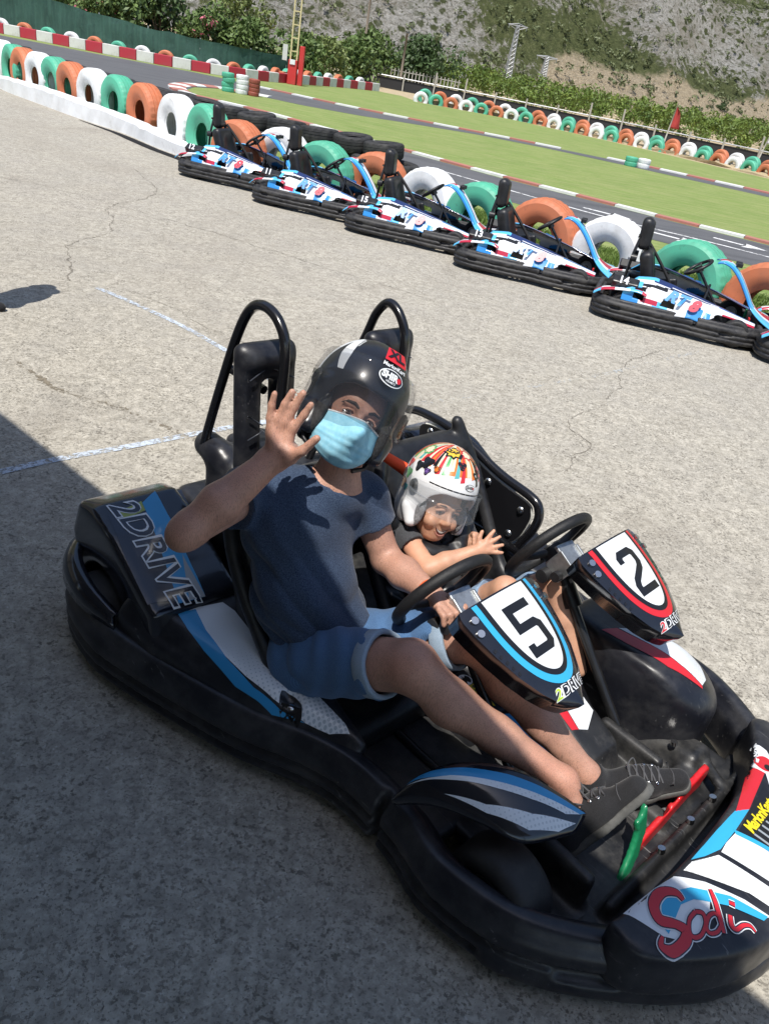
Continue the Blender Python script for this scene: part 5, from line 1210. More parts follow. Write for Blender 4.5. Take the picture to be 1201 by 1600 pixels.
# number panels on the steering columns: pointed shields
def num_panel(y0, accent, digit, dsty):
    L_ = .385
    X0, Z0, X1, Z1 = .035, .735, .395, .540; fx = Vector((X1-X0, .065, Z1-Z0)).normalized(); lat = Vector((-.065*.9, 1, 0)).normalized(); up = fx.cross(lat).normalized()
    if up.z < 0: up = -up
    org = Vector((X0, y0, Z0))
    def W(u): # half width along the length u in 0..1
        return float(np.interp(u, [0, .06, .2, .4, .6, .78, .9, .97, 1.0], [.162, .172, .166, .150, .126, .091, .056, .027, .008]))
    nu, nv = 40, 20; us = np.linspace(0, 1, nu+1)**.85
    def P(u, v, off=0): # v -1..1
        w = W(u); crown = .030*(1-abs(v)**2.2)*(1-.4*u); return org+fx*(u*L_)+lat*(w*v)+up*(crown+off-.016*u*u)
    V, F = [], []
    for u in us:
        for j in range(nv+1): V.append(P(u, j/nv*2-1))
    for i in range(nu):
        for j in range(nv): a = i*(nv+1)+j; F.append((a, a+nv+1, a+nv+2, a+1))
    # skirt round the rim
    rim = [i*(nv+1) for i in range(nu+1)]+[nu*(nv+1)+j for j in range(1, nv+1)]+[i*(nv+1)+nv for i in range(nu-1, -1, -1)]+[j for j in range(nv-1, 0, -1)]
    b = len(V)
    for r_ in rim: V.append(Vector(V[r_])-up*.075+(org+fx*.16-Vector(V[r_])).normalized()*.012)
    n = len(rim)
    for i in range(n): j = (i+1) % n; F.append((rim[i], b+i, b+j, rim[j]))
    o = link('number_panel', pymesh('number_panel', V, F), GLS, kart, True); o.data.set_sharp_from_angle(angle=R(50)); md = o.modifiers.new('s', 'SOLIDIFY'); md.thickness = .006; md.offset = -1
    if not o.data.polygons[0].normal.dot(up) > 0: o.data.flip_normals()
    def patch(nm, wf, u0, u1, off, m, par):
        V, F = [], []; NU, NV = 26, 14
        for i in range(NU+1):
            t_ = i/NU; u = u0+(u1-u0)*(1-(1-t_)**1.6)
            a, c = wf((u-u0)/(u1-u0))
            for j in range(NV+1): v = a+(c-a)*j/NV; V.append(P(u, v/W(u), off))
        for i in range(NU):
            for j in range(NV): a = i*(NV+1)+j; F.append((a, a+NV+1, a+NV+2, a+1))
        q = link(nm, pymesh(nm, V, F), m, par, True)
        if q.data.polygons[0].normal.dot(up) < 0: q.data.flip_normals()
        return q
    bul = lambda w, pw: (lambda t_: (-w*(1-t_**pw)**.5, w*(1-t_**pw)**.5))
    patch('accent_band', bul(.126, 2.6), -.0+.01, .80, .0012, accent, o)
    patch('black_band', bul(.108, 2.6), .01, .735, .0020, SK_, o)
    pl = patch('number_plate', bul(.092, 2.6), .015, .69, .0028, SW_, o)
    # digit, drawn with straight bars
    mb = MB(); sx = 1
    def bar(p, q, w):
        p = np.array(p); q = np.array(q); d = (q-p)/np.linalg.norm(q-p); p = p-d*w*.47; q = q+d*w*.47; nn = np.array([-d[1], d[0]])*w/2; k = 8
        Vv = []
        for i in range(k+1):
            c = p+(q-p)*i/k
            for s_ in (1, -1): e = c+nn*s_; Vv.append(P(.345-e[1]/L_, e[0]/W(max(.02, .345-e[1]/L_)), .0036))
        mb.add(Vv, [(2*i, 2*i+1, 2*i+3, 2*i+2) for i in range(k)])
    def rib(pts, w):
        p = [np.array(q, float) for q in pts]; n = len(p); seg = [(p[i+1]-p[i])/np.linalg.norm(p[i+1]-p[i]) for i in range(n-1)]
        L, Rr = [], []
        for i in range(n):
            if i == 0: m_ = np.array([-seg[0][1], seg[0][0]]); q = p[0]
            elif i == n-1: m_ = np.array([-seg[-1][1], seg[-1][0]]); q = p[-1]
            else:
                a_ = np.array([-seg[i-1][1], seg[i-1][0]]); b_ = np.array([-seg[i][1], seg[i][0]]); m_ = a_+b_; m_ = m_/max(.35, m_.dot(m_)/2)/1.0; q = p[i]
            L.append(q+m_*w/2); Rr.append(q-m_*w/2)
        V_ = []; K = 7
        for i in range(n-1):
            for k in range(K+(i == n-2)):
                t = k/K if i < n-2 else k/(K)
                for A_ in (L, Rr): e = A_[i]*(1-t)+A_[i+1]*t; u_ = max(.02, .345-e[1]/L_); V_.append(P(u_, e[0]/W(u_), .0036))
        m2 = len(V_)//2; mb.add(V_, [(2*i, 2*i+1, 2*i+3, 2*i+2) for i in range(m2-1)])
    for st in dsty: rib(st, .026)
    dg = mb.build('digit', SK_, pl)
    for f in dg.data.polygons: pass
    # cooling slots along one side and bolts
    for sgn in (-1, 1):
        mb = MB()
        for k in range(5):
            u = .34+k*.055; A = P(u, sgn*.90/1, .0015); B = P(u+.008, sgn*.965, .0015); Cc = P(u+.03, sgn*.975, .0015); D = P(u+.022, sgn*.91, .0015); mb.add([A, B, Cc, D], [(0, 1, 2, 3)])
        mb.build('slot', SK_, o)
        mb = MB()
        for (u, v) in ((.10, .93), (.20, 1.0)):
            p = P(u, sgn*(v-.10), -.004); mb.cyl(p, p+up*.012+lat*sgn*.004, .011, 12)
        mb.build('bolt', CHR, o, True, auto=40)
    # lettering 2DRIVE across the lower tip
    def tx(s_, m, size, bold, off, dx=0.0, shear=.25):
        t_ = text_mesh(s_, size, bold, shear)
        for v in t_.vertices:
            a, b_ = v.co.x+dx, v.co.y; u = .845-b_/L_; q = P(min(.97, max(0, u)), a/W(min(.97, max(0, u))), off); v.co = q
        return t_
    t_ = tx('2DRIVE', SW_, .040, .0026, .0020); link('lettering', t_, SW_, o)
    t_ = tx('DRIVE', SK_, .040, .0002, .0030, .0125); link('lettering', t_, SK_, o)
    t_ = tx('2', SL_ if accent is SC_ else SR_, .040, .0006, .0032, -.056); link('lettering', t_, SL_ if accent is SC_ else SR_, o)
    return o
D5 = [[(.052, .070), (-.040, .070), (-.040, .010), (.028, .010), (.040, -.002), (.040, -.054), (.028, -.066), (-.040, -.066), (-.040, -.040)]]
D2 = [[(-.040, .040), (-.040, .058), (-.028, .070), (.028, .070), (.040, .058), (.040, .026), (.028, .008), (-.028, -.026), (-.040, -.044), (-.040, -.068), (.054, -.068)]]
# on the shield the digit reads with its top toward the driver, so the left of the digit is the kart's left
flipx = lambda D: [[(-a, b) for a, b in st] for st in D]
num_panel(-.232, SC_, '5', D5); num_panel(.322, SR_, '2', D2)

# side guard on the left: bent tube carrying a black sheet with bolts
GPATH = [(-1.16, .56, .655), (-1.07, .56, .68), (-.86, .555, .682), (-.60, .555, .62), (-.42, .555, .60), (-.37, .555, .565), (-.365, .555, .50), (-.40, .555, .41), (-.44, .555, .35), (-.60, .56, .33), (-.80, .56, .345)]
mb = MB(); mb.tube(catmull(GPATH, 6), .019, 12); mb.tube([(-.97, .53, .36), (-.78, .54, .345), (-.50, .54, .36), (-.36, .50, .38)], .017, 10); sg = mb.build('side_guard', MATS['satin_black_tube'], kart, True)
GP2 = [(-1.03, .645), (-.86, .655), (-.61, .592), (-.43, .572), (-.40, .545), (-.395, .50), (-.43, .40), (-.50, .365), (-.78, .375), (-.97, .45), (-1.05, .58)]
def flat_panel(P, y0, th, nm, m, par):
    P = [(p[0], p[1]) for p in catmull([(a, b, 0) for a, b in P], 4, True)]; n = len(P); V = [(a, y0, b) for a, b in P]+[(a, y0+th, b) for a, b in P]
    F = [tuple(range(n)), tuple(reversed(range(n, 2*n)))]+[(i, i+n, (i+1) % n+n, (i+1) % n) for i in range(n)]; return link(nm, pymesh(nm, V, F), m, par)
gp = flat_panel(GP2, .545, .008, 'guard_sheet', mat('guard_black', (.010, .010, .012), .35, .5), sg)
edge = [p for p in catmull([(a, b, 0) for a, b in GP2], 6, True)]
mb = MB(); mb.tube([(p[0], .552, p[1]) for p in edge[:len(edge)*7//11]], .0045, 6); mb.build('edge_trim', mat('trim_white', (.62, .62, .58), .5), sg, True)
for x_, z_ in ((-.99, .628), (-.82, .628), (-.63, .565), (-.445, .53), (-.47, .405), (-.60, .385)):
    mb = MB(); mb.lathe([(.0001, .010), (.009, .009), (.016, .003), (.017, 0)], 14, Matrix.Translation((x_, .543, z_)) @ Matrix.Rotation(PI/2, 4, 'X')); mb.build('bolt', CHR, sg, True)

# pedals
PR = mat('pedal_paint_red', (.58, .015, .02), .35, .5, coat=.3, dust=(.2, .08, .07), dustamt=.3, dscale=20); PG = mat('pedal_paint_green', (.012, .20, .085), .38, .5, coat=.3)
S = SDF((.50, -.22, .06), (.72, .36, .34), .006)
PEDR = [(.628, -.03, .14), (.633, .06, .16), (.625, .17, .19), (.619, .285, .22)]
for a, b in zip(PEDR[:-1], PEDR[1:]): S.u(cap(a, b, .032), .01)
S.u(rbox((.617, .215, .20), (.018, .075, .034), .008, Matrix.Rotation(-.05, 3, 'Z')), .008); S.s_(rbox((.615, .13, .20), (.010, .016, .05), .004), .003); S.s_(rbox((.615, .075, .185), (.014, .022, .05), .006), .003)
S.i_(lambda x, y, z: abs(x-.627+.05*(z-.17))-.010); part('brake_pedal', S, PR, it=1)
S = SDF((.50, -.26, .05), (.72, -.05, .34), .006)
for a, b in (((.655, -.160, .10), (.634, -.10, .16)), ((.634, -.10, .16), (.602, -.045, .27))): S.u(cap(a, b, .024), .01)
S.u(rbox((.612, -.065, .22), (.012, .03, .05), .006, Matrix.Rotation(.2, 3, 'X')), .008)
S.i_(lambda x, y, z: abs(x-(.655-.31*(z-.10)))-.010); part('throttle_pedal', S, PG, it=1)
for x_, y_, z_ in ((.690, .26, .182), (.690, .12, .182), (.690, -.05, .182), (.50, .34, .20)):
    mb = MB(); mb.cyl((x_, y_, z_), (x_-.004, y_, z_+.014), .011, 10); mb.build('bolt', CHR, kart, True, auto=40)
# knobs and latches on the pods
def knob(p, r=.012, par=None, ring=True):
    mb = MB(); mb.lathe([(.0001, .006), (r*.5, .007), (r, .004), (r*1.05, 0)], 16, Matrix.Translation(p)); mb.build('bolt', CHR, par or kart, True)
knob((-.905, -.905, .250), .013)
mb = MB(); mb.box((-1.405, -.70, .33), (.035, .04, .03), Matrix.Rotation(.4, 3, 'Z')); mb.cyl((-1.42, -.73, .35), (-1.38, -.67, .36), .02, 10); mb.build('latch', BLK, kart, bevel=.006)
# ---- printed stickers laid on the bodywork
def m_dots(name, base, dot, pitch=.0125, x0=0, x1=1, axis=0):
    g = NG(name); v = g.mapping((1/pitch, 1/pitch, 0), rot=(0, 0, R(20))); fr = g.N.new('ShaderNodeVectorMath'); fr.operation = 'FRACTION'; g.L.new(v, fr.inputs[0])
    sb = g.N.new('ShaderNodeVectorMath'); sb.operation = 'SUBTRACT'; sb.inputs[1].default_value = (.5, .5, 0); g.L.new(fr.outputs[0], sb.inputs[0])
    sx = g.N.new('ShaderNodeSeparateXYZ'); g.L.new(sb.outputs[0], sx.inputs[0]); d = g.math('SQRT', g.math('ADD', g.math('MULTIPLY', sx.outputs[0], sx.outputs[0]), g.math('MULTIPLY', sx.outputs[1], sx.outputs[1])))
    s2 = g.N.new('ShaderNodeSeparateXYZ'); g.L.new(g.tc.outputs['Object'], s2.inputs[0]); mr = g.N.new('ShaderNodeMapRange'); mr.inputs[1].default_value = x0; mr.inputs[2].default_value = x1; g.L.new(s2.outputs[axis], mr.inputs[0])
    rad = g.math('MULTIPLY', mr.outputs[0], .36); m = g.math('LESS_THAN', d, rad); n = g.noise(9, 5, .7)
    c = g.mix(m, base, dot); c = g.mix(g.ramp(n, [(.5, 0.0), (.8, .3)]), c, tuple(x*.6 for x in base)); g.col(c); g.rough(.32); g.b.inputs['Coat Weight'].default_value = .2; return g.m
SWD = m_dots('sticker_white_dots', (.70, .74, .78), (.44, .50, .56), .0135, -.62, -.15); SWF = m_dots('sticker_white_dots_front', (.70, .74, .78), (.50, .55, .60), .0115, .25, .60); SWN = m_dots('sticker_white_dots_nose', (.74, .76, .77), (.55, .57, .56), .0115, .95, .78)
class Host:
    def __init__(s, o):
        bpy.context.view_layer.update(); s.o = o; s.t = BVHTree.FromObject(o, bpy.context.evaluated_depsgraph_get())
    def z(s, x, y, off):
        h = s.t.ray_cast(Vector((x, y, 1.0)), Vector((0, 0, -1)))
        if h[0] is None:
            h = s.t.find_nearest(Vector((x, y, .35)));
        n = h[1]; n = n if n.z > 0 else -n
        return h[0]+n*off
def decal(H, poly, m, name, off=.0018, curve=0, par=None, step=.016):
    P = poly
    if curve: P = [tuple(p[:2]) for p in catmull([(a, b, 0) for a, b in poly], curve, True)]
    bm = bmesh.new(); vs_ = [bm.verts.new((a, b, 0)) for a, b in P]; bm.faces.new(vs_); bmesh.ops.triangulate(bm, faces=bm.faces[:])
    for _ in range(5):
        L_ = [e for e in bm.edges if e.calc_length() > step]
        if not L_: break
        bmesh.ops.subdivide_edges(bm, edges=L_, cuts=1); bmesh.ops.triangulate(bm, faces=[f for f in bm.faces if len(f.verts) > 3])
    for v in bm.verts: v.co = H.z(v.co.x, v.co.y, off)
    bmesh.ops.recalc_face_normals(bm, faces=bm.faces[:])
    if sum(f.normal.z for f in bm.faces) < 0: bmesh.ops.reverse_faces(bm, faces=bm.faces[:])
    me = bpy.data.meshes.new(name); bm.to_mesh(me); bm.free(); return link(name, me, m, par or H.o, True)
def decal_text(H, s_, size, org, dx, m, name='lettering', off=.0024, bold=0.0, shear=0.0, spacing=1.0, sy=1.0):
    t = text_mesh(s_, size, bold, shear, spacing=spacing); dx = np.array(dx, float); dx /= np.linalg.norm(dx); dy = np.array([-dx[1], dx[0]])*sy
    bm = bmesh.new(); bm.from_mesh(t)
    for _ in range(3):
        L_ = [e for e in bm.edges if e.calc_length() > .02]
        if L_: bmesh.ops.subdivide_edges(bm, edges=L_, cuts=1)
        bmesh.ops.triangulate(bm, faces=[f for f in bm.faces if len(f.verts) > 3])
    for v in bm.verts: p = np.array(org)+dx*v.co.x+dy*v.co.y; v.co = H.z(p[0], p[1], off)
    bm.to_mesh(t); bm.free(); return link(name, t, m, H.o)
def stroke(H, pts, ws, m, off, name='script_stroke'):
    P = np.array([p[:2] for p in catmull([(a, b, 0) for a, b in pts], 7)]); T = np.gradient(P, axis=0); T /= np.linalg.norm(T, axis=1)[:, None]; N = np.stack([-T[:, 1], T[:, 0]], 1); n = len(P)
    w = np.interp(np.linspace(0, 1, n), np.linspace(0, 1, len(ws)), ws)
    V = [H.z(*(P[i]+N[i]*w[i]/2*k), off) for i in range(n) for k in (-1, 0, 1)]; F = [(i*3+j, i*3+j+1, i*3+j+4, i*3+j+3) for i in range(n-1) for j in range(2)]
    o = link(name, pymesh(name, V, F), m, H.o, True)
    return o
def xy(L_): return [(a, b) for a, b, *_ in L_]
H = Host(rpodR)
decal(H, [(-1.115, -.845), (-1.175, -.645), (-.735, -.695), (-.775, -.875), (-.95, -.868)], mat('sticker_navy', (.016, .020, .034), .22, .5, coat=.5), 'pod_sticker', .0012)
decal(H, [(-1.132, -.715), (-1.175, -.645), (-1.057, -.660), (-.924, -.672), (-.807, -.682), (-.737, -.692), (-.742, -.785), (-.84, -.765), (-.96, -.745)], mat('sticker_blue', (.03, .27, .56), .28, .5, coat=.3), 'pod_sticker', .0020)
decal(H, [(-.900, -.688), (-.737, -.692), (-.741, -.748)], SG_, 'pod_sticker', .0027)
decal(H, [(-1.118, -.805), (-1.140, -.715), (-1.095, -.722), (-1.078, -.808)], mat('olive_reflection', (.30, .36, .08), .35), 'pod_sticker', .0022)  # olive patch: yellowish reflection on the lime print, put into the colour
ax_ = (1, .055)
decal_text(H, '2DRIVE', .132, (-.948, -.775), ax_, SW_, off=.0030, bold=.0065, shear=.10, spacing=1.0); decal_text(H, '2DRIVE', .132, (-.948, -.775), ax_, MATS['sticker_navy'], off=.0040, bold=.0012, shear=.15, spacing=1.0)
H = Host(podR)
decal(H, [(-.735, -.765), (-.712, -.640), (-.66, -.625), (-.55, -.628), (-.40, -.612), (-.25, -.590), (-.12, -.578), (-.088, -.583), (-.13, -.625), (-.20, -.662), (-.31, -.705), (-.42, -.735), (-.56, -.760), (-.66, -.772)], SWD, 'pod_sticker', .0014)
decal(H, [(-.732, -.795), (-.722, -.735), (-.627, -.752), (-.500, -.751), (-.376, -.732), (-.275, -.700), (-.20, -.662), (-.29, -.720), (-.424, -.766), (-.571, -.790), (-.66, -.797)], MATS['sticker_blue'], 'pod_sticker', .0022)
bm_ = [(-.262+.047*math.cos(a)*(1+.08*math.cos(4*a)), -.675+.030*math.sin(a)) for a in np.linspace(0, 2*PI, 20, endpoint=False)]; decal(H, bm_, SK_, 'bolt_recess', .0028)
knob((-.262, -.672, .272), .013)
H = Host(fenR)
decal(H, [(.176, -.615), (.209, -.570), (.271, -.506), (.351, -.430), (.450, -.351), (.53, -.290), (.524, -.309), (.447, -.384), (.367, -.454), (.286, -.528), (.232, -.576)], MATS['sticker_blue'], 'fender_sticker', .0016)
decal(H, [(.180, -.617), (.232, -.576), (.286, -.528), (.367, -.454), (.447, -.384), (.524, -.309), (.504, -.352), (.434, -.420), (.356, -.486), (.268, -.556)], SG_ if False else SWF, 'fender_sticker', .0016)
decal(H, [(.275, -.580), (.368, -.524), (.457, -.440), (.532, -.335), (.520, -.395), (.476, -.470), (.382, -.532)], SWF, 'fender_sticker', .0016)
H = Host(nose)
decal(H, [(.722, .335), (.762, .345), (.798, .150), (.778, .100)], SR_, 'nose_sticker')
decal(H, [(.776, .099), (.798, .150), (.808, .040), (.811, -.050), (.795, -.105), (.778, -.145), (.776, -.030)], SC_, 'nose_sticker')
decal(H, [(.675, .455), (.722, .455), (.80, .39), (.93, .30), (.90, .26), (.80, .30), (.765, .345), (.722, .33)], SW_, 'nose_sticker')
decal(H, [(.745+.028*math.cos(a), .385+.036*math.sin(a)) for a in np.linspace(0, 2*PI, 24, endpoint=False)], SR_, 'nose_roundel', .0026); decal(H, [(.758+.011*math.cos(a), .377+.014*math.sin(a)) for a in np.linspace(0, 2*PI, 18, endpoint=False)], SK_, 'nose_roundel', .0034)
decal(H, [(.785, .290), (.93, .225), (.965, .10), (.905, .079), (.816, .037), (.803, .132)], SK_, 'nose_sticker', .0020)
for k in range(4): decal(H, [(.845+.0*k, .082+.028*k), (.955, .118+.028*k), (.956, .109+.028*k), (.846, .074+.028*k)], SG_, 'nose_stripe', .0028)
decal_text(H, 'MarlonKart', .042, (.826, .163), (-.05, 1), SY_, off=.0036, bold=.0016, sy=1.0, spacing=.92)
decal(H, [(.812, .030), (.905, .072), (.985, .10), (1.0, .02), (.945, -.004), (.816, -.055), (.811, -.020)], SW_, 'nose_sticker', .0020)
decal(H, [(.803, .034), (.813, .040), (.895, .085), (.97, .118), (.972, .106), (.903, .072), (.815, .027)], SC_, 'nose_sticker', .0027)
decal(H, [(.781, -.190), (.782, -.150), (.816, -.069), (.952, -.018), (.99, -.010), (.988, -.058), (.92, -.085)], SWN, 'nose_sticker', .0020)
decal(H, [(.748, -.408), (.758, -.300), (.775, -.224), (.833, -.168), (.92, -.112), (.985, -.085), (.978, -.100), (.90, -.15), (.86, -.19), (.90, -.26), (.885, -.335), (.84, -.375)], SWF if False else SW_, 'nose_sticker', .0016)
decal(H, [(.822, -.358), (.790, -.310), (.795, -.262), (.817, -.215), (.892, -.140), (.980, -.092), (.978, -.112), (.904, -.165), (.838, -.235), (.825, -.275), (.845, -.36)], SC_, 'nose_sticker', .0024)
_S = [(.823, -.262), (.800, -.262), (.778, -.292), (.783, -.335), (.812, -.352), (.842, -.328), (.868, -.318), (.879, -.343), (.872, -.382), (.849, -.398), (.838, -.378)]
_o = [(.857, -.259), (.871, -.246), (.888, -.260), (.896, -.292), (.888, -.313), (.873, -.312), (.858, -.288), (.857, -.259)]
_d1 = [(.904, -.217), (.889, -.219), (.884, -.240), (.893, -.265), (.907, -.270), (.917, -.251), (.915, -.228)]; _d2 = [(.850, -.176), (.876, -.193), (.904, -.217), (.929, -.238)]
_i = [(.916, -.186), (.931, -.204), (.944, -.202), (.950, -.176), (.962, -.160), (.978, -.160)]; _t = [(.898, -.160), (.911, -.151)]
for grow, m_, off in ((.010, SW_, .0030), (.005, MATS['sticker_navy'], .0037), (0, SR_, .0044)):
    for pts, ws in ((_S, [.008, .018, .022, .025, .025, .020, .025, .026, .022, .015, .006]), (_o, [.009, .010, .008, .008, .010, .009, .008, .009]), (_d1, [.006, .008, .009, .009, .008, .007]), (_d2, [.007, .011, .012, .008]), (_i, [.010, .012, .010, .009, .008, .003]), (_t, [.008, .010])):
        stroke(H, pts, [w+grow for w in ws], m_, off)
H = Host(fenL)
decal(H, [(.125, .345), (.152, .400), (.268, .428), (.377, .447), (.463, .476), (.470, .468), (.363, .392), (.217, .358)], SR_, 'fender_sticker')
decal(H, [(.155, .406), (.19, .455), (.276, .535), (.345, .590), (.40, .59), (.452, .53), (.462, .478), (.376, .449), (.266, .430)], SWF, 'fender_sticker')
H = Host(tray)
decal(H, [(.165, .060), (.191, .075), (.290, .066), (.280, .042), (.22, .040)], SR_, 'tunnel_sticker'); decal(H, [(.191, .078), (.20, .170), (.27, .172), (.305, .10), (.290, .068)], SW_, 'tunnel_sticker')
decal(H, [(.11, .028), (.165, .055), (.15, .165), (.02, .16), (-.05, .06)], SWF, 'tunnel_sticker')
# low fairing between the driver's legs and the labels on the battery lid
S = SDF((.02, -.16, .06), (.42, .04, .34), .008); S.u(extr([(.06, -.10), (.10, -.02), (.28, -.035), (.36, -.09), (.26, -.13), (.12, -.13)], 2, .09, .215, .02)); fr_ = part('leg_fairing', S, PL)
H = Host(fr_)
decal(H, [(.085, -.085), (.11, -.035), (.20, -.04), (.30, -.075), (.18, -.075)], MATS['sticker_blue'], 'fairing_sticker'); decal(H, [(.16, -.078), (.30, -.078), (.33, -.09), (.25, -.115), (.18, -.112)], SW_, 'fairing_sticker')
S = SDF((-.22, -.24, .08), (.14, .04, .26), .008); S.u(rbox((-.03, -.10, .15), (.11, .09, .06), .015)); bl = part('battery_lid', S, PL)
H = Host(bl)
decal(H, [(-.07, -.10), (-.06, -.04), (.05, -.06), (.045, -.115)], m_dots('warning_yellow', (.60, .48, .03), (.05, .05, .04), .02, -1, -.2), 'warning_label')
for c in ((-.09, -.06), (.0, -.155)): decal(H, [(c[0]+.026*math.cos(a), c[1]+.026*math.sin(a)) for a in np.linspace(0, 2*PI, 20, endpoint=False)], SW_, 'round_label'); decal(H, [(c[0]+.022*math.cos(a)*(1 if k_ % 2 else .35), c[1]+.022*math.sin(a)*(1 if k_ % 2 else .35)) for k_, a in enumerate(np.linspace(0, 2*PI, 18, endpoint=False))], SK_, 'round_label', .0028)
# ================================================================== PEOPLE
_c, _s = math.cos(-KTH), math.sin(-KTH)
def w2k(v): return Vector((v.x*_c-v.y*_s, v.x*_s+v.y*_c, v.z))
CR, CU, CB = w2k(_R), w2k(_U), w2k(-_fw)          # directions of the place as seen by the photographer, in the kart's frame
def person(name, base, label):
    r = bpy.data.objects.new(name, None); COL.objects.link(r); r.matrix_world = KM @ Matrix.Translation(base); tag(r, label, 'person', 'people in the two seater kart'); return r
def body(name, me, m, root, base, smooth=True):
    me.transform(Matrix.Translation(-Vector(base))); return link(name, me, m, root, smooth)
def m_skin(name, c, hair=0.0, vs=14):
    g = NG(name); n = g.noise(vs, 5, .65); f = g.noise(260, 3, .6); big = g.noise(4, 3, .5)
    col = g.ramp(n, [(.3, tuple(x*.82 for x in c)), (.7, tuple(min(1, x*1.14) for x in c))])
    col = g.mix(g.ramp(big, [(.45, 0.0), (.7, .35)]), col, (c[0]*1.05, c[1]*.8, c[2]*.72))
    if hair:
        h = g.noise(1.0, 2, .6, vec=g.mapping((520, 520, 45), rot=(.6, .9, .3))); col = g.mix(g.ramp(h, [(.50, 0.0), (.70, hair)]), col, tuple(x*.22 for x in c))
    g.col(col); g.rough(.52); g.b.inputs['Subsurface Weight'].default_value = .10; g.b.inputs['Subsurface Radius'].default_value = (.012, .004, .002)
    g.b.inputs['Subsurface Scale'].default_value = .6; g.nrm(g.bump(f, .35, .0012)); return g.m
SKIN = m_skin('skin_man', (.50, .275, .20), .62); SKINC = m_skin('skin_child', (.58, .32, .21))
def m_cloth(name, c, c2, scale=260, rough=.9, weave=0, bump=.4):
    g = NG(name); f = g.noise(scale, 4, .75); b = g.noise(5, 5, .6)
    col = g.ramp(f, [(.36, c), (.64, c2)]); col = g.mix(g.ramp(b, [(.4, 0.0), (.75, .35)]), col, tuple(x*.75 for x in c))
    if weave:
        w_ = g.N.new('ShaderNodeTexWave'); w_.inputs['Scale'].default_value = weave; w_.inputs['Distortion'].default_value = 1.5; g.L.new(g.mapping((1, 1, .4), rot=(.3, .5, .8)), w_.inputs['Vector'])
        col = g.mix(g.ramp(w_.outputs['Fac'], [(.3, .0), (.8, .25)]), col, tuple(min(1, x*1.8) for x in c2))
    g.col(col); g.rough(rough); g.nrm(g.bump(f, bump, .0015)); g.b.inputs['Sheen Weight'].default_value = .15; g.b.inputs['Specular IOR Level'].default_value = .25; return g.m
TEE = m_cloth('heather_navy', (.009, .020, .050), (.066, .098, .160), 300); DENIM = m_cloth('denim', (.030, .080, .185), (.085, .17, .32), 420, .9, 120); DENL = m_cloth('denim_light', (.22, .30, .40), (.33, .42, .52), 420)
DENC = m_cloth('denim_child', (.16, .25, .38), (.27, .38, .52), 420); SHOE = m_cloth('black_canvas', (.010, .010, .011), (.030, .030, .033), 500); SOLE = mat('grey_sole', (.10, .10, .095), .6, .3, var=.2, vscale=40)
DTEE = m_cloth('dark_grey_cotton', (.035, .037, .042), (.075, .078, .085), 330)

def finger(S, pts, r0, r1, k=.006):
    n = len(pts)-1
    for i in range(n): S.u(cap(pts[i], pts[i+1], r0+(r1-r0)*i/n, r0+(r1-r0)*(i+1)/n), k)
def V3(*a): return np.array(a, float)
P = dict(neck=(-.483, -.427, .908), chest=(-.516, -.473, .733), belly=(-.452, -.470, .531), pelvis=(-.385, -.455, .36), shR=(-.621, -.627, .825), shL=(-.475, -.310, .800), elR=(-.468, -.928, .860), wrR=(-.439, -.693, 1.039), elL=(-.372, -.262, .610), wrL=(-.125, -.30, .645),
         hipR=(-.368, -.55, .32), hipL=(-.33, -.36, .33), knR=(-.008, -.480, .548), anR=(.419, -.227, .328), knL=(.025, -.240, .571), anL=(.414, -.055, .233), neckt=(-.487, -.402, .99), head=(-.500, -.395, 1.07))
P = {k: V3(*v) for k, v in P.items()}
# head frame of the man: tilted and turned toward the photographer
def headframe(c, yaw, pitch, roll_up):
    F = (CB*math.cos(yaw)+CR*math.sin(yaw)); F = (F*math.cos(pitch)-CU*math.sin(pitch)).normalized()
    U = (CR*math.sin(roll_up)+CU*math.cos(roll_up)); Lf = U.cross(F).normalized(); U = F.cross(Lf).normalized()
    M = Matrix((F, Lf, U)).transposed().to_4x4(); M.translation = Vector(c); return M
HM = headframe(P['head'], R(18), R(8), R(27))
def hp(M, x, y, z): return tuple(M @ Vector((x, y, z)))
MB_ = (-.42, -.42, .15)
man = person('person', MB_, 'man waving his open hand, in black helmet, blue face mask and navy T-shirt')

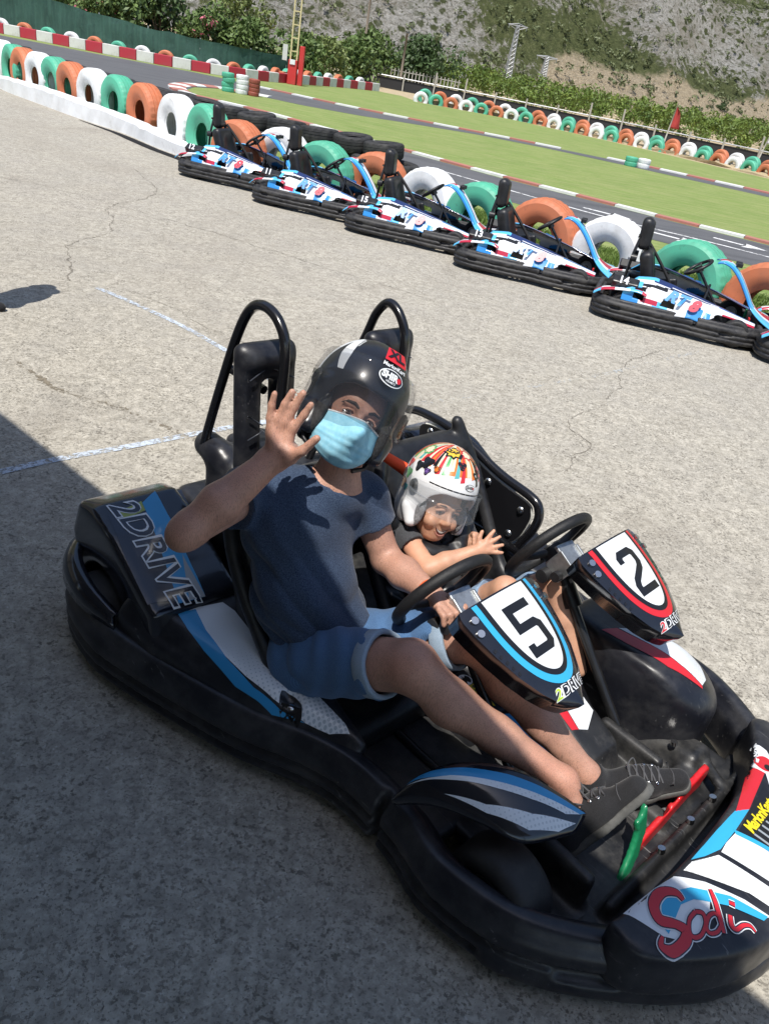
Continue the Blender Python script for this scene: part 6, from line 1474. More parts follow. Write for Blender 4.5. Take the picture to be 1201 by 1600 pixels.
def head_sdf(S, M, s=1.0, child=False):
    rot = M.to_3x3(); q = lambda x, y, z: hp(M, x*s, y*s, z*s)
    S.u(ell(q(-.01, 0, .045), (.098*s, .078*s, .095*s), rot)); S.u(ell(q(.018, 0, -.03), (.072*s, .064*s, .085*s), rot), .03*s)
    S.u(ell(q(.052, 0, -.088), (.030*s, .030*s, .022*s), rot), .03*s)
    S.u(cap(q(.088, 0, .012), q(.108, 0, -.022), .009*s, .013*s), .014*s); S.u(ell(q(.098, .012, -.030), (.010*s, .008*s, .008*s), rot), .008*s); S.u(ell(q(.098, -.012, -.030), (.010*s, .008*s, .008*s), rot), .008*s)
    S.u(cap(q(.080, .045, .028), q(.090, .012, .028), .009*s), .012*s); S.u(cap(q(.080, -.045, .028), q(.090, -.012, .028), .009*s), .012*s)
    for y in (-1, 1):
        S.s_(ell(q(.094, y*.031, .006), (.016*s, .019*s, .012*s), rot), .008*s); S.u(ell(q(.068, y*.031, .006), (.0155*s,)*3), .003*s)
        S.u(ell(q(.058 if not child else .062, y*.045, -.035), (.024*s, .020*s, .020*s), rot), .02*s); pass
    if not child: S.u(cap(q(.083, .02, -.060), q(.083, -.02, -.060), .0085*s), .008*s); S.u(cap(q(.080, .015, -.072), q(.080, -.015, -.072), .009*s), .008*s)
    else:
        S.u(cap(q(.076, .018, -.060), q(.076, -.018, -.060), .0085*s), .012*s); S.u(cap(q(.074, .014, -.073), q(.074, -.014, -.073), .0085*s), .012*s)
        for y in (-1, 1): S.u(ell(q(.066, y*.040, -.040), (.022*s, .020*s, .016*s), rot), .015*s)

S = SDF((-.74, -1.06, .17), (.56, -.02, 1.25), .0048)
head_sdf(S, HM, 1.12)
S.u(cap(P['neck']+V3(0, 0, -.03), P['neckt'], .068, .060), .03)
S.u(ell(P['chest']+V3(0, 0, .02), (.085, .15, .155)), .03)
S.u(cap(P['neck']+V3(0, 0, -.06), P['shR'], .06, .058), .04); S.u(cap(P['neck']+V3(0, 0, -.06), P['shL'], .06, .058), .04)
# right arm, raised
S.u(cap(P['shR'], P['elR'], .060, .045), .03)
mid = P['elR']*.62+P['wrR']*.38; S.u(cap(P['elR'], mid, .044, .053), .02); S.u(cap(mid, P['wrR'], .053, .034), .02)
wd = (P['wrR']-P['elR']); wd /= np.linalg.norm(wd)
cr = np.array(CR); cu = np.array(CU); cb = np.array(CB)
S.u(cap(P['elR']-wd*.020, P['elR']+wd*.02, .034, .045), .02)
S.u(cap(P['wrR']-cr*.014, P['wrR']+wd*.03-cr*.016, .030, .026), .02); S.u(cap(P['wrR']+cr*.014, P['wrR']+wd*.03+cr*.018, .030, .026), .02)
# right hand, palm toward the photographer
H = {k: V3(*v) for k, v in dict(pk0=(-.470, -.696, 1.141), pk1=(-.472, -.693, 1.176), pk2=(-.469, -.688, 1.213), rg0=(-.455, -.681, 1.142), rg1=(-.451, -.666, 1.184), rg2=(-.442, -.653, 1.224), md0=(-.438, -.667, 1.140), md1=(-.432, -.649, 1.184), md2=(-.421, -.634, 1.226), ix0=(-.418, -.655, 1.132), ix1=(-.405, -.637, 1.170), ix2=(-.394, -.627, 1.203), th0=(-.402, -.673, 1.058), th1=(-.366, -.661, 1.090), th2=(-.339, -.642, 1.134), palm=(-.435, -.677, 1.095)).items()}
def spread(a, k=1.0): return a
wrist = P['wrR']+wd*.02
for f, r in (('pk', .0098), ('rg', .0108), ('md', .0112), ('ix', .0108)):
    a, b, c_ = H[f+'0'], H[f+'1'], H[f+'2']
    am = a*.84+wrist*.16; S.u(cap(wrist*.55+a*.45, am, .020, .0120), .010); S.u(cap(am, a, .0115, r*1.08), .004); tip = b+(c_-b)*.90
    S.u(cap(a, b, r*1.08, r), .007); S.u(cap(b, tip, r, r*.86), .004); S.u(cap(b-(c_-b)*.05, b+(c_-b)*.05, r*1.06), .003)
S.u(cap(H['palm']-cr*.022-cu*.012, H['palm']-cr*.026+cu*.02, .021, .017), .015); S.u(cap(H['palm']+cr*.005-cu*.02, H['palm']+cu*.012, .019, .015), .012)
S.u(cap(wrist+cr*.012, H['th0'], .024, .021), .016); S.u(cap(H['th0'], H['th1'], .019, .0135), .012); S.u(cap(H['th1'], H['th2'], .0132, .0105), .005)
S.u(ell(tuple((wrist*.45+H['th0']*.55)+cb*.006), (.022, .022, .026)), .012)
S.s_(cap(H['palm']+cb*.026-cu*.010, H['palm']+cb*.026+cu*.012, .011), .012)
# left arm down to the lap, hand half closed
S.u(cap(P['shL'], P['elL'], .058, .047), .03); m2 = P['elL']*.6+P['wrL']*.4; S.u(cap(P['elL'], m2, .047, .050), .02); S.u(cap(m2, P['wrL'], .050, .031), .02)
d = (P['wrL']-P['elL']); d /= np.linalg.norm(d); lat = np.cross(d, (0, 0, 1)); lat /= np.linalg.norm(lat); hc = P['wrL']+d*.05
S.u(cap(P['wrL'], hc-lat*.018, .026, .020), .015); S.u(cap(P['wrL'], hc+lat*.018, .026, .020), .015)
for i, q in enumerate((-.033, -.011, .011, .033)):
    a = hc+d*.022+lat*q; b = a+d*(.030-.004*abs(i-1.5))+V3(0, 0, -.008); c_ = b+d*.010+V3(0, 0, -.026); S.u(cap(a, b, .0105, .010), .005); S.u(cap(b, c_, .010, .009), .004)
S.u(cap(hc-d*.02+lat*.03*-1, hc+d*.02-lat*.052, .014, .012), .01); S.u(cap(hc+d*.02-lat*.052, hc+d*.045-lat*.045, .012, .010), .005)
# legs
def leg(h, k, a, bend):
    S.u(cap(h, k, .092, .074), .03); kk = (k-h)/np.linalg.norm(k-h); S.u(ell(tuple(k+V3(.010, 0, .004)), (.064, .062, .066)), .03); S.u(ell(tuple(k+V3(.030, -.004, .040)), (.034, .034, .030)), .02); S.u(cap(k+(a-k)*.12+V3(.012, 0, .030), k+(a-k)*.55+V3(.006, 0, .012), .030, .022), .025)
    c1 = k+(a-k)*.30+bend; S.u(cap(k, c1, .062, .064), .03); S.u(cap(c1, k+(a-k)*.62+bend*.5, .064, .050), .03); S.u(cap(k+(a-k)*.58+bend*.5, a, .050, .038), .03)
S.u(cap(P['anR'], (.505, -.222, .235), .038, .034), .01); S.u(cap(P['anL'], (.447, -.008, .175), .038, .034), .01); leg(P['hipR'], P['knR'], P['anR'], V3(-.018, -.004, -.022)); leg(P['hipL'], P['knL'], P['anL'], V3(-.018, .004, -.022))
me = S.mesh('body', 2); body('body', me, SKIN, man, MB_)

# T-shirt with sleeves, V neck and creases
def folds(x, y, z):
    return (.013*(1-abs(np.sin(z*22+x*14+2.2*np.sin(y*11)))**.7*1.4)*np.clip((.84-z)*3, 0, 1)*np.clip(.4+np.sin(y*9+z*5+x*6), 0, 1)+.012*(.5-abs(np.sin((y*.7+z*.9)*30+3*np.sin(z*10+x*9)))**.8)*np.clip(np.sin(z*9+y*6+1)+.45, 0, 1)+.0022*np.sin(x*70+z*55+y*30))
def tee(lo, hi, h, parts, neckc, neckr, vdir, folds_, hem, holes):
    S = SDF(lo, hi, h)
    for a, k in parts: S.u(a, k)
    S.add(lambda x, y, z: folds_(x, y, z)); 
    for hh, k in holes: S.s_(hh, k)
    return S
elR_dir = (P['elR']-P['shR']); elR_dir /= np.linalg.norm(elR_dir); elL_dir = (P['elL']-P['shL']); elL_dir /= np.linalg.norm(elL_dir)
slR = P['shR']+elR_dir*.165; slL = P['shL']+elL_dir*.135
bc = P['belly']; pv = P['pelvis']
parts = [(ell(tuple(P['chest']+V3(-.01, -.028, .005)), (.135, .198, .17)), 0), (ell(tuple(bc+V3(-.01, -.028, .0)), (.145, .186, .17)), .07), (ell(tuple(pv+V3(-.02, 0, .055)), (.145, .172, .11)), .05),
         (cap(P['neck']+V3(0, 0, -.065), P['shR'], .070, .076), .04), (cap(P['neck']+V3(0, 0, -.065), P['shL'], .070, .072), .04), (cap(P['shR'], slR, .077, .080), .03), (cap(P['shL'], slL, .073, .074), .03)]
vf = np.array(HM.to_3x3() @ Vector((1, 0, 0)))
nb = P['neck']; front = V3(.80, -.55, .25); front /= np.linalg.norm(front)
holes = [(cap(slR, slR+elR_dir*.16, .068, .072), .003), (cap(slL, slL+elL_dir*.14, .063, .066), .003), (cap(slR+elR_dir*.075, slR+elR_dir*.3, .14), .003), (cap(slL+elL_dir*.075, slL+elL_dir*.25, .13), .003),
         (cap(nb+V3(0, 0, .0), nb+V3(0, 0, .25), .070, .09), .004), (cap(nb+front*.07+V3(0, 0, .01), nb+front*.13+V3(0, 0, -.085), .036, .008), .005), (cap(nb+front*.13+V3(0, 0, .02), nb+front*.18+V3(0, 0, -.065), .036, .008), .005)]
S = tee((-.80, -.92, .28), (-.15, -.10, 1.02), .0056, parts, nb, .08, front, folds, .33, holes)
S.i_(lambda x, y, z: .33+.010*np.sin(y*40+x*25)-z+0*x-.35*(x+.42)*0)
tshirt = body('t_shirt', S.mesh('t_shirt', 1), TEE, man, MB_)
# shorts, with turned up light cuffs
def shorts(S, h, k, u, r0, r1): e = h+(k-h)*u; S.u(cap(h, e, r0, r1), .05); return e
S = SDF((-.62, -.72, .14), (.02, -.14, .72), .0058)
S.u(ell(tuple(P['pelvis']+V3(-.03, .0, -.04)), (.16, .185, .135))); eR = shorts(S, P['hipR'], P['knR'], .74, .118, .098); eL = shorts(S, P['hipL'], P['knL'], .80, .112, .094)
S.add(lambda x, y, z: .009*(.5-abs(np.sin((x*.6+z)*34+3.5*np.sin(y*13)))**.7)*np.clip(np.sin(x*14+y*9)+.6, 0, 1)+.0025*np.sin(y*80+x*60))
dR = (P['knR']-P['hipR'])/np.linalg.norm(P['knR']-P['hipR']); dL = (P['knL']-P['hipL'])/np.linalg.norm(P['knL']-P['hipL'])
S.s_(cap(eR+dR*.11, eR+dR*.3, .14), .003); S.s_(cap(eL+dL*.11, eL+dL*.3, .14), .003); S.s_(cap(eR-dR*.015, eR+dR*.3, .088), .003); S.s_(cap(eL-dL*.015, eL+dL*.3, .084), .003)
sh = body('shorts', S.mesh('shorts', 1), DENIM, man, MB_)
def cuff(e, dirv, ro, ri, w=.034):
    M = Matrix.Translation(Vector(e)-Vector(MB_)) @ Vector(dirv).to_track_quat('Z', 'Y').to_matrix().to_4x4(); mb = MB()
    mb.lathe([(ri, -.45*w), (ro+.001, -.5*w), (ro+.004, -.42*w), (ro+.004, .42*w), (ro+.001, .5*w), (ri, .48*w), (ri, 0)], 56, M, 0, True, lambda k, j: 1+.010*math.sin(k*.6)+.006*math.sin(k*1.7)); o = mb.build('cuff', DENL, sh, True); return o
cuff(eR+dR*.000, dR, .0965, .086, .046); cuff(eL+dL*.000, dL, .0925, .082, .046)
# shoes
def shoe(an, heel, toe, name='shoe'):
    an, heel, toe = map(lambda v: np.array(v, float), (an, heel, toe)); S = SDF(np.minimum(np.minimum(an, heel), toe)-.11, np.maximum(np.maximum(an, heel), toe)+.11, .0045)
    ax = (toe-heel); L_ = np.linalg.norm(ax); ax /= L_; up = an-heel; up -= ax*up.dot(ax); up /= np.linalg.norm(up); sd = np.cross(up, ax)
    S.u(cap(heel+up*.035, heel+ax*L_*.5+up*.038, .040, .042)); S.u(cap(heel+ax*L_*.45+up*.03, toe-ax*.035+up*.022, .043, .034), .03)
    S.u(cap(heel+ax*.02+up*.03, an+up*.012, .046, .046), .03); S.u(cap(heel+ax*.09+up*.05, heel+ax*.15+up*.04, .038, .038), .03)
    S.s_(cap(an+up*.03, an+up*.12, .043), .006)
    S.i_(lambda x, y, z: -((x-heel[0])*up[0]+(y-heel[1])*up[1]+(z-heel[2])*up[2])+.004)
    o = body(name, S.mesh(name, 1), SHOE, man, MB_)
    S = SDF(np.minimum(heel, toe)-.09, np.maximum(heel, toe)+.09, .0045)
    S.u(cap(heel, heel+ax*L_*.45, .043, .045)); S.u(cap(heel+ax*L_*.45, toe-ax*.035, .048, .038), .03)
    S.i_(lambda x, y, z: abs((x-heel[0])*up[0]+(y-heel[1])*up[1]+(z-heel[2])*up[2]-.002)-.012)
    body('sole', S.mesh('sole', 1), SOLE, man, MB_).parent = o
    kn = P['knL'] if an[1] > -.15 else P['knR']; kd = (kn-an)/np.linalg.norm(kn-an); S = SDF(an-.12, an+.12, .0045); S.u(cap(an-kd*.02, an+kd*.014, .046, .043)); S.s_(cap(an+kd*.010, an+kd*.08, .039), .003); body('sock', S.mesh('sock', 1), SHOE, man, MB_).parent = o
    mb = MB(); tr = BVHTree.FromPolygons([v.co.copy() for v in o.data.vertices], [tuple(p.vertices) for p in o.data.polygons])
    def surf(u, k, off=.002):
        q = Vector(heel+ax*u+sd*k-np.array(MB_)); h_ = tr.ray_cast(q+Vector(up)*.25, -Vector(up)); return (h_[0]+h_[1]*off, h_[1]) if h_[0] else (q+Vector(up)*.07, Vector(up))
    for i in range(5):
        u = .10+.021*i
        for sg_ in (-1, 1): mb.tube([surf(u+sg_*.010*(k/.026)*.5, k)[0] for k in np.linspace(-.026, .026, 7)], .0030, 6)
    mb.tube([surf(.215+.012*math.cos(k*40), k, .0008)[0] for k in np.linspace(-.036, .036, 11)], .0016, 5)
    for s_ in (-1, 1):
        lp = [heel+ax*.10+up*.085+sd*s_*.0, heel+ax*.10+up*.105+sd*s_*.02, heel+ax*.12+up*.10+sd*s_*.045, heel+ax*.125+up*.085+sd*s_*.03, heel+ax*.11+up*.083]
        mb.tube([p-np.array(MB_) for p in catmull(lp, 5)], .0024, 6)
    mb.build('lace', mat('lace_black', (.07, .07, .075), .8), o, True)
    mb = MB()
    for i in range(4):
        for s_ in (-1, 1):
            c, dirn_ = surf(.10+.024*i, s_*.030, .0); M = Matrix.Translation(Vector(c)) @ Vector(dirn_).to_track_quat('Z', 'Y').to_matrix().to_4x4(); mb.lathe([(.0022, .004), (.0045, .005), (.0055, .001)], 10, M)
    mb.build('eyelets', CHR, o, True)['kind'] = 'stuff'
    return o
shoe(P['anL']+V3(0, 0, .0), (.448, .005, .140), (.625, .185, .250)); shoe(P['anR']+V3(.0, 0, -.02), (.522, -.245, .155), (.60, -.095, .400))

# ---- helmets
def helmet(root, base, M, s, shell_m, trim_m, pad_m, visor_m, child=False):
    Mi = Matrix.Translation(-Vector(base)) @ M
    S = SDF((-.20, -.17, -.19), (.22, .17, .20), .0038)
    S.u(ell((-.012, 0, .035), (.150, .128, .150))); S.u(ell((-.03, 0, -.06), (.128, .122, .115)), .03)
    S.u(cap((.02, .112, -.055), (.045, .104, -.10), .024, .018), .03); S.u(cap((.02, -.112, -.055), (.045, -.104, -.10), .024, .018), .03)
    S.s_(ell((-.012, 0, .030), (.128, .104, .128)), .004); S.s_(ell((-.01, 0, -.07), (.105, .100, .15)), .01)
    S.s_(rbox((.13, 0, -.062), (.09, .094, .102), .05), .006)
    S.i_(lambda x, y, z: -(z+.135+.10*(x<-9)))
    sh_ = S.mesh('helmet_shell', 2); shb = BVHTree.FromPolygons([v.co.copy() for v in sh_.vertices], [tuple(p.vertices) for p in sh_.polygons])
    shell_local = sh_.copy()
    Ms = Mi @ Matrix.Scale(s, 4); sh_.transform(Ms); o = link('helmet', sh_, shell_m, root, True)
    # edge roll round the face opening, liner and cheek pads
    mb = MB(); rim = []
    for t in np.linspace(0, 1, 40):
        a = R(-138)+t*R(276); y = .098*math.sin(a)*1.0; z = -.035+.075*math.cos(a)
        rim.append((y, z))
    pts = []
    for y, z in rim:
        hit = shb.ray_cast(Vector((.3, y*.99, z)), Vector((-1, 0, 0)))
        pts.append((hit[0].x+.001 if hit[0] else .05, y, z))
    mb.tube([Ms @ Vector(p) for p in pts], .0042*s, 8); mb.build('edge_roll', trim_m, o, True)
    for sy in (-1, 1):
        S2 = SDF((-.09, -.15, -.17), (.14, .15, .08), .005); S2.u(ell((.035, sy*.088, -.055), (.046, .020, .065))); me_ = S2.mesh('cheek_pad', 1); me_.transform(Ms); link('cheek_pad', me_, pad_m, o, True)
        mb = MB(); mb.lathe([(.0001, .012), (.014, .011), (.022, .006), (.024, 0)], 20, Matrix.Translation((.025, sy*.128, .022)) @ Matrix.Rotation(-sy*PI/2, 4, 'X')); mb.v = [tuple(Ms @ Vector(v)) for v in mb.v]; mb.build('visor_hinge', trim_m, o, True)
        mb = MB(); mb.tube([Ms @ Vector(p) for p in ((.01, sy*.105, -.10), (.03, sy*.09, -.135), (.045, sy*.06, -.155))], .006*s, 6); mb.build('chin_strap', BLK, o, True)
    # visor: curved clear shield, raised so that its lower edge hangs over the eyes
    V, F = [], []; nu, nv = 34, 12
    z0, z1 = (-.048, .118) if not child else (-.040, .060)
    for i in range(nu+1):
        a = R(-82)+R(164)*i/nu
        for j in range(nv+1):
            v = j/nv; z = z0+(z1-z0)*v+(.020*(1-math.cos(a)))*(1 if v < .5 else -.6)*(1-0*v); zz = max(z, .035)-.035; rr = math.sqrt(max(.05, 1-(zz/.166)**2))
            V.append(Ms @ Vector((.167*rr*math.cos(a)-.012+.010*(1-v)**2, .145*math.sin(a)*rr, z)))
    for i in range(nu):
        for j in range(nv): a = i*(nv+1)+j; F.append((a, a+nv+1, a+nv+2, a+1))
    vo = link('visor', pymesh('visor', V, F), visor_m, o, True); md = vo.modifiers.new('s', 'SOLIDIFY'); md.thickness = .0022
    return o, shb, Ms, shell_local
def visor_mat(name, tint, alpha):
    m = mat(name, tint, .05, .6, coat=.5); b = m.node_tree.nodes['Principled BSDF']; b.inputs['Alpha'].default_value = alpha; return m
HBLK = mat('helmet_black', (.012, .013, .018), .30, .5, coat=.25, dust=(.05, .05, .055), dustamt=.2, dscale=16)
PAD = mat('helmet_pad', (.05, .05, .052), .85, .3, bump=.6, bscale=500, var=.4, vscale=120); PADG = mat('helmet_pad_grey', (.28, .28, .29), .85, .3, bump=.6, bscale=500, var=.4, vscale=160)
MH = HM @ Matrix.Translation((-.008, 0, .040))
hel, hbvh, hMs, hloc = helmet(man, MB_, MH, 1.10, HBLK, BLK, PAD, visor_mat('visor_smoke', (.035, .04, .05), .22))
def on_sphere(bvh, az, elv, c=(-.012, 0, .035), ana=False):
    d = Vector((math.cos(R(elv))*math.cos(R(az)), math.cos(R(elv))*math.sin(R(az)), math.sin(R(elv))))
    if not ana:
        h = bvh.ray_cast(Vector(c)+d*.5, -d)
        if h[0]: return (h[0], h[1])
    e = Vector((.150, .128, .150)); c0 = Vector((-.012, 0, .035)); p = c0+Vector((e.x*d.x, e.y*d.y, e.z*d.z)); n_ = Vector((d.x/e.x, d.y/e.y, d.z/e.z)).normalized()
    if elv > 6: return p, n_
    h = bvh.ray_cast(Vector(c)+d*.5, -d); return (h[0], h[1]) if h[0] else (p, n_)
def dome_poly(bvh, Ms, poly, m, par, name, off=.0012, n=10):
    """sticker given as polygon in (azimuth, elevation) degrees on a helmet"""
    bm = bmesh.new(); vs_ = [bm.verts.new((a, e, 0)) for a, e in poly]; bm.faces.new(vs_); bmesh.ops.triangulate(bm, faces=bm.faces[:])
    for _ in range(3):
        L_ = [e for e in bm.edges if e.calc_length() > 5]
        if L_: bmesh.ops.subdivide_edges(bm, edges=L_, cuts=1); bmesh.ops.triangulate(bm, faces=bm.faces[:])
    for v in bm.verts: p, nn = on_sphere(bvh, v.co.x, v.co.y, ana=off > .01); v.co = Ms @ (p+nn*off)
    me = bpy.data.meshes.new(name); bm.to_mesh(me); bm.free(); o = link(name, me, m, par, True); return o
def dome_text(bvh, Ms, s_, size, az, elv, rot, m, par, off=.0016, bold=0.0, shear=0.0):
    t = text_mesh(s_, size, bold, shear); c, s1 = math.cos(R(rot)), math.sin(R(rot))
    for v in t.vertices: x, y = v.co.x*c-v.co.y*s1, v.co.x*s1+v.co.y*c; p, nn = on_sphere(bvh, az+x/max(.3, math.cos(R(elv))), elv+y, ana=off > .01); v.co = Ms @ (p+nn*off)
    return link('lettering', t, m, par)
# the man's helmet marks: white flash on the side, size sticker, maker's oval
wh = SW_
VO = .0185
for k in range(3): dome_poly(hbvh, hMs, [(34+k*5, 52), (36+k*5, 52), (44+k*9, 74), (40+k*9, 74)], wh, hel, 'pinstripe')
for sy in (-1,):
    dome_poly(hbvh, hMs, [(sy*42, 10), (sy*45, 30), (sy*50, 46), (sy*58, 62), (sy*74, 64), (sy*68, 48), (sy*62, 30), (sy*50, 10)], wh, hel, 'white_flash')
    dome_poly(hbvh, hMs, [(sy*66, 66), (sy*82, 54), (sy*90, 32), (sy*93, 8), (sy*91, -12), (sy*84, -12), (sy*84, 8), (sy*80, 30), (sy*70, 48)], wh, hel, 'white_flash')
    for k in range(3): dome_poly(hbvh, hMs, [(sy*(58-k*4.0), 62-k*2), (sy*(56-k*4.0), 46-k), (sy*(54.6-k*4.0), 46-k), (sy*(56.3-k*4.0), 62-k*2)], wh, hel, 'pinstripe')
mask_lab = None
dome_poly(hbvh, hMs, [(-8, 34), (22, 34), (22, 50), (-8, 50)][::1], SR_, hel, 'size_sticker', VO); dome_text(hbvh, hMs, 'XL', 14, 7, 42, 0, SK_, hel, VO+.002, .6)
dome_text(hbvh, hMs, 'MarlonKart', 5.4, 6, 29, 0, SW_, hel, VO+.002, .12)
ov = [(6+14.5*math.cos(a), 19+7.6*math.sin(a)) for a in np.linspace(0, 2*PI, 28, endpoint=False)]; ov2 = [(6+13.3*math.cos(a), 19+6.5*math.sin(a)) for a in np.linspace(0, 2*PI, 28, endpoint=False)]
dome_poly(hbvh, hMs, ov, SW_, hel, 'maker_oval', VO); dome_poly(hbvh, hMs, ov2, SK_, hel, 'maker_oval', VO+.0012)
dome_text(hbvh, hMs, 'SHIR', 8.5, 3.5, 19.5, 0, SW_, hel, VO+.0026, .45); dome_poly(hbvh, hMs, [(14.5+2.6*math.cos(a), 19.3+2.6*math.sin(a)) for a in np.linspace(0, 2*PI, 16, endpoint=False)], SR_, hel, 'maker_dot', VO+.0026); dome_text(hbvh, hMs, 'HELMETS', 2.6, 6, 14.6, 0, SW_, hel, VO+.0026, .05)
# face details
HAIR = mat('dark_hair', (.03, .02, .015), .7); EYEW = mat('eye_white', (.55, .52, .50), .3); IRIS = mat('iris_brown', (.05, .025, .012), .2)
def face(root, base, M, s, eyes_open=.5, mouth=False, host=None):
    Mi = Matrix.Translation(-Vector(base)) @ M
    for y in (-1, 1):
        mb = MB(); mb.lathe([(.0001, .0145), (.006, .0132), (.011, .0095), (.0145, 0)], 18, Matrix.Translation((.0715, y*.031, .006)) @ Matrix.Rotation(PI/2, 4, 'Y')); mb.v = [tuple(Mi @ (Vector(v)*s)) for v in mb.v]; e = mb.build('eye', EYEW, root, True)
        mb = MB(); mb.lathe([(.0001, .0152), (.004, .0148), (.0062, .0138)], 16, Matrix.Translation((.0718, y*.031, .004)) @ Matrix.Rotation(PI/2, 4, 'Y')); mb.v = [tuple(Mi @ (Vector(v)*s)) for v in mb.v]; mb.build('iris', IRIS, e, True)
        mb = MB(); mb.tube([Mi @ (Vector(p)*s) for p in ((.083, y*.016, .0135), (.0885, y*.024, .0165), (.0885, y*.036, .0150), (.080, y*.048, .0085))], (.0034 if not mouth else .0052)*s, 6); mb.build('upper_eyelid', SKINC if mouth else SKIN, root, True)
        mb = MB(); mb.tube([Mi @ (Vector(p)*s) for p in ((.096, y*.014, .026), (.0965, y*.028, .033), (.088, y*.045, .031), (.076, y*.056, .023))], [(.0036 if not mouth else .0016)*s, (.0042 if not mouth else .0020)*s, (.0036 if not mouth else .0016)*s, .0010*s], 6); mb.build('eyebrow', HAIR if not mouth else mat('brown_hair', (.13, .07, .035), .7), root, True)
    if mouth:
        tr = BVHTree.FromPolygons([v.co.copy() for v in host.data.vertices], [tuple(p.vertices) for p in host.data.polygons]); Fd = (Mi.to_3x3() @ Vector((1, 0, 0))).normalized()
        def fs(y, z, off=.0012):
            q = Mi @ (Vector((.20, y, z))*s); h_ = tr.ray_cast(q, -Fd); return (h_[0]+Fd*off) if h_[0] else q-Fd*.1
        def crescent(w_, zt, zb, lift, m_, nm, off):
            n_ = 13; V, F = [], []
            for i in range(n_):
                y = w_*(i/(n_-1)*2-1); k = 1-(y/w_)**2; c = lift*(y/w_)**2
                V += [fs(y, zt+c, off), fs(y, zt+c-(zb)*k*.5, off), fs(y, zt+c-zb*k, off)]
            for i in range(n_-1):
                for j in range(2): a = i*3+j; F.append((a, a+3, a+4, a+1))
            o_ = link(nm, pymesh(nm, V, F), m_, root, True); return o_
        crescent(.029, -.0600, .0175, .0125, mat('mouth_dark', (.12, .030, .025), .5), 'mouth', .0012)
        crescent(.022, -.0612, .0065, .0075, mat('teeth', (.62, .58, .52), .4), 'teeth', .0020)
        mb = MB(); mb.tube([fs(y, -.0782+.0135*(y/.026)**2, .0005) for y in np.linspace(-.024, .024, 9)], [.0012, .0020, .0028, .0032, .0034, .0032, .0028, .0020, .0012], 6); mb.build('lip', mat('lip', (.50, .21, .16), .5), root, True)
        for y in (-1, 1): mb = MB(); mb.tube([fs(y*(.030+.003*t), -.052+.012*math.sin(t*2)-.006*t, -.0006) for t in np.linspace(0, 1.2, 5)], .0012, 5); mb.build('smile_crease', SKINC, root, True)
face(man, MB_, HM, 1.12)
# face mask: pleated, blue, white binding along the top, ear loops
MSK = NG('mask_blue'); f = MSK.noise(60, 4, .6); MSK.col(MSK.ramp(f, [(.3, (.22, .52, .68)), (.7, (.33, .64, .78))])); MSK.rough(.8); MSK.nrm(MSK.bump(f, .25, .002))
Mi = Matrix.Translation(-Vector(MB_)) @ HM; nu, nv = 36, 26; V, F = [], []
for i in range(nu+1):
    a = (i/nu*2-1)
    for j in range(nv+1):
        v = j/nv; z = .000-.030*abs(a)**1.5*(1-v)*.3-.126*v+.034*v*v*abs(a)**2.2; y = a*.084*(1-.10*abs(v-.5)*2)
        bul = (1-abs(a)**2.0); x = .052+.052*bul**.8+.040*math.exp(-(a*2.6)**2)*math.exp(-((v-.20)*3.2)**2)*.95+.020*math.sin(PI*min(1, v*1.05))*bul-.012*v
        pl_ = sum(.0030*max(0, 1-abs((v-c)*26)) for c in (.40, .54, .68)); x += pl_*(1-.5*a*a)+.0022*math.sin(a*7+v*5)+.0009*math.sin(a*13-v*9)+.0012*abs(math.sin(a*5-v*4+1))
        if v > .85: x -= (v-.85)*.14
        V.append(Mi @ (Vector((x, y, z))*1.12))
for i in range(nu):
    for j in range(nv): a = i*(nv+1)+j; F.append((a, a+nv+1, a+nv+2, a+1))
mk = link('face_mask', pymesh('face_mask', V, F), MSK.m, man, True); md = mk.modifiers.new('s', 'SOLIDIFY'); md.thickness = .002; md.offset = 1
mb = MB(); mb.tube([V[i*(nv+1)]+Vector((0, 0, 0)) for i in range(0, nu+1, 2)], .0028, 6); mb.build('mask_binding', SW_, mk, True)
for sy in (0, nu):
    mb = MB(); mb.tube([V[sy*(nv+1)+1], Mi @ Vector((.03, (-.094 if sy == 0 else .094), -.02)), Mi @ Vector((.0, (-.098 if sy == 0 else .098), -.03)), V[sy*(nv+1)+nv-1]], .0016, 5); mb.build('ear_loop', SW_, mk, True)
# wristband and small chest tag
mb = MB(); c = P['wrL']-d*.03-np.array(MB_); M = Matrix.Translation(Vector(c)) @ Vector(d).to_track_quat('Z', 'Y').to_matrix().to_4x4(); mb.lathe([(.037, -.006), (.0385, 0), (.037, .006)], 28, M); mb.build('wristband', mat('orange_band', (.75, .12, .03), .5), man, True)

# ---- the child
CBS = (-.33, .10, .16)
kid = person('person', CBS, 'small smiling child in white patterned helmet reaching for the wheel with the number 2 panel')
KH_ = tuple(V3(-.385, -.045, .775)-cr*.016-cu*.024)
KHM = headframe(KH_, R(27), R(24), R(12)); ks = .93
Q = {k: V3(*v) for k, v in dict(neck=(-.398, -.055, .662), chest=(-.40, -.02, .55), pelvis=(-.34, .12, .27), shR=(-.400, -.150, .640), elR=(-.262, -.178, .612), wrR=(-.203, -.055, .672), haR=(-.180, -.015, .695), shL=(-.39, .09, .625), elL=(-.30, .10, .55), wrL=(-.305, .015, .605), haL=(-.285, .040, .632), hipR=(-.32, .06, .27), hipL=(-.30, .22, .27), knR=(-.095, .03, .56), knL=(-.06, .26, .53), anR=(.10, .07, .25), anL=(.12, .30, .25)).items()}
S = SDF((-.52, -.28, .16), (.24, .40, .94), .0044)
head_sdf(S, KHM, ks, True)
S.u(cap(Q['neck']+V3(0, 0, -.03), V3(*KH_)+V3(0, 0, -.04), .045, .045), .02)
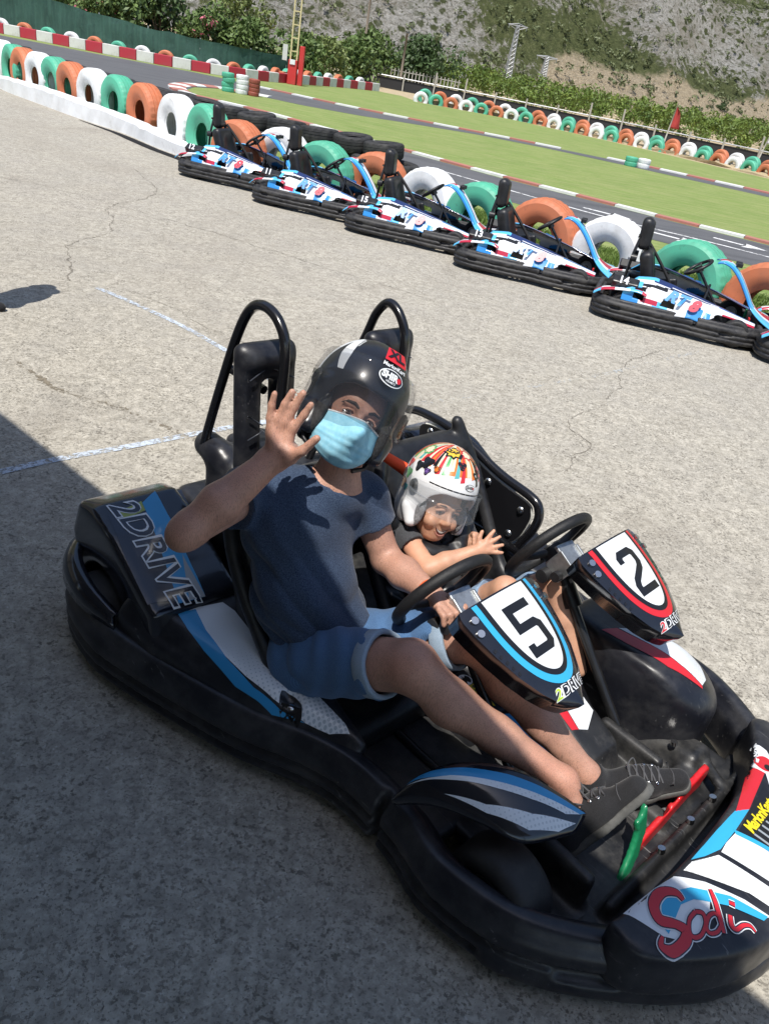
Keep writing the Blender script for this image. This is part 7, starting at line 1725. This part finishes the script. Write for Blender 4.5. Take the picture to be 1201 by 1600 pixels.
S.u(ell(tuple(Q['chest']), (.07, .105, .11)), .03)
S.u(cap(Q['shR'], Q['elR'], .036, .031), .02); S.u(cap(Q['elR'], Q['elR']*.6+Q['wrR']*.4, .031, .034), .012); S.u(cap(Q['elR']*.6+Q['wrR']*.4, Q['wrR'], .034, .022), .012)
dd = Q['haR']-Q['wrR']; dd /= np.linalg.norm(dd); la = cr*.35+cu*.9; la -= dd*la.dot(dd); la /= np.linalg.norm(la)
hc = Q['haR']
S.u(cap(Q['wrR'], hc+la*.010, .019, .014), .01); S.u(cap(Q['wrR'], hc-la*.012, .019, .014), .01)
for i, (q, spr, ln) in enumerate(((.021, .50, .040), (.007, .18, .046), (-.007, -.12, .045), (-.020, -.42, .038))):
    a = hc+la*q+dd*.006; v = dd*math.cos(spr)+la*math.sin(spr); S.u(cap(a, a+v*ln*.55, .0082, .0076), .004); S.u(cap(a+v*ln*.55, a+v*ln+cb*-.004, .0076, .0064), .003)
a = hc+la*.016-dd*.022; v = la*.88+dd*.45; S.u(cap(a, a+v*.022, .0095, .0085), .006); S.u(cap(a+v*.022, a+v*.040+dd*.008, .0082, .007), .003)
S.u(cap(Q['shL'], Q['elL'], .035, .030), .02); S.u(cap(Q['elL'], Q['wrL'], .031, .022), .012); S.u(cap(Q['wrL'], Q['haL'], .020, .020), .01)
hl_ = Q['haL']; d2 = Q['haL']-Q['wrL']; d2 /= np.linalg.norm(d2)
for q in (-.018, -.006, .006, .018): a = hl_+cu*q+d2*.008; S.u(cap(a, a+d2*.014+cb*.010, .0082), .004); S.u(cap(a+d2*.014+cb*.010, a+d2*.002+cb*.024, .008, .007), .003)
S.u(cap(hl_+cu*.020, hl_+cu*.028+cb*.018+d2*.008, .0085, .0075), .005)
for h_, k_, a_ in ((Q['hipR'], Q['knR'], Q['anR']), (Q['hipL'], Q['knL'], Q['anL'])): S.u(cap(h_, k_, .062, .046), .02); S.u(cap(k_, k_*.6+a_*.4, .042, .042), .02); S.u(cap(k_*.6+a_*.4, a_, .042, .028), .02)
kb_ = body('body', S.mesh('body', 2), SKINC, kid, CBS); face(kid, CBS, KHM, ks, mouth=True, host=kb_)
S = SDF((-.54, -.30, .22), (-.18, .28, .74), .0055)
S.u(ell(tuple(Q['chest']+V3(0, .01, 0)), (.092, .122, .135))); S.u(cap(Q['chest'], Q['pelvis']+V3(0, 0, .06), .095, .10), .05)
eR_ = Q['shR']+(Q['elR']-Q['shR'])*.42; eL_ = Q['shL']+(Q['elL']-Q['shL'])*.6
S.u(cap(Q['neck']+V3(0, 0, -.045), Q['shR'], .045, .048), .03); S.u(cap(Q['neck']+V3(0, 0, -.045), Q['shL'], .045, .048), .03); S.u(cap(Q['shR'], eR_, .047, .049), .02); S.u(cap(Q['shL'], eL_, .046, .046), .02)
S.add(lambda x, y, z: .003*np.sin(z*60+x*40+4*np.sin(y*25)))
dq = (Q['elR']-Q['shR']); dq /= np.linalg.norm(dq); S.s_(cap(eR_+dq*.048, eR_+dq*.2, .08), .002); S.s_(cap(eR_, eR_+dq*.2, .040), .002); S.s_(cap(Q['neck']+V3(0, 0, .0), Q['neck']+V3(0, 0, .1), .05), .003)
body('t_shirt', S.mesh('t_shirt', 1), DTEE, kid, CBS)
S = SDF((-.50, -.08, .14), (.02, .38, .66), .0058); S.u(ell(tuple(Q['pelvis']), (.11, .14, .09)))
for h_, k_ in ((Q['hipR'], Q['knR']), (Q['hipL'], Q['knL'])): S.u(cap(h_, h_+(k_-h_)*.80, .074, .060), .03); dv = (k_-h_)/np.linalg.norm(k_-h_); S.s_(cap(h_+(k_-h_)*.80+dv*.065, h_+(k_-h_)*.8+dv*.2, .09), .003); 
S.add(lambda x, y, z: .003*np.sin(x*70+z*50+4*np.sin(y*30)))
body('shorts', S.mesh('shorts', 1), DENC, kid, CBS)
# neck brace and harness
S = SDF((-.56, -.22, .50), (-.22, .20, .80), .005)
ringp = [Vector((-.395+.105*math.cos(a)*1.0+.0, -.045+.115*math.sin(a), .655-.035*math.cos(a)+.01*math.sin(a))) for a in np.linspace(0, 2*PI, 20)]
S.u(tube_sdf(ringp, .028)); S.s_(cap((-.28, -.045, .66), (-.16, -.045, .60), .03), .01)
S.u(cap((-.335, -.115, .625), (-.295, -.10, .53), .026, .020), .02); S.u(cap((-.335, .055, .62), (-.29, .03, .54), .024, .018), .02)
body('neck_brace', S.mesh('neck_brace', 1), BLK, kid, CBS)
mb = MB()
for a_, b_ in (((-.345, -.13, .60), (-.27, -.04, .40)), ((-.345, .07, .60), (-.27, .05, .40))):
    p0, p1 = Vector(a_)-Vector(CBS), Vector(b_)-Vector(CBS); pm = (p0+p1)/2+Vector((.035, -.01, .0)); mb.tube([p0, pm, p1], .017, 8)
mb.build('harness', MATS['webbing'], kid, True)
# comic patterned helmet
CH = NG('comic_print'); vec = CH.tc.outputs['Object']
CH.b.inputs['Base Color'].default_value = (.78, .78, .78, 1); CH.rough(.22); CH.b.inputs['Coat Weight'].default_value = .5
HWH = mat('helmet_white', (.74, .74, .75), .22, .5, coat=.5)
MKH = KHM @ Matrix.Translation((-.008, 0, .034))
kh, kb, kMs, _ = helmet(kid, CBS, MKH, .93, HWH, mat('trim_black', (.015, .015, .016), .5), PADG, visor_mat('visor_clear', (.30, .33, .36), .14), True)
def colm(n, c): return mat(n, c, .25, .5, coat=.4)
CO = colm('print_orange', (.70, .18, .03)); CG = colm('print_green', (.10, .38, .14)); CY = colm('print_yellow', (.72, .48, .05)); CRD = colm('print_red', (.55, .03, .04)); CPU = colm('print_purple', (.16, .09, .30)); CBK = colm('print_black', (.012, .012, .014)); CTL = colm('print_teal', (.10, .40, .42)); CCR = colm('print_cream', (.75, .66, .48))
# sunburst rays over the crown
for q in range(12): dome_poly(kb, kMs, [(-180+q*30, 31+4*math.sin(q*2.1)), (-150+q*30, 31+4*math.sin(q*2.1+2.1)), (-150+q*30, 86), (-180+q*30, 86)], (CCR, CO, CCR, CRD)[q % 4], kh, 'printed_crown', .0004)
for k in range(34):
    a0 = -170+k*10; a1 = a0+7; m_ = (CRD, CCR, CO, CBK, CRD, CG, CCR, CTL)[k % 8]; lo_ = 27+6*math.sin(k*1.9)
    dome_poly(kb, kMs, [(a0, lo_), (a1, lo_+2), ((a0+a1)/2+1.5, 78), ((a0+a1)/2-1.5, 78)], m_, kh, 'sun_ray', .0008)
def burst(az, el, r0, r1, n, m1, m2, off=.0014):
    P_ = [(az+(r0 if i % 2 == 0 else r1)*math.cos(PI*i/n)/max(.35, math.cos(R(el))), el+(r0 if i % 2 == 0 else r1)*math.sin(PI*i/n)) for i in range(2*n)]; dome_poly(kb, kMs, P_, m1, kh, 'comic_burst', off)
    P_ = [(az+.72*(p[0]-az), el+.72*(p[1]-el)) for p in P_]; dome_poly(kb, kMs, P_, m2, kh, 'comic_burst', off+.0007)
burst(-35, 64, 13, 9, 9, CBK, CY); burst(38, 42, 13, 9, 8, CBK, CRD); burst(62, 50, 12, 8, 8, CY, CO); burst(10, 66, 10, 7, 8, CRD, CCR); burst(-100, 52, 11, 8, 8, CG, CCR)
def blobp(az, el, r, m_, off=.0016, n=18, w=.25): dome_poly(kb, kMs, [(az+r*(1+w*math.sin(3*a))*math.cos(a)/max(.35, math.cos(R(el))), el+r*(1+w*math.sin(3*a))*math.sin(a)) for a in np.linspace(0, 2*PI, n, endpoint=False)], m_, kh, 'comic_blob', off)
for (az, el, r, m_) in ((-50, 30, 5, CBK), (-50, 30, 3.8, CO), (62, 30, 6, CBK), (62, 30, 4.6, CY), (-10, 46, 6, CBK), (-10, 46, 4.6, CRD), (30, 58, 6, CBK), (30, 58, 4.8, CO), (78, 36, 7, CRD), (84, 22, 6, CO), (-72, 34, 9, CBK), (-72, 34, 7, CPU), (-84, 24, 8, CBK), (-84, 24, 6, CPU), (-64, 22, 5.5, CBK), (-64, 22, 4, CPU), (48, 26, 5, CO), (-100, 6, 8, CG), (-108, -12, 8, CO), (-95, -16, 5, CTL), (-112, 20, 7, CRD), (-120, 0, 7, CCR), (20, 36, 5, CBK), (20, 36, 4, HWH), (20, 36, 2.6, CBK), (20, 36, 1.6, HWH)):
    blobp(az, el, r, m_, .0016+.0003*rng.random())
dome_text(kb, kMs, 'POW', 7, 38, 42, 8, CBK, kh, .0036, .3); dome_text(kb, kMs, 'ZAP', 7, -35, 64, 0, CBK, kh, .0036, .3)
ov = [(8+9*math.cos(a), 19+4.6*math.sin(a)) for a in np.linspace(0, 2*PI, 22, endpoint=False)]; dome_poly(kb, kMs, ov, CBK, kh, 'maker_oval', .0012); dome_poly(kb, kMs, [(8+(a-8)*.88, 19+(b-19)*.85) for a, b in ov], HWH, kh, 'maker_oval', .002); dome_text(kb, kMs, 'SHIR', 5.2, 6.6, 19, 0, CBK, kh, .0028, .2)
dome_poly(kb, kMs, [(13.2+1.5*math.cos(a), 19+1.6*math.sin(a)) for a in np.linspace(0, 2*PI, 12, endpoint=False)], CRD, kh, 'maker_dot', .0028)
for i in range(12): dome_poly(kb, kMs, [(-52+i*9, 9.0), (-43.5+i*9, 9.0), (-43.5+i*9, 10.6), (-52+i*9, 10.6)], CBK, kh, 'brow_line', .0012)
# orange belt ends beside the seats
ORB = mat('orange_belt', (.80, .09, .03), .6, .3)
def belt(pts, w, m_, nm):
    P_ = catmull(pts, 6); V, F = [], []
    for p in P_: V += [(p[0], p[1]-w/2, p[2]), (p[0], p[1]+w/2, p[2])]
    for i in range(len(P_)-1): F.append((2*i, 2*i+1, 2*i+3, 2*i+2))
    o = link(nm, pymesh(nm, V, F), m_, kart, True); md = o.modifiers.new('s', 'SOLIDIFY'); md.thickness = .004; return o
mb = MB(); mb.tube([(-.61, -.10, .83), (-.55, -.07, .81), (-.50, -.06, .79)], [.018, .022, .016], 10); mb.build('belt_reel', ORB, kart, True)
mb = MB(); mb.tube([(-.66, -.66, .80), (-.62, -.64, .84), (-.60, -.62, .85)], .014, 8); mb.build('belt_reel', ORB, kart, True)
# ================================================================== THE CANOPY THAT SHADES THE NEAR SIDE
HC_ = 3.30
cano = empty('pit_canopy', KM @ Vector((-1, -4.5, 0)), KTH); cano.location.z = .012; tag(cano, 'flat pit building roof whose shade covers the near left side of the kart', 'building')
SHD = -Vector((TOSUN.x/TOSUN.z, TOSUN.y/TOSUN.z)); sk = w2k(Vector((SHD.x, SHD.y, 0)))*(HC_+.12)
def edge(X): return (X-sk.x, -.185+.125*X-sk.y)
a, b = edge(-9), edge(7); c_ = Vector((1, 4.5, 0))
def rel(x, y, z): return (x+1, y+4.5, z)
P_ = [a, b, (b[0]+.8, b[1]-9), (a[0]+.8, a[1]-9)]
V = [rel(x, y, HC_) for x, y in P_]+[rel(x, y, HC_+.12) for x, y in P_]; F = [(0, 3, 2, 1), (4, 5, 6, 7)]+[(i, (i+1) % 4, (i+1) % 4+4, i+4) for i in range(4)]
ROOFM = mat('roof_sheet', (.30, .31, .32), .7, .3, var=.2, vscale=3); link('roof_slab', pymesh('roof_slab', V, F), ROOFM, cano)
WALLC = m_paint('rendered_wall', (.26, .25, .235), (.2, .19, .18), .4, 2, .9)
mb = MB(); mb.box(rel(-.6, -10.3, 1.65), (8.2, .12, 1.64)); mb.build('back_wall', WALLC, cano)
mb = MB(); mb.box(rel(-9.3, -6.6, 1.65), (.12, 3.6, 1.64)); mb.build('side_wall', WALLC, cano)
for x in (-8.0, -3.6, 6.0):
    mb = MB(); mb.box(rel(x, -3.0-.0+.125*x, 1.65), (.09, .09, 1.64)); mb.build('column', WALLC, cano)
# ---- bystander just outside the left edge: one shoe and the shadow reach into the picture
BS = Vector((-3.12, 5.03, .012)); by = bpy.data.objects.new('person', None); COL.objects.link(by); by.location = BS; tag(by, 'person standing cut off by the left edge, only a dark shoe and shadow visible', 'person')
S = SDF((-.45, -.35, 0), (.5, .35, 1.85), .014)
for s in (-1, 1):
    S.u(cap((0, s*.10, .06), (0, s*.11, .50), .045, .062)); S.u(cap((0, s*.11, .50), (0, s*.09, .92), .064, .088), .03); S.u(cap((0, s*.20, 1.42), (-.02, s*.28, 1.12), .052, .045), .03); S.u(cap((-.02, s*.28, 1.12), (.0, s*.29, .90), .044, .032), .02); 
    S.u(ell((.0, s*.29, .85), (.05, .03, .05)), .02)
S.u(ell((0, 0, 1.0), (.12, .17, .16)), .05); S.u(ell((0, 0, 1.28), (.125, .19, .24)), .05); S.u(cap((0, 0, 1.45), (.01, 0, 1.58), .06), .03); S.u(ell((.015, 0, 1.67), (.10, .078, .115)), .02)
link('body', S.mesh('body', 1), SKIN, by, True)
S = SDF((-.3, -.45, .75), (.3, .45, 1.62), .014); S.u(ell((0, 0, 1.02), (.14, .19, .15))); S.u(ell((0, 0, 1.28), (.15, .21, .25)), .05)
for s in (-1, 1): S.u(cap((0, s*.19, 1.43), (.03, s*.26, 1.25), .068, .072), .03)
link('shirt', S.mesh('shirt', 1), m_cloth('grey_shirt', (.2, .2, .21), (.3, .3, .31)), by, True)
S = SDF((-.2, -.3, .04), (.2, .3, 1.1), .014); S.u(ell((0, 0, .98), (.135, .18, .12)))
for s in (-1, 1): S.u(cap((0, s*.105, .12), (0, s*.11, .50), .065, .082)); S.u(cap((0, s*.11, .50), (0, s*.09, .92), .084, .105), .03)
link('trousers', S.mesh('trousers', 1), DENIM, by, True)
for s, dx in ((-1, .06), (1, 0)):
    S = SDF((-.15, s*.11-.1, -.01), (.32, s*.11+.1, .16), .007); S.u(cap((-.05+dx, s*.11, .04), (.08+dx, s*.11, .035), .042)); S.u(cap((.06+dx, s*.11, .03), (.19+dx, s*.11, .026), .042, .035), .03); S.u(cap((-.02+dx, s*.11, .05), (0, s*.11, .11), .045), .02); S.i_(lambda x, y, z: .002-z)
    link('shoe', S.mesh('shoe', 1), SHOE, by, True)
